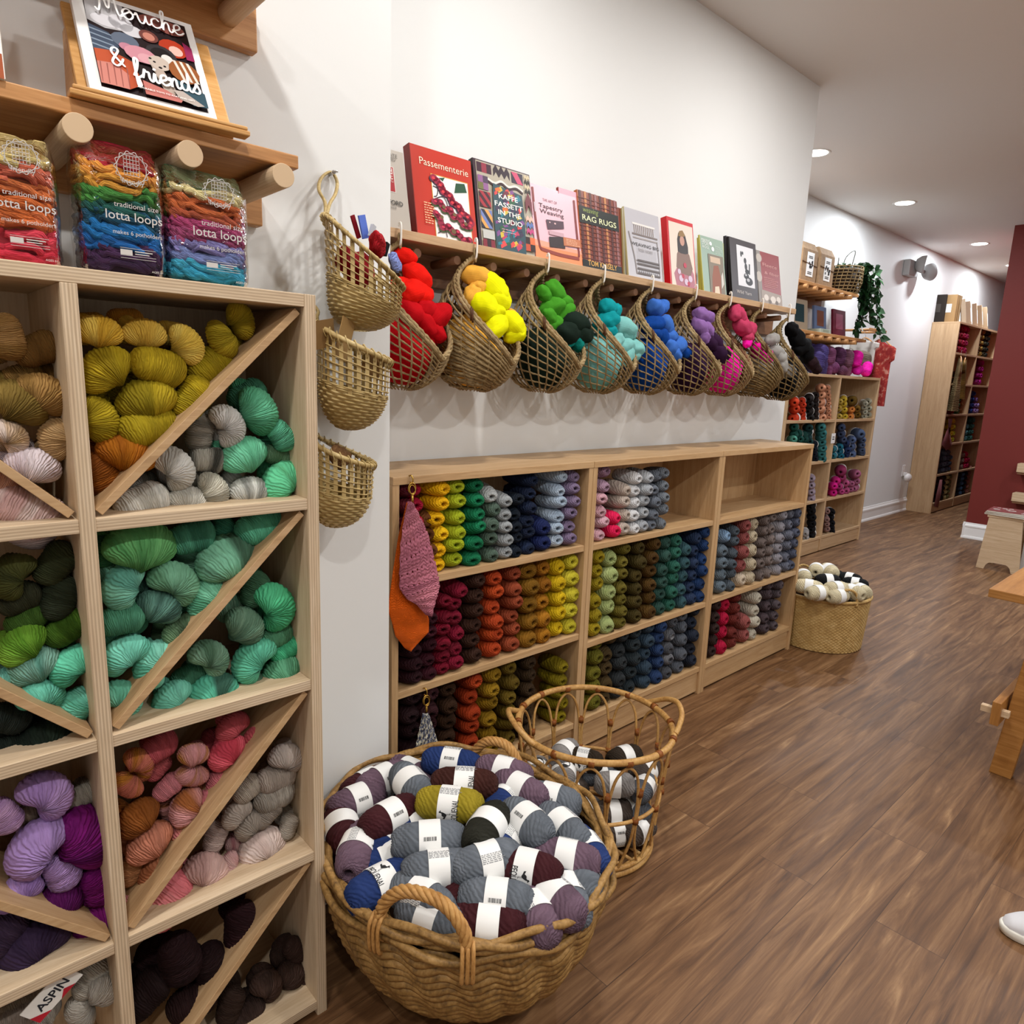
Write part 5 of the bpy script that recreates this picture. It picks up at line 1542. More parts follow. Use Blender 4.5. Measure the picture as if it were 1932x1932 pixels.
b.draw('woven_picture', [[(.27, .55), (.64, .58), (.64, .48), (.29, .42)]], '4a3240').draw('woven_picture', [[(.30, .32), (.62, .36), (.63, .20), (.30, .18)]], '302428').rect('woven_picture', .31, .355, .62, .41, 'c09aa4')
b.ellip('woven_dot', [(.45, .52, .02, .012, 0), (.34, .52, .014, .01, 0)], 'd8b0b0').draw('badge', [[(.60, .24), (.98, .26), (.98, .37), (.60, .36)]], 'b8704c'); greek(b, .66, .335, .28, 4, .022, 'e0b090')
# 5 rag rugs (two copies)
b2 = Bk('second copy of the plaid rag rug book standing just behind the first', 1104, 1180, 494, 509, 370, '7a3a28', .012, '5a2a1c', y0=1.888, lean=.0355)
b = Bk('brown plaid craft book titled Rag Rugs', 1099.8, 1173.5, 495.5, 511.8, 356, '7a3624', .016, 'a85a28', lean=.05)
P, Q, Wv = [], [], []
for k in range(8): P.append([(.03 + k * .125, .0), (.085 + k * .125, .0), (.085 + k * .125, 1), (.03 + k * .125, 1)])
b.draw('warp_stripe', P[::2], '4a1c1a'); b.draw('warp_stripe', P[1::4], 'b87a48'); b.draw('warp_stripe', P[3::4], '8a5a5a')
b.draw('weft_stripe', [[(0, y), (1, y), (1, y + .012), (0, y + .012)] for y in [.06 * i for i in range(16)]], '5c2a22')
b.rect('title_band', 0, .58, 1, .80, '10140f').text('weaving', .1, .73, .38, '8a9a50', shear=.2).text('RAG RUGS', .07, .62, .86, 'e4e8b8', h=.075, bold=.005).rect('author_band', 0, 0, 1, .10, '10140f').text('TOM KNISELY', .13, .035, .74, 'd0a050', bold=.01)
# 6 weaving big (three copies)
for k, (u, lab) in enumerate(((1176, 'third copy of the grey weaving book, rearmost of the three'), (1181, 'second copy of the grey weaving book, between the other two'))):
    Bk(lab, u - 2, u + 60, 510, 525, 393 - k * 2, 'b0ac9c', .009, 'a89c70', y0=1.893 - k * .012, lean=.0355)
b = Bk('grey craft book with loom drawing titled Weaving Big, front of three', 1187, 1251, 513.7, 527.5, 388, 'b4b2b8', .009, 'b0a478', lean=.05)
G_ = ['6a625e', '8a827c']
b.rect('loom_beam', .20, .78, .86, .81, 'd8d4d0').draw('heddle', [[(.24 + .055 * i, .66), (.255 + .055 * i, .66), (.255 + .055 * i, .78), (.24 + .055 * i, .78)] for i in range(11)], '7a6450').rect('loom_beam', .18, .63, .92, .655, '766a66').rect('loom_beam', .20, .58, .90, .60, '9a9290')
b.line('loom_post', [(.08, .66), (.20, .3), (.24, .06)], .03, '8a8280').line('loom_post', [(.90, .6), (.92, .3), (.92, .06)], .02, '8a8280')
b.text('WEAVING BIG', .12, .47, .82, '3a3636', h=.05); b.text('little looms', .34, .40, .4, '9a9494')
b.draw('warp_thread', [[(.28 + .05 * i, .12), (.286 + .05 * i, .12), (.286 + .05 * i, .45), (.28 + .05 * i, .45)] for i in range(12)], 'a09a9c')
for y in (.06, .13, .20, .25): b.rect('woven_row', .26, y, .92, y + .025, '5e5654'); 
b.draw('woven_knot', [[(.28 + .06 * i, .085), (.31 + .06 * i, .085), (.30 + .06 * i, .115), (.29 + .06 * i, .115)] for i in range(10)], '5e5654')
# 7 red book with seated woman in a jumper (printed picture)
b = Bk('red spined knitting book showing a seated woman in a brown sweater', 1266, 1315, 531.5, 540, 406, 'c01420', .03, 'c00c18', lean=.05)
b.rect('picture', .05, .0, .96, .94, 'd8cabc')
b.draw('printed_figure', [[(.22, .0), (.95, .0), (.92, .22), (.80, .34), (.30, .30), (.15, .18)]], 'a86a78').draw('printed_figure', [[(.25, .28), (.30, .48), (.42, .58), (.62, .58), (.78, .50), (.88, .30), (.78, .18), (.45, .20)]], '7a5e52')
b.draw('printed_hair', [[(.34, .52), (.34, .70), (.40, .80), (.54, .84), (.66, .78), (.74, .62), (.74, .52), (.62, .50), (.44, .50)]], '2c2220').ellip('printed_face', [(.525, .69, .09, .075, 0)], 'b88a78').draw('printed_cap', [[(.38, .75), (.44, .83), (.56, .85), (.66, .78), (.60, .76), (.46, .75)]], '8a6a3c').ellip('printed_flower', [(.40, .12, .08, .05, 0), (.60, .08, .08, .05, 0), (.76, .14, .08, .05, 0), (.34, .22, .06, .04, 0)], 'c8b4c8').ellip('printed_flower', [(.48, .16, .05, .035, 0), (.68, .06, .05, .035, 0), (.58, .33, .06, .04, .3)], 'b02c44')
# 8 green magazine (three copies)
for k, (u, lab) in enumerate(((1322, 'rearmost copy of the sage green knitting magazine'), (1325, 'middle copy of the sage green knitting magazine'))):
    Bk(lab, u, u + 44, 543, 553, 447 - 2 * k, 'a0a878', .008, 'b4ac48', y0=1.892 - .011 * k, lean=.035, name='magazine')
b = Bk('sage green knitting magazine with a seated figure in front, foremost of three copies', 1329, 1371.5, 544, 554.5, 441.5, '8aa090', .008, 'b8b458', lean=.05, name='magazine')
b.text('MAKING', .06, .90, .36, 'e8ece8').text('STORY', .06, .84, .34, 'e8ece8').text('WOOL', .06, .78, .3, 'e8ece8').ellip('white_dot', [(.44, .89, .05, .035, 0), (.52, .80, .06, .04, 0)], 'f0f2f0'); greek(b, .62, .86, .3, 6, .025, 'c8d4cc')
b.rect('picture', .28, .0, .94, .70, '7a7060').draw('printed_figure', [[(.36, .0), (.40, .30), (.50, .5), (.70, .52), (.78, .3), (.74, .0)]], '8a5038').rect('printed_figure', .36, .55, .80, .66, 'c0a890').draw('printed_figure', [[(.78, .1), (.9, .2), (.88, .42), (.8, .34)]], 'c8c4bc').draw('printed_figure', [[(.45, .0), (.68, .0), (.66, .14), (.48, .12)]], 'd0c0a8')
# 9 wild yarn
b2 = Bk('dark copy of the wild yarn book behind the front one', 1372, 1410, 552, 560, 443, '241e20', .014, '18141a', y0=1.893, lean=.035)
b = Bk('black craft book with white picture panel titled Wild Yarn', 1383, 1432, 556, 566, 444.5, '362c2e', .016, '1c1618', lean=.05)
b.rect('picture', .24, .22, .88, .90, 'd4d4d8').text('Wild Yarn', .16, .085, .56, 'c8c0bc', h=.06)
b.ellip('yarn_motif', [(.40, .76, .03, .05, .3), (.46, .78, .03, .03, 0), (.54, .66, .05, .05, .4), (.56, .56, .05, .06, .2), (.60, .48, .08, .04, .2), (.56, .40, .10, .05, .1), (.66, .32, .14, .07, .1)], '3a3a3e').line('yarn_motif', [(.70, .62), (.68, .44)], .045, '3a3a3e').ellip('yarn_motif', [(.62, .34, .06, .03, .3), (.54, .42, .04, .02, 0)], 'b0b0b4')
# 10 fleece book
b = Bk('dull red fleece book with a sheep photo, last on the ledge', 1433.5, 1476, 566, 576, 470, '8a3c40', .012, '7a7470', lean=.05)
b.rect('side_picture', .0, .0, .16, 1, '8a8480').ellip('sheep_picture', [(.10, .86, .12, .08, 0), (.06, .5, .12, .1, 0)], 'b4aca4').text('Fleece', .24, .72, .62, 'd0a09c', h=.07).text('& fiber', .30, .575, .64, 'd0a09c', h=.06); greek(b, .26, .50, .6, 6, .035, 'c88c88', .012)
b.draw('picture_strip', [[(.1, .0), (1, .0), (1, .22), (.1, .26)]], '9a8e86').ellip('sheep_picture', [(.3, .12, .1, .06, 0), (.6, .10, .12, .07, 0), (.84, .12, .09, .06, 0)], 'cfc6be').ellip('sheep_picture', [(.45, .05, .07, .04, 0), (.75, .05, .07, .04, 0)], '6e645e')
# ------------------------------------------------------------------ loop bags on the cubby unit
def film():
    t = NT('clear_bag_film')
    tr = t.n('ShaderNodeBsdfTransparent'); gl = t.n('ShaderNodeBsdfGlossy'); gl.inputs['Roughness'].default_value = .08
    lw = t.n('ShaderNodeLayerWeight'); lw.inputs['Blend'].default_value = .25
    v = t.coords('Object'); nz = t.noise(v, 28, 3, .6, .5); bp = t.n('ShaderNodeBump'); bp.inputs['Strength'].default_value = .8; bp.inputs['Distance'].default_value = .006
    t.l(nz, bp.inputs['Height']); t.l(bp.outputs[0], gl.inputs['Normal']); t.l(bp.outputs[0], lw.inputs['Normal'])
    mx = t.n('ShaderNodeMixShader'); t.l(t.math('MULTIPLY', lw.outputs['Fresnel'], .55), mx.inputs[0]); t.l(tr.outputs[0], mx.inputs[1]); t.l(gl.outputs[0], mx.inputs[2])
    t.l(mx.outputs[0], t.out.inputs[0]); return t.m


M_film = film()
M_print = plain('c4c0bc', .5, .3, name='white_bag_print')
BAGS = [('cream, orange and coral', -52, 126, 243, 486, 497, ['d8c080', 'cdb878', 'c06048', 'c86a38', 'c0602c', 'cc6a3a', 'c83848', 'c42c40']),
        ('rainbow', 161, 322, 264, 499, 519, ['8e1428', 'a01c2c', 'd08838', 'c88c34', '3e7a34', '1c5048', '154860', '1464a0', '14589a', '3a1c40', '301838']),
        ('pastel', 326, 478, 316, 521, 538, ['4a6444', '566a48', 'd8c890', 'b0582c', 'a85034', 'a03c66', '8c3c60', '7a74a8', '6c78a8', '3a9ab8', '2f94b4'])]
for nm, ul, ur, vt, vbl, vbr, cs in BAGS:
    y0 = 1.318
    a = PY(ul, vbl, y0); c = PY(ur, vbr, y0); zt = PY((ul + ur) / 2, vt, y0).z; z0 = UZ
    w = c.x - a.x; h = zt - z0; dp = .105; cx = (a.x + c.x) / 2; cy = y0 + dp / 2
    t = thing('loop_bag', f'clear bag of {nm} potholder loops standing on the cubby unit', 'bag', (cx, cy, z0), 'bags of potholder loops')
    r = random.Random(nm)
    n = len(cs)
    def shell(u, v, o=0.0):                       # u up, v round
        an = 2 * PI * v; zz = u
        ex = .5; sx = math.copysign(abs(cos(an)) ** ex, cos(an)); sy = math.copysign(abs(sin(an)) ** ex, sin(an))
        k = min(1, (u / .06) ** .5) if u < .06 else 1
        top = max(0, (u - .80) / .2); k2 = 1 - .06 * top; d2 = 1 - .75 * top
        wob = 1 + .035 * noise.noise((cos(an) * 2 + cx * 9, sin(an) * 2, u * 5))
        return Vector((cx + (w / 2 * k2 * (.92 + .08 * k) + o) * sx * wob, cy + (dp / 2 * d2 * (.9 + .1 * k) + o) * sy * wob, z0 + .002 + (h - .004) * zz))
    for i, col in enumerate(cs):
        m = MB(); u1 = 1 - i / n; u0 = 1 - (i + 1) / n
        wv = lambda v, q: .05 * noise.noise((v * 6 + q * 3, q * 1.7, cx * 7)) if 0 < q < n else 0
        for k in range(15):
            rows = []
            ph = r.uniform(0, 6)
            uu = u0 + (u1 - u0) * (k % 5 + .5) / 5
            v0 = r.random(); L = r.uniform(.22, .42)
            pts = []
            for q in range(16):
                v = v0 + L * q / 15
                u = min(.985, max(.02, uu + .026 * sin(q * 1.1 + ph) + wv(v % 1, i) * 1.0))
                pts.append(shell(u, v, -.010 + .004 * sin(q * .9 + ph)))
            m.tube(pts, .0062, 6)
        m.grid(lambda u, v: shell(min(.985, max(.012, u0 - .02 + (u1 - u0 + .04) * u + wv(v, i + (1 - u)))), v, -.014), 4, 48, cv=True)
        m.build('loop_layer', yarn(col, None, .6, 60, .5, 'loop_cotton'), t)
    m = MB(); m.grid(lambda u, v: shell(.005 + .99 * u, v, .002), 24, 60, cv=True)
    o = m.build('clear_bag', M_film, t)
    front = cy - dp / 2 - .004
    def put(body, x, z, width, bold=0, name='lettering'):
        V, F = text_fit(body, width * w, bold=bold)
        q = MB(); q.add([Vector((cx - w / 2 + x * w + p[0], front, z0 + z * h + p[1])) for p in V], F); q.build(name, M_print, t)
    put('traditional size', .36, .50, .52); put('lotta loops', .26, .405, .66, .004); put('makes 6 potholders', .33, .30, .58); put('friendly', .47, .68, .26); put('AGES 6+', .76, .035, .14)
    q = MB()
    for k in range(6):
        for hv in (0, 1):
            g0, g1 = .50 + .03 * k, .50 + .15
            P = [(.50 + .036 * k, .74), (.505 + .036 * k, .74), (.505 + .036 * k, .88), (.50 + .036 * k, .88)] if hv else [(.50, .74 + .028 * k), (.685, .74 + .028 * k), (.685, .744 + .028 * k), (.50, .744 + .028 * k)]
            q.add([Vector((cx - w / 2 + x * w, front, z0 + z * h)) for x, z in P], [(0, 1, 2, 3)])
    q.build('loom_emblem', M_print, t)
    q = MB(); 
    for s, wob in ((.19, .014), (.17, 0)):
        q.tube([(cx - w / 2 + (.592 + (s + wob * cos(14 * 2 * PI * i / 72)) * cos(2 * PI * i / 72)) * w, front, z0 + (.79 + (s + wob * cos(14 * 2 * PI * i / 72)) * .62 * sin(2 * PI * i / 72)) * h) for i in range(72)], .0006, 4, closed=True)
    q.build('round_emblem', M_print, t)
    q = MB()
    for x0_, x1_, za, zb in ((.40, .54, .15, .19), (.40, .82, .145, .148), (.40, .82, .20, .203), (.57, .78, .178, .186), (.57, .74, .16, .167), (.40, .82, .125, .128)):
        q.add([Vector((cx - w / 2 + x * w, front, z0 + z * h)) for x, z in ((x0_, za), (x1_, za), (x1_, zb), (x0_, zb))], [(0, 1, 2, 3)])
    q.build('flag_panel', M_print, t)

# ------------------------------------------------------------------ easel with the knitted toys book
SZ = 1.904
A_, Bq = PZ(130, 181, SZ), PZ(468, 262, SZ)
ez = A_.lerp(Bq, .5)
lean = math.radians(35); tw = math.atan2(Bq.y - A_.y, Bq.x - A_.x)
W_ = (Bq - A_).length
TE = Matrix.Translation((ez.x, ez.y, SZ)) @ Matrix.Rotation(tw, 4, 'Z')
TB = TE @ Matrix.Translation((0, .016, .0)) @ Matrix.Rotation(-lean, 4, 'X')
es = thing('book_easel', 'honey wood tabletop easel on the pine shelf holding the knitted toys book', 'stand', (ez.x, ez.y, SZ))
M_easel = wood('easel_wood', 'b07c3c', 'c8965a', 'dcb078', 1.2, .4, .35)
m = MB(); m.box(-W_ / 2 + .018, W_ / 2 - .018, .0, .012, .004, .235, M=TB); m.build('back_board', M_easel, es, bevel=.003)
m = MB(); m.box(-W_ / 2, W_ / 2, -.014, .016, 0.0008, .0095, M=TE); m.box(-W_ / 2 + .004, W_ / 2 - .004, -.014, -.008, .0095, .016, M=TE); m.build('foot_ledge', M_easel, es, bevel=.002)
m = MB(); m.box(-.03, .03, .150, .158, .0005, .165, M=TE); m.build('rear_leg', M_easel, es, bevel=.002)
m = MB(); m.prism([(.05, .001), (.185, .001), (.165, .15), (.145, .15)], -W_ / 2 + .02, -W_ / 2 + .032, TE @ Matrix(((0, 0, 1, 0), (1, 0, 0, 0), (0, 1, 0, 0), (0, 0, 0, 1)))); m.build('side_fin', M_easel, es, bevel=.002)

bl, br_, tr_ = (159, 162), (399, 230), (347, 43)
bw = .192; bh = .242
Tk = TE @ Matrix.Translation((-.5 * bw - .012, -.004, .0105)) @ Matrix.Rotation(-lean, 4, 'X') @ Matrix.Translation((0, -.0, 0))
bk = thing('book', 'paperback of knitted toys with white script title on the wooden easel', 'book', (ez.x, ez.y, SZ + .02))
m = MB(); m.box(0, bw, -.004, .010, 0, bh, M=Tk); m.build('cover', plain('e8e6e4', .3, .45), bk, bevel=.0008)
m = MB(); m.box(.001, bw - .001, -.002, .0085, -.0004, bh + .0004, M=Tk); m.build('page_block', M_page, bk)


class Cover(Bk):
    def __init__(s, t, T, w, h): s.t, s.T, s.w, s.h, s.lift = t, T, w, h, .0044


cv = Cover(bk, Tk, bw, bh)
cv.rect('picture', .09, .07, .93, .95, '1c1216')
cv.draw('picture_shape', [[(.09, .70), (.10, .95), (.40, .95), (.44, .80), (.36, .68), (.22, .66)]], 'a8a6a8').ellip('picture_shape', [(.44, .71, .10, .06, .6), (.36, .76, .10, .08, 0), (.24, .74, .12, .06, .3)], 'c4c2c6')
cv.draw('picture_shape', [[(.09, .66), (.24, .62), (.30, .50), (.24, .42), (.09, .42)]], '3a4658').draw('picture_rib', [[(.09, .46 + .05 * i), (.26, .44 + .05 * i), (.26, .452 + .05 * i), (.09, .474 + .05 * i)] for i in range(4)], '7a8898')
cv.ellip('picture_shape', [(.36, .58, .11, .08, .5)], '5a6474').ellip('picture_shape', [(.36, .52, .06, .04, .8)], 'b07888')
cv.ellip('picture_shape', [(.78, .86, .13, .07, .3), (.66, .88, .14, .06, 0)], '8a5048').ellip('picture_shape', [(.57, .70, .08, .06, 0)], '6a3a34').ellip('picture_shape', [(.57, .695, .05, .04, 0)], 'b87868')
cv.ellip('picture_shape', [(.76, .64, .12, .09, -.5)], 'a8341c').ellip('picture_shape', [(.78, .62, .06, .05, -.5)], 'd8b0a4').draw('picture_shape', [[(.86, .74), (.93, .70), (.93, .56), (.86, .56)]], '8a2450')
cv.ellip('picture_shape', [(.64, .53, .13, .10, -.6)], '2c2a2e').ellip('picture_shape', [(.64, .53, .09, .07, -.6)], '141216').ellip('picture_shape', [(.68, .50, .05, .045, -.4)], 'd8d4d0')
cv.ellip('picture_shape', [(.46, .47, .13, .08, -.5)], 'c08490').ellip('picture_shape', [(.50, .44, .07, .05, 0)], 'cc98a0').draw('picture_shape', [[(.52, .40), (.60, .42), (.70, .16), (.60, .12)]], 'a8988c').ellip('picture_shape', [(.60, .43, .09, .07, -.3)], 'bcaea2').ellip('picture_eye', [(.56, .43, .012, .009, 0), (.64, .41, .012, .009, 0), (.60, .385, .016, .01, 0), (.53, .455, .012, .009, 0)], '141216')
cv.draw('picture_shape', [[(.09, .40), (.22, .42), (.38, .36), (.42, .16), (.30, .08), (.09, .10)]], 'a84828').draw('picture_shape', [[(.09, .28), (.22, .30), (.32, .22), (.30, .08), (.09, .08)]], 'b87468').draw('picture_rib', [[(.10 + .05 * i, .09), (.106 + .05 * i, .09), (.12 + .05 * i, .28), (.11 + .05 * i, .28)] for i in range(5)], '8a4c44')
cv.ellip('picture_shape', [(.80, .40, .13, .11, -.4)], '8a5028')
for k in range(3): cv.draw('picture_stripe', [[(.72 + .055 * k, .50), (.745 + .055 * k, .50), (.80 + .055 * k, .31), (.775 + .055 * k, .31)]], 'd8c8bc')
cv.draw('picture_shape', [[(.42, .20), (.60, .16), (.72, .10), (.70, .07), (.42, .07)]], 'b06860').draw('picture_shape', [[(.70, .30), (.93, .22), (.93, .08), (.80, .07)]], '2c4854').draw('picture_shape', [[(.66, .18), (.74, .19), (.90, .09), (.84, .07), (.70, .10)]], 'a89c94')
GL = {'M': ([[(0, .1), (.08, 0), (.15, .3), (.22, .9), (.27, .95), (.32, .6), (.36, .3), (.42, .3), (.5, .75), (.58, .95), (.63, .8), (.66, .3), (.7, .05), (.80, .05)]], .78), 'o': ([[(.0, .1), (.30, .42), (.18, .5), (.05, .3), (.1, .05), (.25, .0), (.37, .2), (.33, .42), (.28, .38), (.4, .32), (.5, .40)]], .46),
      'u': ([[(0, .4), (.05, .45), (.08, .2), (.13, .02), (.22, .03), (.3, .25), (.33, .45), (.33, .2), (.38, .03), (.46, .1)]], .44), 'c': ([[(.30, .38), (.22, .48), (.08, .35), (.06, .12), (.16, 0), (.28, .04), (.38, .15)]], .36),
      'h': ([[(0, .1), (.1, .5), (.17, .9), (.13, 1.0), (.07, .85), (.06, .3), (.05, 0), (.1, .3), (.2, .45), (.26, .35), (.26, .1), (.31, .0), (.4, .1)]], .38), 'e': ([[(0, .15), (.2, .25), (.27, .4), (.2, .5), (.08, .4), (.06, .15), (.15, 0), (.27, .04), (.36, .15)]], .34),
      'f': ([[(0, .1), (.12, .45), (.2, .85), (.16, 1.0), (.09, .9), (.07, .4), (.06, -.3), (.1, -.4), (.15, -.3), (.12, 0), (.2, .1), (.28, .2)]], .27), 'r': ([[(0, .1), (.08, .45), (.1, .52), (.13, .42), (.22, .42), (.22, .15), (.28, 0), (.36, .1)]], .34),
      'i': ([[(0, .1), (.08, .45), (.08, .15), (.13, .0), (.22, .1)], [(.085, .64), (.1, .68), (.115, .66)]], .2), 'n': ([[(0, .3), (.05, .45), (.06, .0), (.08, .25), (.17, .45), (.24, .4), (.24, .12), (.29, 0), (.38, .1)]], .36),
      'd': ([[(.27, .4), (.15, .48), (.05, .3), (.08, .04), (.2, .04), (.28, .3), (.34, .95), (.3, .5), (.3, .1), (.36, 0), (.44, .1)]], .42), 's': ([[(0, .1), (.12, .35), (.16, .5), (.2, .35), (.24, .15), (.16, 0), (.05, .03)]], .25),
      '&': ([[(.42, .06), (.1, .6), (.1, .85), (.22, .95), (.3, .8), (.08, .3), (.05, .1), (.18, 0), (.34, .2), (.42, .42)]], .62)}


def script(body, x, y, em, wt, name):
    k = bw / bh; cv.lift += .0004; m = MB()
    for ch in body:
        st, adv = GL.get(ch, ([], .3))
        for S_ in st:
            P = smooth_path([(a, b, 0) for a, b in S_], 5); L = []
            for i, p in enumerate(P):
                d = P[min(i + 1, len(P) - 1)] - P[max(i - 1, 0)]; d = d.normalized() if d.length else Vector((1, 0, 0)); nn = Vector((-d.y, d.x, 0)) * wt
                L.append([(x + (p.x + s * nn.x) * em, y + (p.y + s * nn.y) * em * k) for s in (1, -1)])
            for i in range(len(L) - 1):
                q = len(m.v); m.v += [tuple(cv.P(*c) + Vector((0, -.00001 * len(m.f) % .0002, 0))) for c in (L[i][0], L[i][1], L[i + 1][1], L[i + 1][0])]; m.face([q, q + 1, q + 2, q + 3])
            for e in (P[0], P[-1]):
                q = len(m.v); m.v += [tuple(cv.P(x + (e.x + wt * cos(a)) * em, y + (e.y + wt * sin(a)) * em * k)) for a in [2 * PI * i / 10 for i in range(10)]]; m.face(range(q, q + 10))
        x += adv * em
    m.build(name, plain('f2f0ee', .4, .3), bk)


script('Mouche', .17, .79, .258, .032, 'script_title'); script('&', .20, .27, .23, .042, 'script_title'); script('friends', .36, .20, .245, .044, 'script_title')
cv.text('ADORABLE TOYS TO KNIT AND GIFT', .36, .105, .46, 'e8e4e0', bold=.01, name='subtitle')
# book at the shelf's left end, cut by the frame
t = thing('book', 'upright book with white and rust cover cut off beside the easel', 'book', (.10, 1.45, SZ))
p = PZ(10, 150, SZ); M = Matrix.Translation(p) @ Matrix.Rotation(-.12, 4, 'X')
m = MB(); m.box(-.17, 0, 0, .012, 0, .24, M=M); m.build('cover', plain('e4e2e2', .35, .4), t, bevel=.0008)
m = MB(); m.box(-.169, -.001, -.0006, 0, 0, .035, M=M); m.build('rust_panel', plain('a0502c', .4, .3), t)
m = MB(); m.box(-.166, .0008, .002, .010, .002, .238, M=M); m.build('page_block', M_page, t)

# ------------------------------------------------------------------ swatches hung on the first cabinet
def swatch(name, lab, hook, mats, sheets, keyz):
    t = thing(name, lab, 'swatch', hook)
    M_br = plain('c09a48', .3, .5, 1, name='brass_ring'); h = Vector(hook)
    m = MB(); m.tube(smooth_path([h + Vector((0, .012, .012)), h + Vector((0, -.004, .018)), h + Vector((.003, -.010, .006)), h + Vector((0, -.008, -.006)), h + Vector((-.006, -.008, 0))], 5), .0022, 8); m.build('hook', M_br, t)
    m = MB(); m.tube([h + Vector((.013 * cos(a), -.010, -.020 + .016 * sin(a))) for a in [2 * PI * k / 24 for k in range(24)]], .0018, 8, closed=True); m.tube([h + Vector((.010 * cos(a), -.012 + .003 * sin(a), -.024 + .014 * sin(a))) for a in [2 * PI * k / 24 for k in range(24)]], .0015, 8, closed=True); m.build('key_ring', M_br, t)
    m = MB(); m.tube([h + Vector((0, -.010, -.036)), h + Vector((.002, -.010, -.055)), h + Vector((0, -.010, -.062))], .004, 8); m.build('clasp', M_br, t)
    for nm, poly, mt, yo, holes, ridge in sheets:      # poly: photo outline (u, v); sheet hangs in front of the cabinet
        P = [PY(u, v, hook[1] - .012 - yo) for u, v in poly]
        n = len(P) // 2; L, R_ = P[:n], P[n:][::-1]
        m = MB(); NR, NC = 72, 30
        def fn(u, v, L=L, R_=R_, n=n, yo=yo, ridge=ridge):
            q = u * (n - 1); i = min(n - 2, int(q)); f = q - i
            a = L[i].lerp(L[i + 1], f); c = R_[i].lerp(R_[i + 1], f); p = a.lerp(c, v)
            p.y -= .012 * sin(PI * v) * (.5 + u) + .006 * sin(5 * v + 3 * u) * u
            if ridge: p.y -= .0035 * abs(sin(PI * u * 11)) + .0016 * sin(2 * PI * v * 9 + (PI if int(u * 11) % 2 else 0)) * sin(PI * u * 11)
            return p
        m.grid(fn, NR, NC)
        if holes:                                      # openwork left between the stitches
            keep = [k for k in range(len(m.f)) if not ((k // NC) % 7 == 6 and (k % NC) % 4 == 1 and 8 < k // NC < 66)]
            m.f = [m.f[k] for k in keep]; m.uv = [m.uv[k] for k in keep]; m.mi = [m.mi[k] for k in keep]; m.sm = [m.sm[k] for k in keep]
        o = m.build(nm, mt, t); sd = o.modifiers.new('cloth_thickness', 'SOLIDIFY'); sd.thickness = .004
    return t


M_sw1 = yarn('b06a78', 'a05c6e', .9, 40, .5, 'crochet_wool'); M_sw2 = yarn('d45a08', None, .9, 90, .5, 'knit_wool')
q = PY(774, 908, CY - .004)
swatch('knitted_swatch', 'pink crochet and orange knit swatches on a brass ring at the first cabinet', tuple(q), None, [
    ('orange_sheet', [(767, 948), (752, 1010), (741, 1080), (731, 1150), (739, 1175), (745, 1200), (762, 1222), (768, 1226), (771, 1226), (790, 1210), (808, 1192), (809, 1168), (800, 1140), (790, 1080), (780, 1010), (772, 948)], M_sw2, .002, False, False),
    ('pink_sheet', [(769, 946), (760, 985), (754, 1030), (752, 1075), (752, 1110), (766, 1130), (784, 1140), (802, 1160), (812, 1161), (818, 1140), (828, 1108), (826, 1085), (816, 1040), (805, 1000), (788, 965), (776, 946)], M_sw1, .022, True, True)], 0)
tm = NT('blue_white_slub'); vv = tm.coords('UV', (60, 30, 1)); nz_ = tm.noise(vv, .35, 4, .7, 1); tm.l(tm.ramp(nz_, [(.40, '1c2440'), (.5, '4a5068'), (.56, 'c8c0a8')]), tm.p.inputs['Base Color']); tm.bump(nz_, .4, .003); tm.p.inputs['Roughness'].default_value = .9
q = PY(801, 1308, CY - .004)
swatch('knitted_swatch', 'blue and cream marled swatch on a brass ring below the first cabinet shelf', tuple(q), None, [
    ('marled_sheet', [(797, 1345), (790, 1375), (783, 1405), (780, 1425), (788, 1452), (800, 1455), (815, 1452), (829, 1415), (825, 1400), (818, 1375), (810, 1350), (806, 1345)], tm.m, .004, False, True)], 0)
# ------------------------------------------------------------------ shelving past the wall end
FY, FB = 2.683, YF - .004
M_fply = wood('far_birch_ply', 'a98a66', 'bf9f7a', 'cdb08c', .8, .5, .3)


def case(t, x0, x1, xm, y0, y1, levels, ztop, mat, th=.024):
    MB().box(x0, x1, y0, y1, ztop - th, ztop).build('top_board', mat, t, bevel=.0015)
    for a in (x0, x1 - th): MB().box(a, a + th, y0, y1, 0, ztop - th).build('side_board', mat, t, bevel=.0015)
    MB().box(xm - th / 2, xm + th / 2, y0, y1, .02, ztop - th).build('divider', mat, t, bevel=.0015)
    for z in levels:
        for a, c in ((x0 + th, xm - th / 2), (xm + th / 2, x1 - th)):
            MB().box(a, c, y0 + .002, y1 - .006, z, z + th).build('shelf', mat, t, bevel=.0015)
    MB().box(x0 + th, x1 - th, y1 - .006, y1, .02, ztop - th).build('back_panel', mat, t)
    MB().box(x0 + th, x1 - th, y0 + .012, y0 + .028, .01, levels[0]).build('plinth', mat, t)


FX0, FXM, FX1 = 5.46, 6.43, 7.345
FL = [.128, .486, .846, 1.216]
ft = thing('yarn_bookcase', 'five shelf maple bookcase of banded yarn past the wall end, under the dowel shelves', 'shelf', ((FX0 + FX1) / 2, (FY + FB) / 2, 0))
case(ft, FX0, FX1, FXM, FY, FB, FL, 1.632, M_fply)
FAR_ROW = ['lowest shelf', 'second shelf up', 'third shelf up', 'top shelf']
r4 = lambda x, y: (1460 + x / 5.683, 700 + y / 5.683)
seen = {}


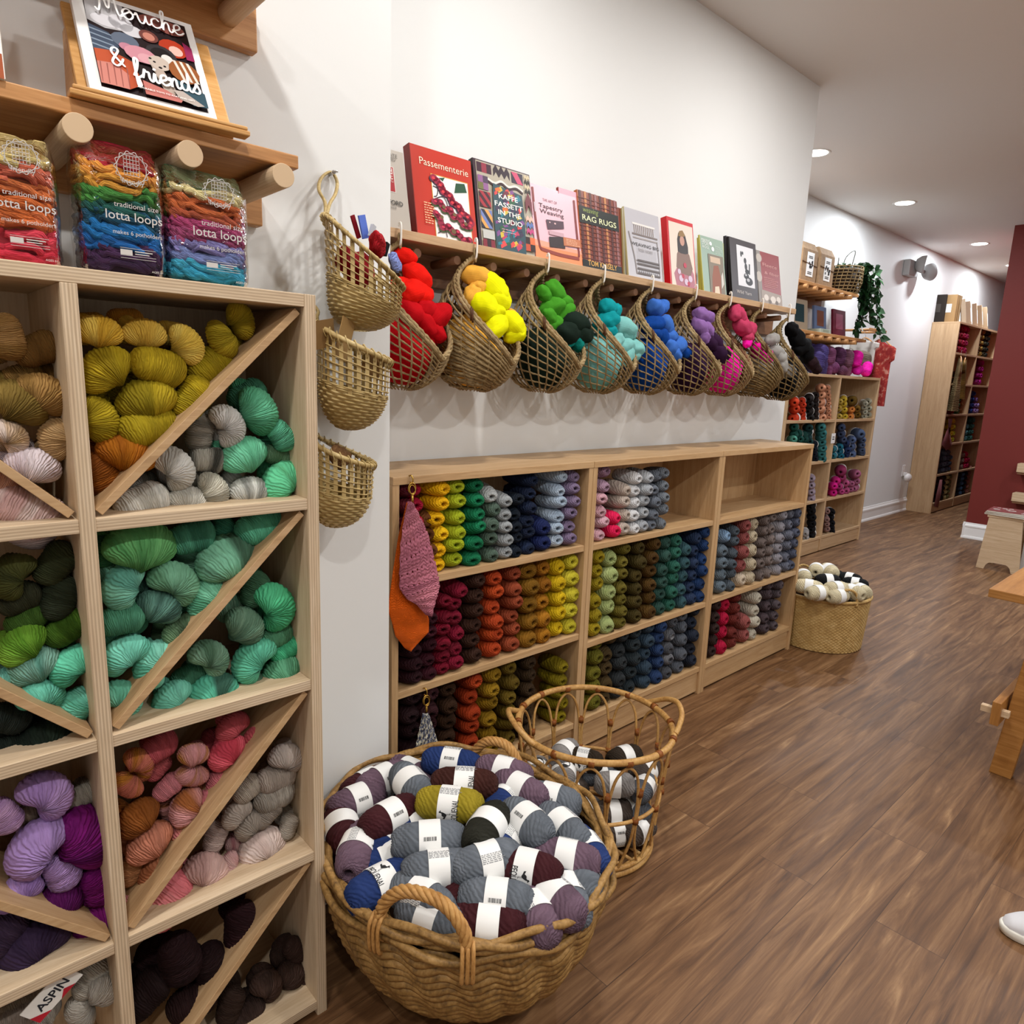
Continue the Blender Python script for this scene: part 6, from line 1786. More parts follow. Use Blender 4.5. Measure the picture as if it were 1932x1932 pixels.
def fskein(x, y, c, nm, row, bay, size=1.0, flip=1, turn=0):
    u, v = r4(x, y)
    yy = FY + .06
    p = PY(u, v, yy)
    e = bpy.data.objects.new('yarn_bundle', None); COL.objects.link(e); e.location = p
    e.rotation_euler = Euler((rnd.uniform(-.15, .15), turn + rnd.uniform(-.06, .06), -PI / 2 * 1 + rnd.uniform(-.25, .25) + .5))
    d = .078 * size; e.scale = (d, .165 * size, d)
    inst(SK[rnd.randrange(3)], 'wound_yarn', yarn(c, None, .8, 22, .5, 'skein_wool', 14), e); b_ = inst(BANDM, 'label_band', M_band, e); b_.location.y = .22 * flip
    k = (nm, row, bay); i = seen.get(k, 0); seen[k] = i + 1
    tag(e, f'{nm} banded yarn, {ordinal(i)} such in the {bay} bay, {FAR_ROW[row]}, bookcase', 'yarn', f'banded yarn in the bookcase, {FAR_ROW[row]}')


def fcol(x, ys, c, nm, row, bay, **k):
    for y in ys: fskein(x, y, c, nm, row, bay, **k)


IN, OUT = 'wall end', 'outer'
fcol(215, [505, 410, 330], 'c03818', 'orange red', 3, IN, size=1.05); fcol(300, [515, 468, 420, 370, 320], 'b83416', 'bright red', 3, IN, size=.8); fcol(375, [500, 432, 362, 292], '16100f', 'black', 3, IN); fcol(440, [508, 462, 412, 362, 312, 262], '1c1210', 'black brown', 3, IN, size=.8)
fcol(500, [498, 412, 335, 262, 185], 'c08464', 'peach', 3, IN, size=1.05); fcol(572, [505, 472, 432, 392, 347, 305, 267, 225, 182], 'bc8060', 'soft peach', 3, IN, size=.72)
fcol(215, [600, 680], '12463c', 'forest', 2, IN); fcol(190, [735], '4a8a78', 'pale jade', 2, IN); fcol(258, [738, 672], '0f4038', 'pine', 2, IN); fcol(320, [735, 690], '123c36', 'dark pine', 2, IN); fcol(360, [610, 660, 710, 760], '0e3030', 'deep sea', 2, IN)
fcol(500, [935, 876, 820, 765, 712, 655, 598], '2c6464', 'teal', 2, IN, size=1.1); fcol(428, [940, 888, 836, 784], '0c1420', 'midnight', 2, IN, size=.85)
fcol(398, [1358, 1292, 1224, 1150], '9a8a98', 'lilac', 1, IN, size=.95)
fcol(400, [1752, 1692, 1625, 1560, 1490, 1440], '0c0c10', 'jet black', 0, IN); fcol(335, [1782, 1728], 'a8a4a4', 'off white', 0, IN, size=.85)
fcol(690, [490, 400, 330], 'b09440', 'straw', 3, OUT, size=.8); fcol(745, [490, 420, 355, 300], 'b89a2c', 'mustard', 3, OUT, size=.85); fcol(820, [488, 418], 'c87a38', 'apricot', 3, OUT, size=.9); fcol(870, [470, 400], '6a4c14', 'bronze', 3, OUT); fcol(835, [322], '5a4210', 'dark olive', 3, OUT, size=1.35)
fcol(965, [488, 440, 398, 345], 'a09c88', 'oatmeal', 3, OUT, size=.8); fcol(1008, [472, 400, 330], '98947e', 'cream', 3, OUT, size=.9)
fcol(640, [905, 835], '2a6a78', 'sea blue', 2, OUT, size=.8); fcol(700, [912, 862, 812], '14566a', 'peacock', 2, OUT, size=.95); fcol(770, [890, 838, 780], '1c2c50', 'navy', 2, OUT); fcol(720, [740, 672, 605], '343e58', 'dusk blue', 2, OUT); fcol(830, [882, 810, 735], '4a5878', 'denim', 2, OUT, size=1.05); fcol(930, [880, 840, 790, 730], '485470', 'slate blue', 2, OUT, size=.95); fcol(890, [672], '42506c', 'steel blue', 2, OUT, size=1.4)
fcol(625, [1302, 1232], 'c8187c', 'hot pink', 1, OUT, size=1.05); fcol(660, [1175], 'b82070', 'magenta pink', 1, OUT, size=1.1); fcol(705, [1292, 1240], 'b04078', 'rose', 1, OUT, size=.85); fcol(760, [1275, 1200], 'a84a74', 'dusty rose', 1, OUT); fcol(715, [1140], '9a3c68', 'mauve pink', 1, OUT, size=1.1); fcol(715, [1065], '80284e', 'raspberry', 1, OUT, size=1.35); fcol(815, [1265, 1208], 'a05878', 'old pink', 1, OUT, size=.85); fcol(868, [1248, 1178], 'a4607e', 'pale rose', 1, OUT); fcol(855, [1105], '985470', 'heather', 1, OUT, size=1.25)
fcol(605, [1705, 1665, 1620, 1565, 1505], '0b0c12', 'coal', 0, OUT, size=.9); fcol(553, [1690, 1632, 1580, 1500], '8a6a64', 'dusky pink', 0, OUT, size=.85)
t = thing('price_tag', 'small white price tag on the divider of the yarn bookcase', 'tag', PY(*r4(636, 722), FY - .004))
p = PY(*r4(636, 722), FY - .003)
MB().box(p.x - .04, p.x + .04, FY - .005, FY - .003, p.z - .045, p.z + .045).build('card', M_band, t); MB().box(p.x - .022, p.x + .022, FY - .0056, FY - .0052, p.z - .012, p.z - .002).box(p.x - .022, p.x + .022, FY - .0056, FY - .0052, p.z + .008, p.z + .016).build('print', M_ink, t)

# thick yarns on its top
r3 = lambda x, y: (1440 + x / 5.68, 420 + y / 5.68)
for x, y, L, ang, c, nm in [(575, 1500, 260, 85, '3c3060', 'indigo'), (620, 1420, 240, 85, '44386c', 'violet blue'), (625, 1560, 200, 80, '3e3260', 'dark violet'), (715, 1430, 200, 85, '6a3a58', 'heather purple'), (750, 1560, 190, 10, '602c50', 'berry purple'), (700, 1580, 150, 80, '6e3a5c', 'grape'),
                            (820, 1440, 210, 85, '482440', 'aubergine'), (850, 1590, 160, 10, '5c3048', 'fig'), (905, 1460, 200, 80, '6a4454', 'dusty plum'), (900, 1590, 150, 80, '74485a', 'faded plum'), (1010, 1460, 180, 75, 'e818a0', 'tall neon pink'), (1020, 1580, 150, 20, 'e020a4', 'lower neon pink'), (1115, 1570, 170, 60, 'e41ca0', 'outer neon pink'), (1140, 1500, 250, 85, '6e6054', 'taupe')]:
    p = PY(*r3(x, y), FY + .09); k = mpp(p); Lw = L / 5.68 * k
    o = inst(HK['cro' if ang < 60 else 'log'], 'thick_yarn_hank', yarn(c, None, .9, 12, .5, 'thick_wool'), None, (p.x, FY + (.16 if nm == 'taupe' else .10), p.z), (0, -math.radians(ang), 0), Lw)
    tag(o, f'{nm} thick yarn hank standing on the yarn bookcase', 'yarn', 'thick yarn on the bookcase')

# dowel shelves on the far wall
for z, x0, x1, lab, n in ((2.335, 5.38, 6.72, 'upper dowel shelf past the wall end with two kits and a trailing plant', 7), (1.955, 5.42, 7.02, 'lower dowel shelf past the wall end with small craft books', 8)):
    t = thing('dowel_shelf', lab, 'shelf', ((x0 + x1) / 2, YF, z), 'dowel shelves on the far wall')
    MB().box(x0, x1, 2.74, YF - .03, z, z + .026).build('shelf_board', M_pine, t, bevel=.002)
    MB().box(x0, x1 - .08, YF - .03, YF - .001, z - .10, z - .002).build('wall_rail', M_rail, t, bevel=.002)
    for k in range(n):
        x = x0 + .10 + k * .172; MB().tube([(x, YF - .03, z - .02), (x, 2.715, z - .02)], .018, 16).build('dowel', M_pine, t)
SA, SB = 2.361, 1.981
# kit bags
for k, (x, lab) in enumerate(((5.86, 'brown paper kit bag with white card, next to the main wall end'), (6.19, 'brown paper kit bag with white card, next to the trailing plant'))):
    t = thing('paper_bag', lab, 'bag', (x, 2.9, SA), 'paper kit bags on the far shelf')
    w, d, h = .135, .05, .33; m = MB(); T_ = Matrix.Translation((x, 2.87, SA + .0005))
    for a, c, q in ((w, d, 0), (w, d, h * .82), (w * .93, d * .35, h)): m.v += [tuple(T_ @ Vector(p)) for p in ((-a, -c, q), (a, -c, q), (a, c, q), (-a, c, q))]
    for L in (0, 4):
        for i in range(4): m.face([L + i, L + (i + 1) % 4, L + 4 + (i + 1) % 4, L + 4 + i])
    m.face([3, 2, 1, 0]); m.face([8, 9, 10, 11]); m.build('paper_body', fibre('kraft_paper', '7a6046', '927658', 'a48868', 1, .8), t)
    F = lambda x_, z_, o=.0: T_ @ Vector((x_, -d - .002 - o, z_))
    m = MB(); m.add([F(-.055, .06), F(.07, .06), F(.07, .25), F(-.055, .25)], [(0, 1, 2, 3)]); m.add([F(-.055, .06, -.0015), F(.07, .06, -.0015), F(.07, .25, -.0015), F(-.055, .25, -.0015)], [(3, 2, 1, 0)]); m.build('white_card', M_band, t)
    m = MB(); r = random.Random(k)
    for q in range(12):
        cx_, cz_ = .008 + r.uniform(-.045, .045), .15 + r.uniform(-.03, .03); P = [(cx_ + .010 * cos(a), cz_ + .012 * sin(a)) for a in [2 * PI * i / 7 for i in range(7)]]
        m.add([F(x_, z_, .001) for x_, z_ in P], [tuple(range(7))])
    for q in range(4): m.add([F(x_, z_, .001) for x_, z_ in ((-.03, .215 - .012 * q), (.045, .215 - .012 * q), (.045, .221 - .012 * q), (-.03, .221 - .012 * q))], [(0, 1, 2, 3)]) if q < 2 else m.add([F(x_, z_, .001) for x_, z_ in ((-.03, .115 - .012 * q), (.045, .115 - .012 * q), (.045, .121 - .012 * q), (-.03, .121 - .012 * q))], [(0, 1, 2, 3)])
    m.build('card_print', M_ink, t)
    m = MB(); m.tube([F(-w, .17, .001), F(w, .15, .001)], .0025, 5); m.build('twine', M_tie, t)
# plant in a net basket
px_, py_ = 6.66, 2.885
t = thing('potted_plant', 'trailing heart leaf plant in a net basket on the upper dowel shelf', 'plant', (px_, py_, SA))
m = MB()
pr = lambda z: .14 + .03 * min(1, z / .10)
for k in range(9):
    z = .006 + k * .028; m.tube([(px_ + pr(z) * cos(2 * PI * i / 48), py_ + pr(z) * sin(2 * PI * i / 48), SA + z) for i in range(48)], .0055, 5, closed=True)
for k in range(26):
    a = 2 * PI * k / 26; m.tube([(px_ + pr(z) * cos(a + z), py_ + pr(z) * sin(a + z), SA + z) for z in [.006 + .032 * i for i in range(8)]], .004, 5)
m.build('net_basket', M_grass, t)
MB().lathe([(.001, .004), (.125, .004), (.155, .22), (.13, .222), (.001, .20)], 32, (px_, py_, SA)).build('pot', plain('3a2c20', .8), t)
M_stem = plain('2c2a18', .7, .2, name='dark_stem'); M_leaf = NT('dark_leaf'); M_leaf.p.inputs['Base Color'].default_value = lin('244a26'); M_leaf.p.inputs['Roughness'].default_value = .45; M_leaf = M_leaf.m
r = random.Random(5); lv = MB(); st = MB()


def leaf(p, d, s):
    d = d.normalized(); sd = d.cross(Vector((r.uniform(-.4, .4), -1, r.uniform(-.2, .4)))).normalized(); n = sd.cross(d)
    P = [p, p + d * s * .25 + sd * s * .42, p + d * s * .6 + sd * s * .34 + n * s * .06, p + d * s * 1.1 - n * s * .05, p + d * s * .6 - sd * s * .34 + n * s * .06, p + d * s * .25 - sd * s * .42, p + d * s * .45 - n * s * .08]
    lv.add(P, [(0, 1, 6), (1, 2, 6), (2, 3, 6), (3, 4, 6), (4, 5, 6), (5, 0, 6)], 0, True)


for k in range(13):
    a0 = r.uniform(-1.1, .5); s0 = Vector((px_ + .12 + r.uniform(-.03, .02), py_ - .02 + .10 * sin(a0), SA + .235)); Ld = r.uniform(.15, .62)
    out = Vector((.06 + r.uniform(0, .12), r.uniform(-.12, .02), 0))
    pts = [s0, s0 + out * .6 + Vector((0, 0, .03)), s0 + out + Vector((0, 0, -.06))]
    while pts[-1].z > s0.z - Ld: pts.append(pts[-1] + Vector((r.uniform(-.02, .025), r.uniform(-.02, .015), -.05)))
    P = smooth_path(pts, 3); st.tube(P, .0022, 5)
    for i in range(2, len(P)): leaf(P[i], Vector((r.uniform(-.7, .9), r.uniform(-.7, .2), r.uniform(-1, .25))), r.uniform(.05, .085))
for k in range(26):
    leaf(Vector((px_ + r.uniform(-.02, .16), py_ + r.uniform(-.12, .1), SA + .225)), Vector((r.uniform(-.8, .8), r.uniform(-.6, .4), r.uniform(.1, 1))), r.uniform(.05, .08))
for pts in ([(px_ - .02, py_, SA + .2), (px_ + .03, py_, SA + .33), (px_ + .14, py_ - .03, SA + .40), (px_ + .11, py_ - .03, SA + .27), (px_ + .12, py_ - .03, SA + .22)], [(px_ - .12, py_, SA + .2), (px_ - .115, py_, SA + .31)], [(px_ - .115, py_, SA + .26), (px_ - .14, py_, SA + .24)]): st.tube(smooth_path(pts, 5), .004, 6)
st.build('vine_stems', M_stem, t); lv.build('leaves', M_leaf, t)
# books on the lower dowel shelf
def slab(lab, x, w, h, d, c, c2, z=SB, y=2.86, name='book', cat='book', lean=.12):
    t = thing(name, lab, cat, (x, y, z)); T_ = Matrix.Translation((x, y, z + .0005)) @ Matrix.Rotation(-lean, 4, 'X')
    m = MB(); m.box(-w / 2, w / 2, 0, d, 0, h, M=T_); m.build('cover', plain(c, .5, .3), t, bevel=.001)
    m = MB(); m.box(-w * .28, w * .28, -.0008, 0, h * .3, h * .85, M=T_); m.build('cover_picture', plain(c2, .5, .3), t)
    m = MB(); m.box(-w / 2 + .002, w / 2 - .001 + .0015, .002, d - .002, .002, h - .003, M=T_); m.build('page_block', M_page, t)
slab('cream boxed book with a teal picture on the lower dowel shelf', 5.90, .30, .27, .05, 'b0a490', '1c4048')
slab('pale blue book with a rust corner picture on the lower dowel shelf', 6.30, .24, .245, .02, '66789c', '7a4a38')
slab('dark red book beside the blue one on the lower dowel shelf', 6.70, .27, .25, .02, '6c1230', 'a0506c')
slab('low stack card, pale green, lying before the blue book on the lower dowel shelf', 6.18, .20, .035, .14, 'a8b0a0', '909888', y=2.76, name='booklet', cat='booklet', lean=0)
# peg rail with a hanging red top
t = thing('peg_rail', 'short wooden rail past the bookcase with clear and red tops hung on it', 'rail', (7.42, 2.95, 2.09))
MB().box(7.20, 7.60, 2.78, 2.80, 2.075, 2.105).build('front_bar', M_pine, t, bevel=.002)
for x in (7.24, 7.56): MB().tube([(x, 2.80, 2.09), (x, YF, 2.09)], .012, 10).build('bracket', M_pine, t)
M_red = NT('red_floral_cotton'); vv = M_red.coords('UV', (1, 1, 1)); nzz = M_red.noise(M_red.coords('Object'), 22, 3, .6); M_red.l(M_red.ramp(nzz, [(.45, '8c1c1c'), (.56, 'a03024'), (.66, 'c08070')]), M_red.p.inputs['Base Color']); M_red.p.inputs['Roughness'].default_value = .9; M_red = M_red.m
def garment(name, lab, x, y, top, bot, w, mat, rot, hang=True):
    t = thing(name, lab, 'garment', (x, y, top)); T_ = Matrix.Translation((x, y, 0)) @ Matrix.Rotation(rot, 4, 'Z')
    m = MB()
    def fn(u, v, s=1):
        z = top - (top - bot) * u; q = v - .5
        ww = w * (.30 + .70 * min(1, u / .10)) * (1 - .10 * u + (.22 if .06 < u < .32 else 0) * 1)
        yy = s * .03 * (1 - (2 * q) ** 2) ** .5 * (.6 + u) + .018 * sin(12 * q + 2) * u
        return T_ @ Vector((ww * q, yy, z - .5 * abs(q) * .12 * (1 - min(1, u * 3))))
    m.grid(lambda u, v: fn(u, v, -1), 26, 22); m.grid(lambda u, v: fn(u, 1 - v, 1), 26, 22); m.build('cloth_body', mat, t)
    m = MB(); m.tube([T_ @ Vector(p) for p in smooth_path([(-w * .42, 0, top - .07), (0, 0, top + .005), (w * .42, 0, top - .07)], 6)], .007, 6); m.build('wooden_hanger', M_pine, t)
    m = MB(); m.tube([T_ @ Vector(p) for p in smooth_path([(0, 0, top + .004), (0, 0, top + .03), (.016, 0, top + .045), (.02, 0, top + .065), (0, 0, top + .075), (-.014, 0, top + .06)], 5)], .002, 6); m.build('hanger_hook', plain('a0a0a0', .3, .5, 1), t)
garment('red_top', 'red floral top on a wooden hanger beside the yarn bookcase', 7.46, 2.775, 2.01, 1.36, .34, M_red, 1.15)
garment('white_top', 'sheer white top behind the red floral one by the bookcase', 7.40, 2.90, 2.02, 1.72, .30, plain('c8c0b8', .9, .1), 1.2)

# ------------------------------------------------------------------ emergency lamp, outlet
M_grey = plain('b0b0b0', .45, .4, name='grey_lamp_plastic')
p = PY(1712, 505, YF)
t = thing('wall_mounted_emergency_light', 'grey twin head emergency light high on the far wall', 'lamp', (p.x, YF, p.z))
MB().box(p.x - .14, p.x + .12, YF - .075, YF - .001, p.z - .10, p.z + .07).build('housing', M_grey, t, bevel=.012)
for k, (dx, dz, ax) in enumerate(((.04, .03, (.35, -1, -.15)), (.30, -.02, (1, -.55, .1)))):
    c_ = Vector((p.x + dx, YF - .13, p.z + dz)); A_x = Vector(ax).normalized(); q = A_x.to_track_quat('Z', 'Y').to_matrix().to_4x4(); M = Matrix.Translation(c_) @ q
    m = MB(); m.lathe([(.001, -.07), (.05, -.06), (.085, -.02), (.095, .02), (.098, .03), (.088, .034)], 28); m.v = [tuple(M @ Vector(x)) for x in m.v]; h_ = m.build('lamp_head', M_grey, t)
    m = MB(); m.lathe([(.001, .030), (.088, .034)], 28); m.v = [tuple(M @ Vector(x)) for x in m.v]; m.build('lens', plain('c8c8cc', .15, .6), h_)
    MB().tube([(p.x + dx * .3, YF - .07, p.z), tuple(c_ - A_x * .06)], .018, 10).build('swivel', M_grey, t)
p = PY(1704, 888, YF)
t = thing('power_outlet', 'white wall outlet low on the far wall', 'outlet', (p.x, YF, p.z)); MB().box(p.x - .045, p.x + .045, YF - .008, YF - .0005, p.z - .07, p.z + .07).build('plate', M_trim, t, bevel=.002); MB().box(p.x - .016, p.x + .016, YF - .011, YF - .008, p.z + .012, p.z + .05).build('socket', M_trim, t, bevel=.002)
t = thing('outlet_freshener', 'white rounded plug-in device in the low wall outlet', 'device', (p.x, YF - .04, p.z - .09)); m = MB(); m.ell((p.x + .03, YF - .055, p.z - .085), (.075, .042, .055), 24, 14); m.build('body', M_trim, t, bevel=0); MB().box(p.x - .02, p.x + .02, YF - .05, YF - .012, p.z - .06, p.z - .02).build('plug_base', M_trim, t, bevel=.003)

# ------------------------------------------------------------------ tall bookcase in the passage
TY, TX0, TXM, TX1 = 2.76, 9.79, 10.69, 11.64
TL = [.105, .475, .862, 1.232, 1.612, 1.985]
t = thing('tall_bookcase', 'tall six shelf maple bookcase of yarn in the passage beyond the red wall', 'shelf', ((TX0 + TX1) / 2, (TY + FB) / 2, 0))
case(t, TX0, TX1, TXM, TY, FB, TL, 2.372, M_fply)
TN = ['lowest', 'second', 'third', 'fourth', 'fifth', 'top']
tcount = {}
def tcol(bay, row, x, n, c, nm, h=None, d=.11):
    x0 = (TX0 if bay == 0 else TXM) + x; z0 = TL[row] + .024
    top = (TL[row + 1] if row < 5 else 2.348); h = h or min(.075, (top - z0) / n)
    for i in range(n):
        o = inst(BALL[rnd.randrange(4)], 'small_yarn_ball', yarn(c, None, .6, 17, .42, 'ball_wool', 9), None, (x0, TY + .08, z0 + h * (i + .5)), (rnd.uniform(-.1, .1), 0, rnd.uniform(-.2, .2)), (d, .13, h * 1.05))
        tag(o, f'{nm} yarn ball, {ordinal(i)} up on the {TN[row]} shelf, {"first" if bay == 0 else "second"} bay, tall bookcase', 'yarn ball', 'yarn balls in the tall bookcase')
for x, c, nm in ((.10, '48040e', 'garnet'), (.22, '6c0618', 'red'), (.34, '8a0a30', 'crimson'), (.46, '84083c', 'cherry')): tcol(0, 5, x, 4, c, nm, .085, .13)
for x, c, nm in ((.12, '4a3a14', 'bronze'), (.24, '806428', 'ochre'), (.38, '24200e', 'dark olive'), (.50, '141610', 'black green')): tcol(1, 5, x, 5, c, nm, .07, .12)
for x, c, nm in ((.30, '6a0848', 'wine'), (.42, '90106c', 'magenta')): tcol(1, 4, x, 4, c, nm, .085, .13)
tcol(0, 4, .5, 2, '5c4630', 'brown', .08)
for x, n, c, nm in ((.12, 4, '121c4c', 'navy'), (.25, 4, '1a2a68', 'cobalt'), (.40, 3, '7a6098', 'lilac'), (.52, 2, '8a78a8', 'lavender')): tcol(1, 3, x, n, c, nm, .075, .13)
for x, n, c, nm in ((.20, 1, '7a1420', 'red'), (.34, 1, '7a1420', 'ruby'), (.56, 3, '28502a', 'green'), (.66, 4, '7a5a2c', 'tan')): tcol(0, 3, x, n, c, nm, .075, .12)
for x, n, c, nm in ((.44, 4, 'b8a020', 'yellow'), (.52, 3, 'a8b428', 'lime')): tcol(0, 2, x, n, c, nm, .08, .14)
for x, n, c, nm in ((.18, 3, '4a8088', 'aqua'), (.32, 4, '1c5048', 'teal'), (.44, 4, '3a6c64', 'sea green')): tcol(1, 2, x, n, c, nm, .08, .13)
for x, n, c, nm in ((.2, 3, '2a3040', 'dark slate'), (.34, 4, '4a5464', 'slate'), (.46, 4, '3a4050', 'blue grey'), (.58, 3, '2c3442', 'ink grey')): tcol(0, 1, x, n, c, nm, .075, .13)
for x, n, c, nm in ((.10, 4, '6a564c', 'taupe'), (.22, 3, '7a665c', 'mushroom'), (.36, 3, 'a81040', 'hot red'), (.48, 2, '900c38', 'dark rose')): tcol(1, 1, x, n, c, nm, .08, .13)
for x, n, c, nm in ((.22, 5, '2c0c06', 'mahogany'), (.34, 5, '3a1408', 'chestnut'), (.46, 5, '1c1008', 'bark'), (.58, 6, 'a89c6c', 'cream'), (.70, 5, '5a5a34', 'sage')): tcol(0, 0, x, n, c, nm, .066, .12)
for x, n, c, nm in ((.10, 5, '0c1018', 'black'), (.22, 5, '121824', 'midnight'), (.36, 5, '3a5678', 'sky grey'), (.50, 5, '10141e', 'ink'), (.66, 6, '8a5a50', 'dusty pink')): tcol(1, 0, x, n, c, nm, .066, .12)
M_kraft = MATS[('fibre', 'kraft_paper')]
for k, (x, dy, rz, c) in enumerate(((9.84, .20, .0, '2a2420'), (9.90, .10, .0, 'a08058'), (9.98, .10, .0, '94744c'), (10.06, .10, .05, 'a08460'), (10.20, .05, .5, 'b09c84'), (10.46, .06, .35, 'a89078'), (10.74, .06, .35, 'a89078'), (10.98, .06, .35, 'a8947c'), (11.22, .06, .35, 'a08a70'))):
    lab = ['dark board leaning at the wall end of the tall bookcase top', 'first kraft folder on the tall bookcase top', 'second kraft folder on the tall bookcase top', 'third kraft folder on the tall bookcase top', 'open pale kit bag standing on the tall bookcase top', 'first of four kit bags leaning on the tall bookcase top', 'second of four kit bags leaning on the tall bookcase top', 'third of four kit bags leaning on the tall bookcase top', 'last of four kit bags leaning on the tall bookcase top'][k]
    t = thing('kit_bag' if k > 3 else 'folder', lab, 'bag' if k > 3 else 'folder', (x, TY + dy, 2.372))
    T_ = Matrix.Translation((x, TY + dy, 2.3726)) @ Matrix.Rotation(rz * .6, 4, 'Z') @ Matrix.Rotation(-.16 if k > 3 else 0, 4, 'X')
    m = MB()
    if k < 4: m.box(0, .035, 0, .17, 0, .33, M=T_)
    else: m.box(-.10, .12, 0, .05, 0, .30, M=T_)
    m.build('body', plain(c, .8, .15), t, bevel=.003)
    m = MB()
    if k > 3: m.box(-.06, .07, -.002, 0, .05, .22, M=T_)
    else: m.box(-.0015, 0, .05, .13, .12, .22, M=T_)
    m.build('white_card', M_band if k else plain('3a3430', .8), t)
M_knit1 = yarn('7a6848', '5c4a30', .9, 30, .5, 'knit'); M_knit2 = yarn('7c4a4c', None, .9, 30, .5, 'knit')
garment('knitted_cardigan', 'brown ribbed cardigan hung on the front edge of the tall bookcase', 9.93, 2.735, 1.96, 1.30, .36, M_knit1, .35)
garment('knitted_vest', 'mustard brown vest hung just inside the cardigan on the tall bookcase', 10.14, 2.74, 1.95, 1.45, .20, yarn('6a501c', '4c3812', .9, 30, .5, 'knit'), .2)
for lab, P, mt in (('dusty pink knitted square hung on a lower shelf of the tall bookcase', [(1796.6, 790), (1786, 815), (1777, 838), (1783, 846), (1785, 850), (1792, 846), (1796, 838), (1788 + 4, 815), (1790, 800), (1789, 790)], M_knit2), ('dull pink cloth strip hanging at the foot of the tall bookcase', [(1774, 905), (1768, 930), (1763, 955), (1770, 958), (1776, 930), (1778, 905)], M_knit2)):
    P = [PY(u, v, TY - .012) for u, v in P]; c_ = sum(P, Vector()) / len(P); m = MB(); m.add([c_ + Vector((0, -.015, 0))] + P, [(0, i + 1, (i + 1) % len(P) + 1) for i in range(len(P))], 0, True)
    o = m.build('hanging_knitted_square', mt, loc=tuple(c_)); o.modifiers.new('cloth_thickness', 'SOLIDIFY').thickness = .006; tag(o, lab, 'cloth')
# ------------------------------------------------------------------ right-hand side
M_table = wood('warm_table_oak', '8a5a2a', 'a5723a', 'bd8a50', .7, .4, .4)
M_tedge = wood('dark_table_edge', '4a2e18', '5c3a20', '6c4628', 1, .5, .3)
TX, TYL = 3.2, .656
tb = thing('work_table', 'oak trestle table, its corner and one splayed leg reaching into view', 'table', (3.9, .0, 0))
MB().box(TX, TX + 1.7, -.45, TYL, .715, .75).build('tabletop', M_table, tb, bevel=.003)
for y0, y1, x in ((.475, .55, TX - .05 + .0), ):
    pass
for k, x in enumerate((3.15, 4.55)):
    for s, ya in ((1, .55), (-1, -.35)):
        m = MB(); A = Matrix(((0, 0, 1, 0), (1, 0, 0, 0), (0, 1, 0, 0), (0, 0, 0, 1)))
        b0, b1 = (ya - .075, ya) if s > 0 else (ya, ya + .075)
        sh = -.052 * s * (.715 / .577)
        m.prism([(b0, 0), (b1, 0), (b1 + sh, .714), (b0 + sh, .714)], x + (.05 if k == 0 else 0), x + (.09 if k == 0 else .04), A); m.build('leg', M_table, tb, bevel=.003)
    m = MB(); m.box(x + .055, x + .085, -.36, .50, .66, .714); m.build('cross_bar', M_table, tb, bevel=.002)
m = MB(); m.box(3.10, 4.7, .53, .56, .24, .335); m.build('stretcher', M_table, tb, bevel=.002)
m = MB(); m.box(3.12, 3.145, .505, .60, .275, .302); m.build('wedge', M_dowel, tb, bevel=.002)
# step stool with magazines
sx = 7.11
st_ = thing('step_stool', 'pale wooden step stool with an arched foot near the red wall', 'stool', (sx + .15, 1.43, 0))
A = Matrix(((0, 0, 1, 0), (1, 0, 0, 0), (0, 1, 0, 0), (0, 0, 0, 1)))
arch = [(1.52, 0)] + [(1.49 - .03 * cos(a) + .0, .062 * sin(a)) for a in [PI / 2 * k / 6 for k in range(1, 7)]] + [(1.36 + .03 * sin(a), .062 * cos(a)) for a in [PI / 2 * k / 6 for k in range(0, 6)]] + [(1.33, 0)]
arch = [(1.525, 0), (1.515, .035), (1.50, .055), (1.48, .065), (1.37, .065), (1.35, .055), (1.335, .035), (1.325, 0)]
m = MB(); m.prism([(1.585, 0)] + [(1.548, .462), (1.302, .462), (1.265, 0)] + arch[::-1], sx, sx + .022, A); m.build('end_panel', M_dowel, st_, bevel=.001)
m = MB(); m.prism([(1.585, 0)] + [(1.548, .462), (1.302, .462), (1.265, 0)] + arch[::-1], sx + .30, sx + .322, A); m.build('end_panel', M_dowel, st_, bevel=.001)
m = MB(); m.box(sx - .005, sx + .33, 1.29, 1.56, .462, .484); m.build('stool_top', M_dowel, st_, bevel=.002); m = MB(); m.box(sx + .022, sx + .30, 1.40, 1.42, .15, .462); m.build('brace', M_dowel, st_)
for k, (c, lab) in enumerate((('8a8078', 'bottom magazine of the pile on the step stool'), ('b0a8a4', 'middle magazine of the pile on the step stool'), ('7a3a3a', 'top magazine of the pile on the step stool, dark red cover'))):
    t = thing('magazine', lab, 'magazine', (sx + .15, 1.43, .485 + .013 * k)); z = .4845 + .013 * k; T_ = Matrix.Translation((sx + .13, 1.42, z)) @ Matrix.Rotation(.06 * (k - 1), 4, 'Z')
    m = MB(); m.box(-.15, .16, -.15 - .01 * k, .155, .001, .0115, M=T_); m.build('page_block', M_page, t)
    m = MB(); m.box(-.152, .162, -.152 - .01 * k, .157, .0115, .0125, M=T_); m.build('cover', plain(c, .4, .4), t)
    if k == 2:
        r = random.Random(2); m = MB()
        for q in range(9):
            x, y = r.uniform(-.13, .1), r.uniform(-.13, .1); w_, h_ = r.uniform(.03, .07), r.uniform(.03, .07); m.add([T_ @ Vector(p) for p in ((x, y, .0129), (x + w_, y + .01, .0129), (x + w_ * .7, y + h_, .0129), (x - .01, y + h_ * .8, .0129))], [(0, 1, 2, 3)])
        m.build('cover_picture', plain('b09a94', .4, .4), t)
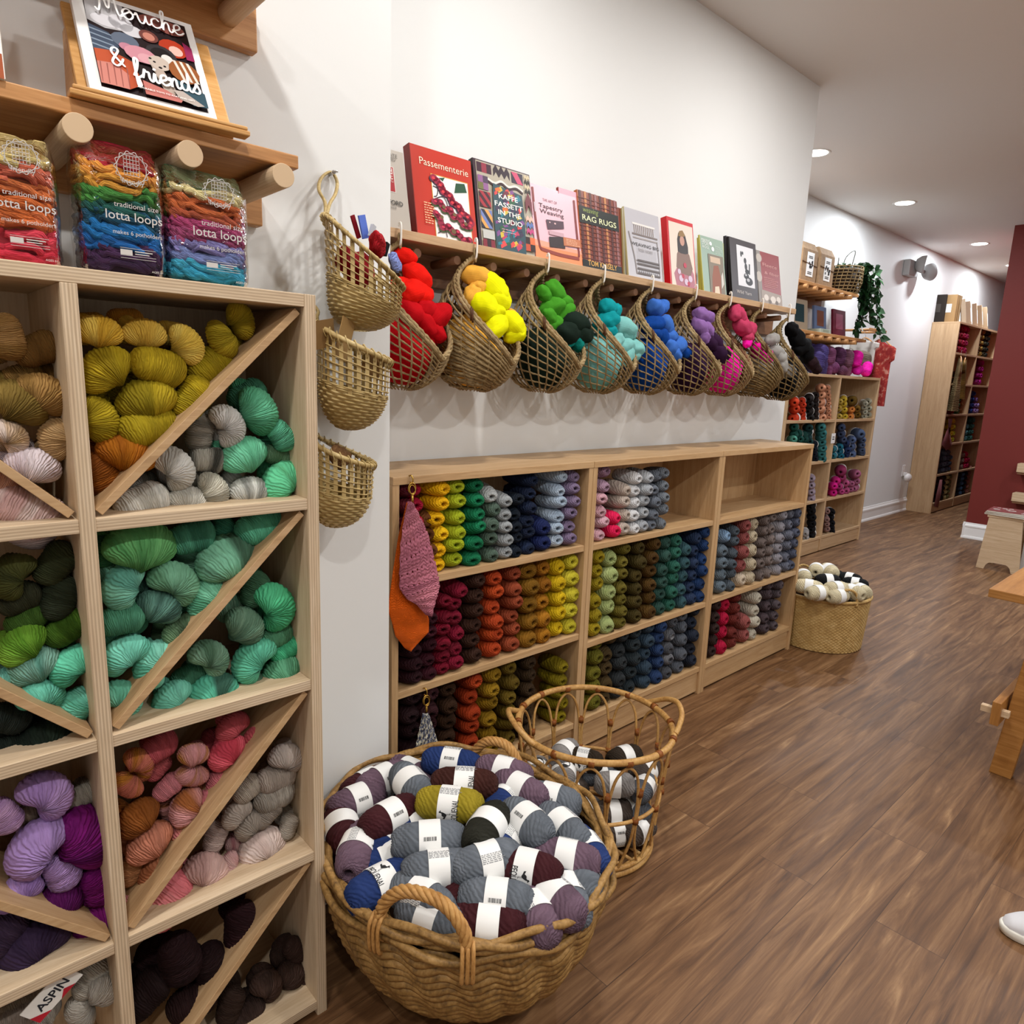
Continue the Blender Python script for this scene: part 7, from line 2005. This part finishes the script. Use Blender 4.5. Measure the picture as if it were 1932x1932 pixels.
t = thing('storage_box', 'plain white box on the floor behind the step stool', 'box', (7.5, 1.15, 0)); MB().box(7.34, 7.7, 1.0, 1.312, 0, .36).build('body', plain('c8c4be', .6, .3), t, bevel=.004); MB().box(7.335, 7.705, .995, 1.317, .36, .38).build('lid', plain('d0ccc6', .6, .3), t, bevel=.003)
for z0, z1, lab in ((.745, .852, 'upper pale wooden block shelf on the red wall'), (.452, .555, 'lower pale wooden block shelf on the red wall')):
    t = thing('wall_block_shelf', lab, 'shelf', (XR - .06, 1.3, z0), 'block shelves on the red wall'); MB().box(XR - .14, XR - .001, 1.0, 1.66, z0 + .02, z1).build('shelf_body', M_dowel, t, bevel=.003); MB().box(XR - .13, XR - .001, 1.01, 1.652, z0, z0 + .02).build('under_rail', M_rail, t)
# shoe at the edge of the picture
so = PZ(1903, 1733, .04)
t = thing('sneaker', 'toe of a white canvas shoe standing on the floor beside the table', 'shoe', (so.x + .05, so.y - .12, 0))
D = Vector((.42, -.905, 0)).normalized(); N = Vector((-D.y, D.x, 0)) * -1
o0 = Vector((so.x - .01, so.y + .015, 0))
outl = [(0, .0), (.012, .026), (.045, .043), (.09, .047), (.15, .040), (.21, .035), (.255, .030), (.275, .015), (.28, 0)]
ring = [(x, w) for x, w in outl] + [(x, -w) for x, w in outl[-2:0:-1]]
rp = smooth_path([(x, w, 0) for x, w in ring], 4, True)
m = MB(); n = len(rp)
for z, k in ((.001, .96), (.004, 1.0), (.024, 1.02), (.028, .98)):
    for p in rp: q = o0 + D * (.14 + (p.x - .14) * k) + N * p.y * k; m.v.append((q.x, q.y, z))
for l in range(3):
    for i in range(n): j = (i + 1) % n; m.face([l * n + i, l * n + j, (l + 1) * n + j, (l + 1) * n + i], None, 0, True)
m.face(range(n)[::-1]); m.face(range(3 * n, 4 * n)); m.build('sole', plain('e8e6dc', .5, .3), t)
def upper(u, v):
    x = .006 + .268 * u; a = PI * v
    i = 0
    while i < len(outl) - 2 and outl[i + 1][0] < x: i += 1
    (x0, w0), (x1, w1) = outl[i], outl[i + 1]; w_ = w0 + (w1 - w0) * (x - x0) / (x1 - x0)
    h = .03 + (.026 * min(1, u / .12) ** .5 if u < .12 else .026 + .05 * min(1, (u - .12) / .35))
    q = o0 + D * x + N * (w_ * .96 * cos(a)); return Vector((q.x, q.y, .026 + (h - .03 + .004) * sin(a) ** .7))
m = MB(); m.grid(upper, 30, 20); m.build('upper', plain('d4d4d8', .85, .15, name='white_canvas'), t)
m = MB()
for k in range(4):
    x = .12 + .022 * k; z = .075 + .006 * k; c_ = o0 + D * x
    m.tube([tuple(c_ + N * s + Vector((0, 0, z - abs(s) * .5))) for s in (-.024, -.012, 0, .012, .024)], .003, 6)
m.build('laces', plain('f0f0ee', .8), t)
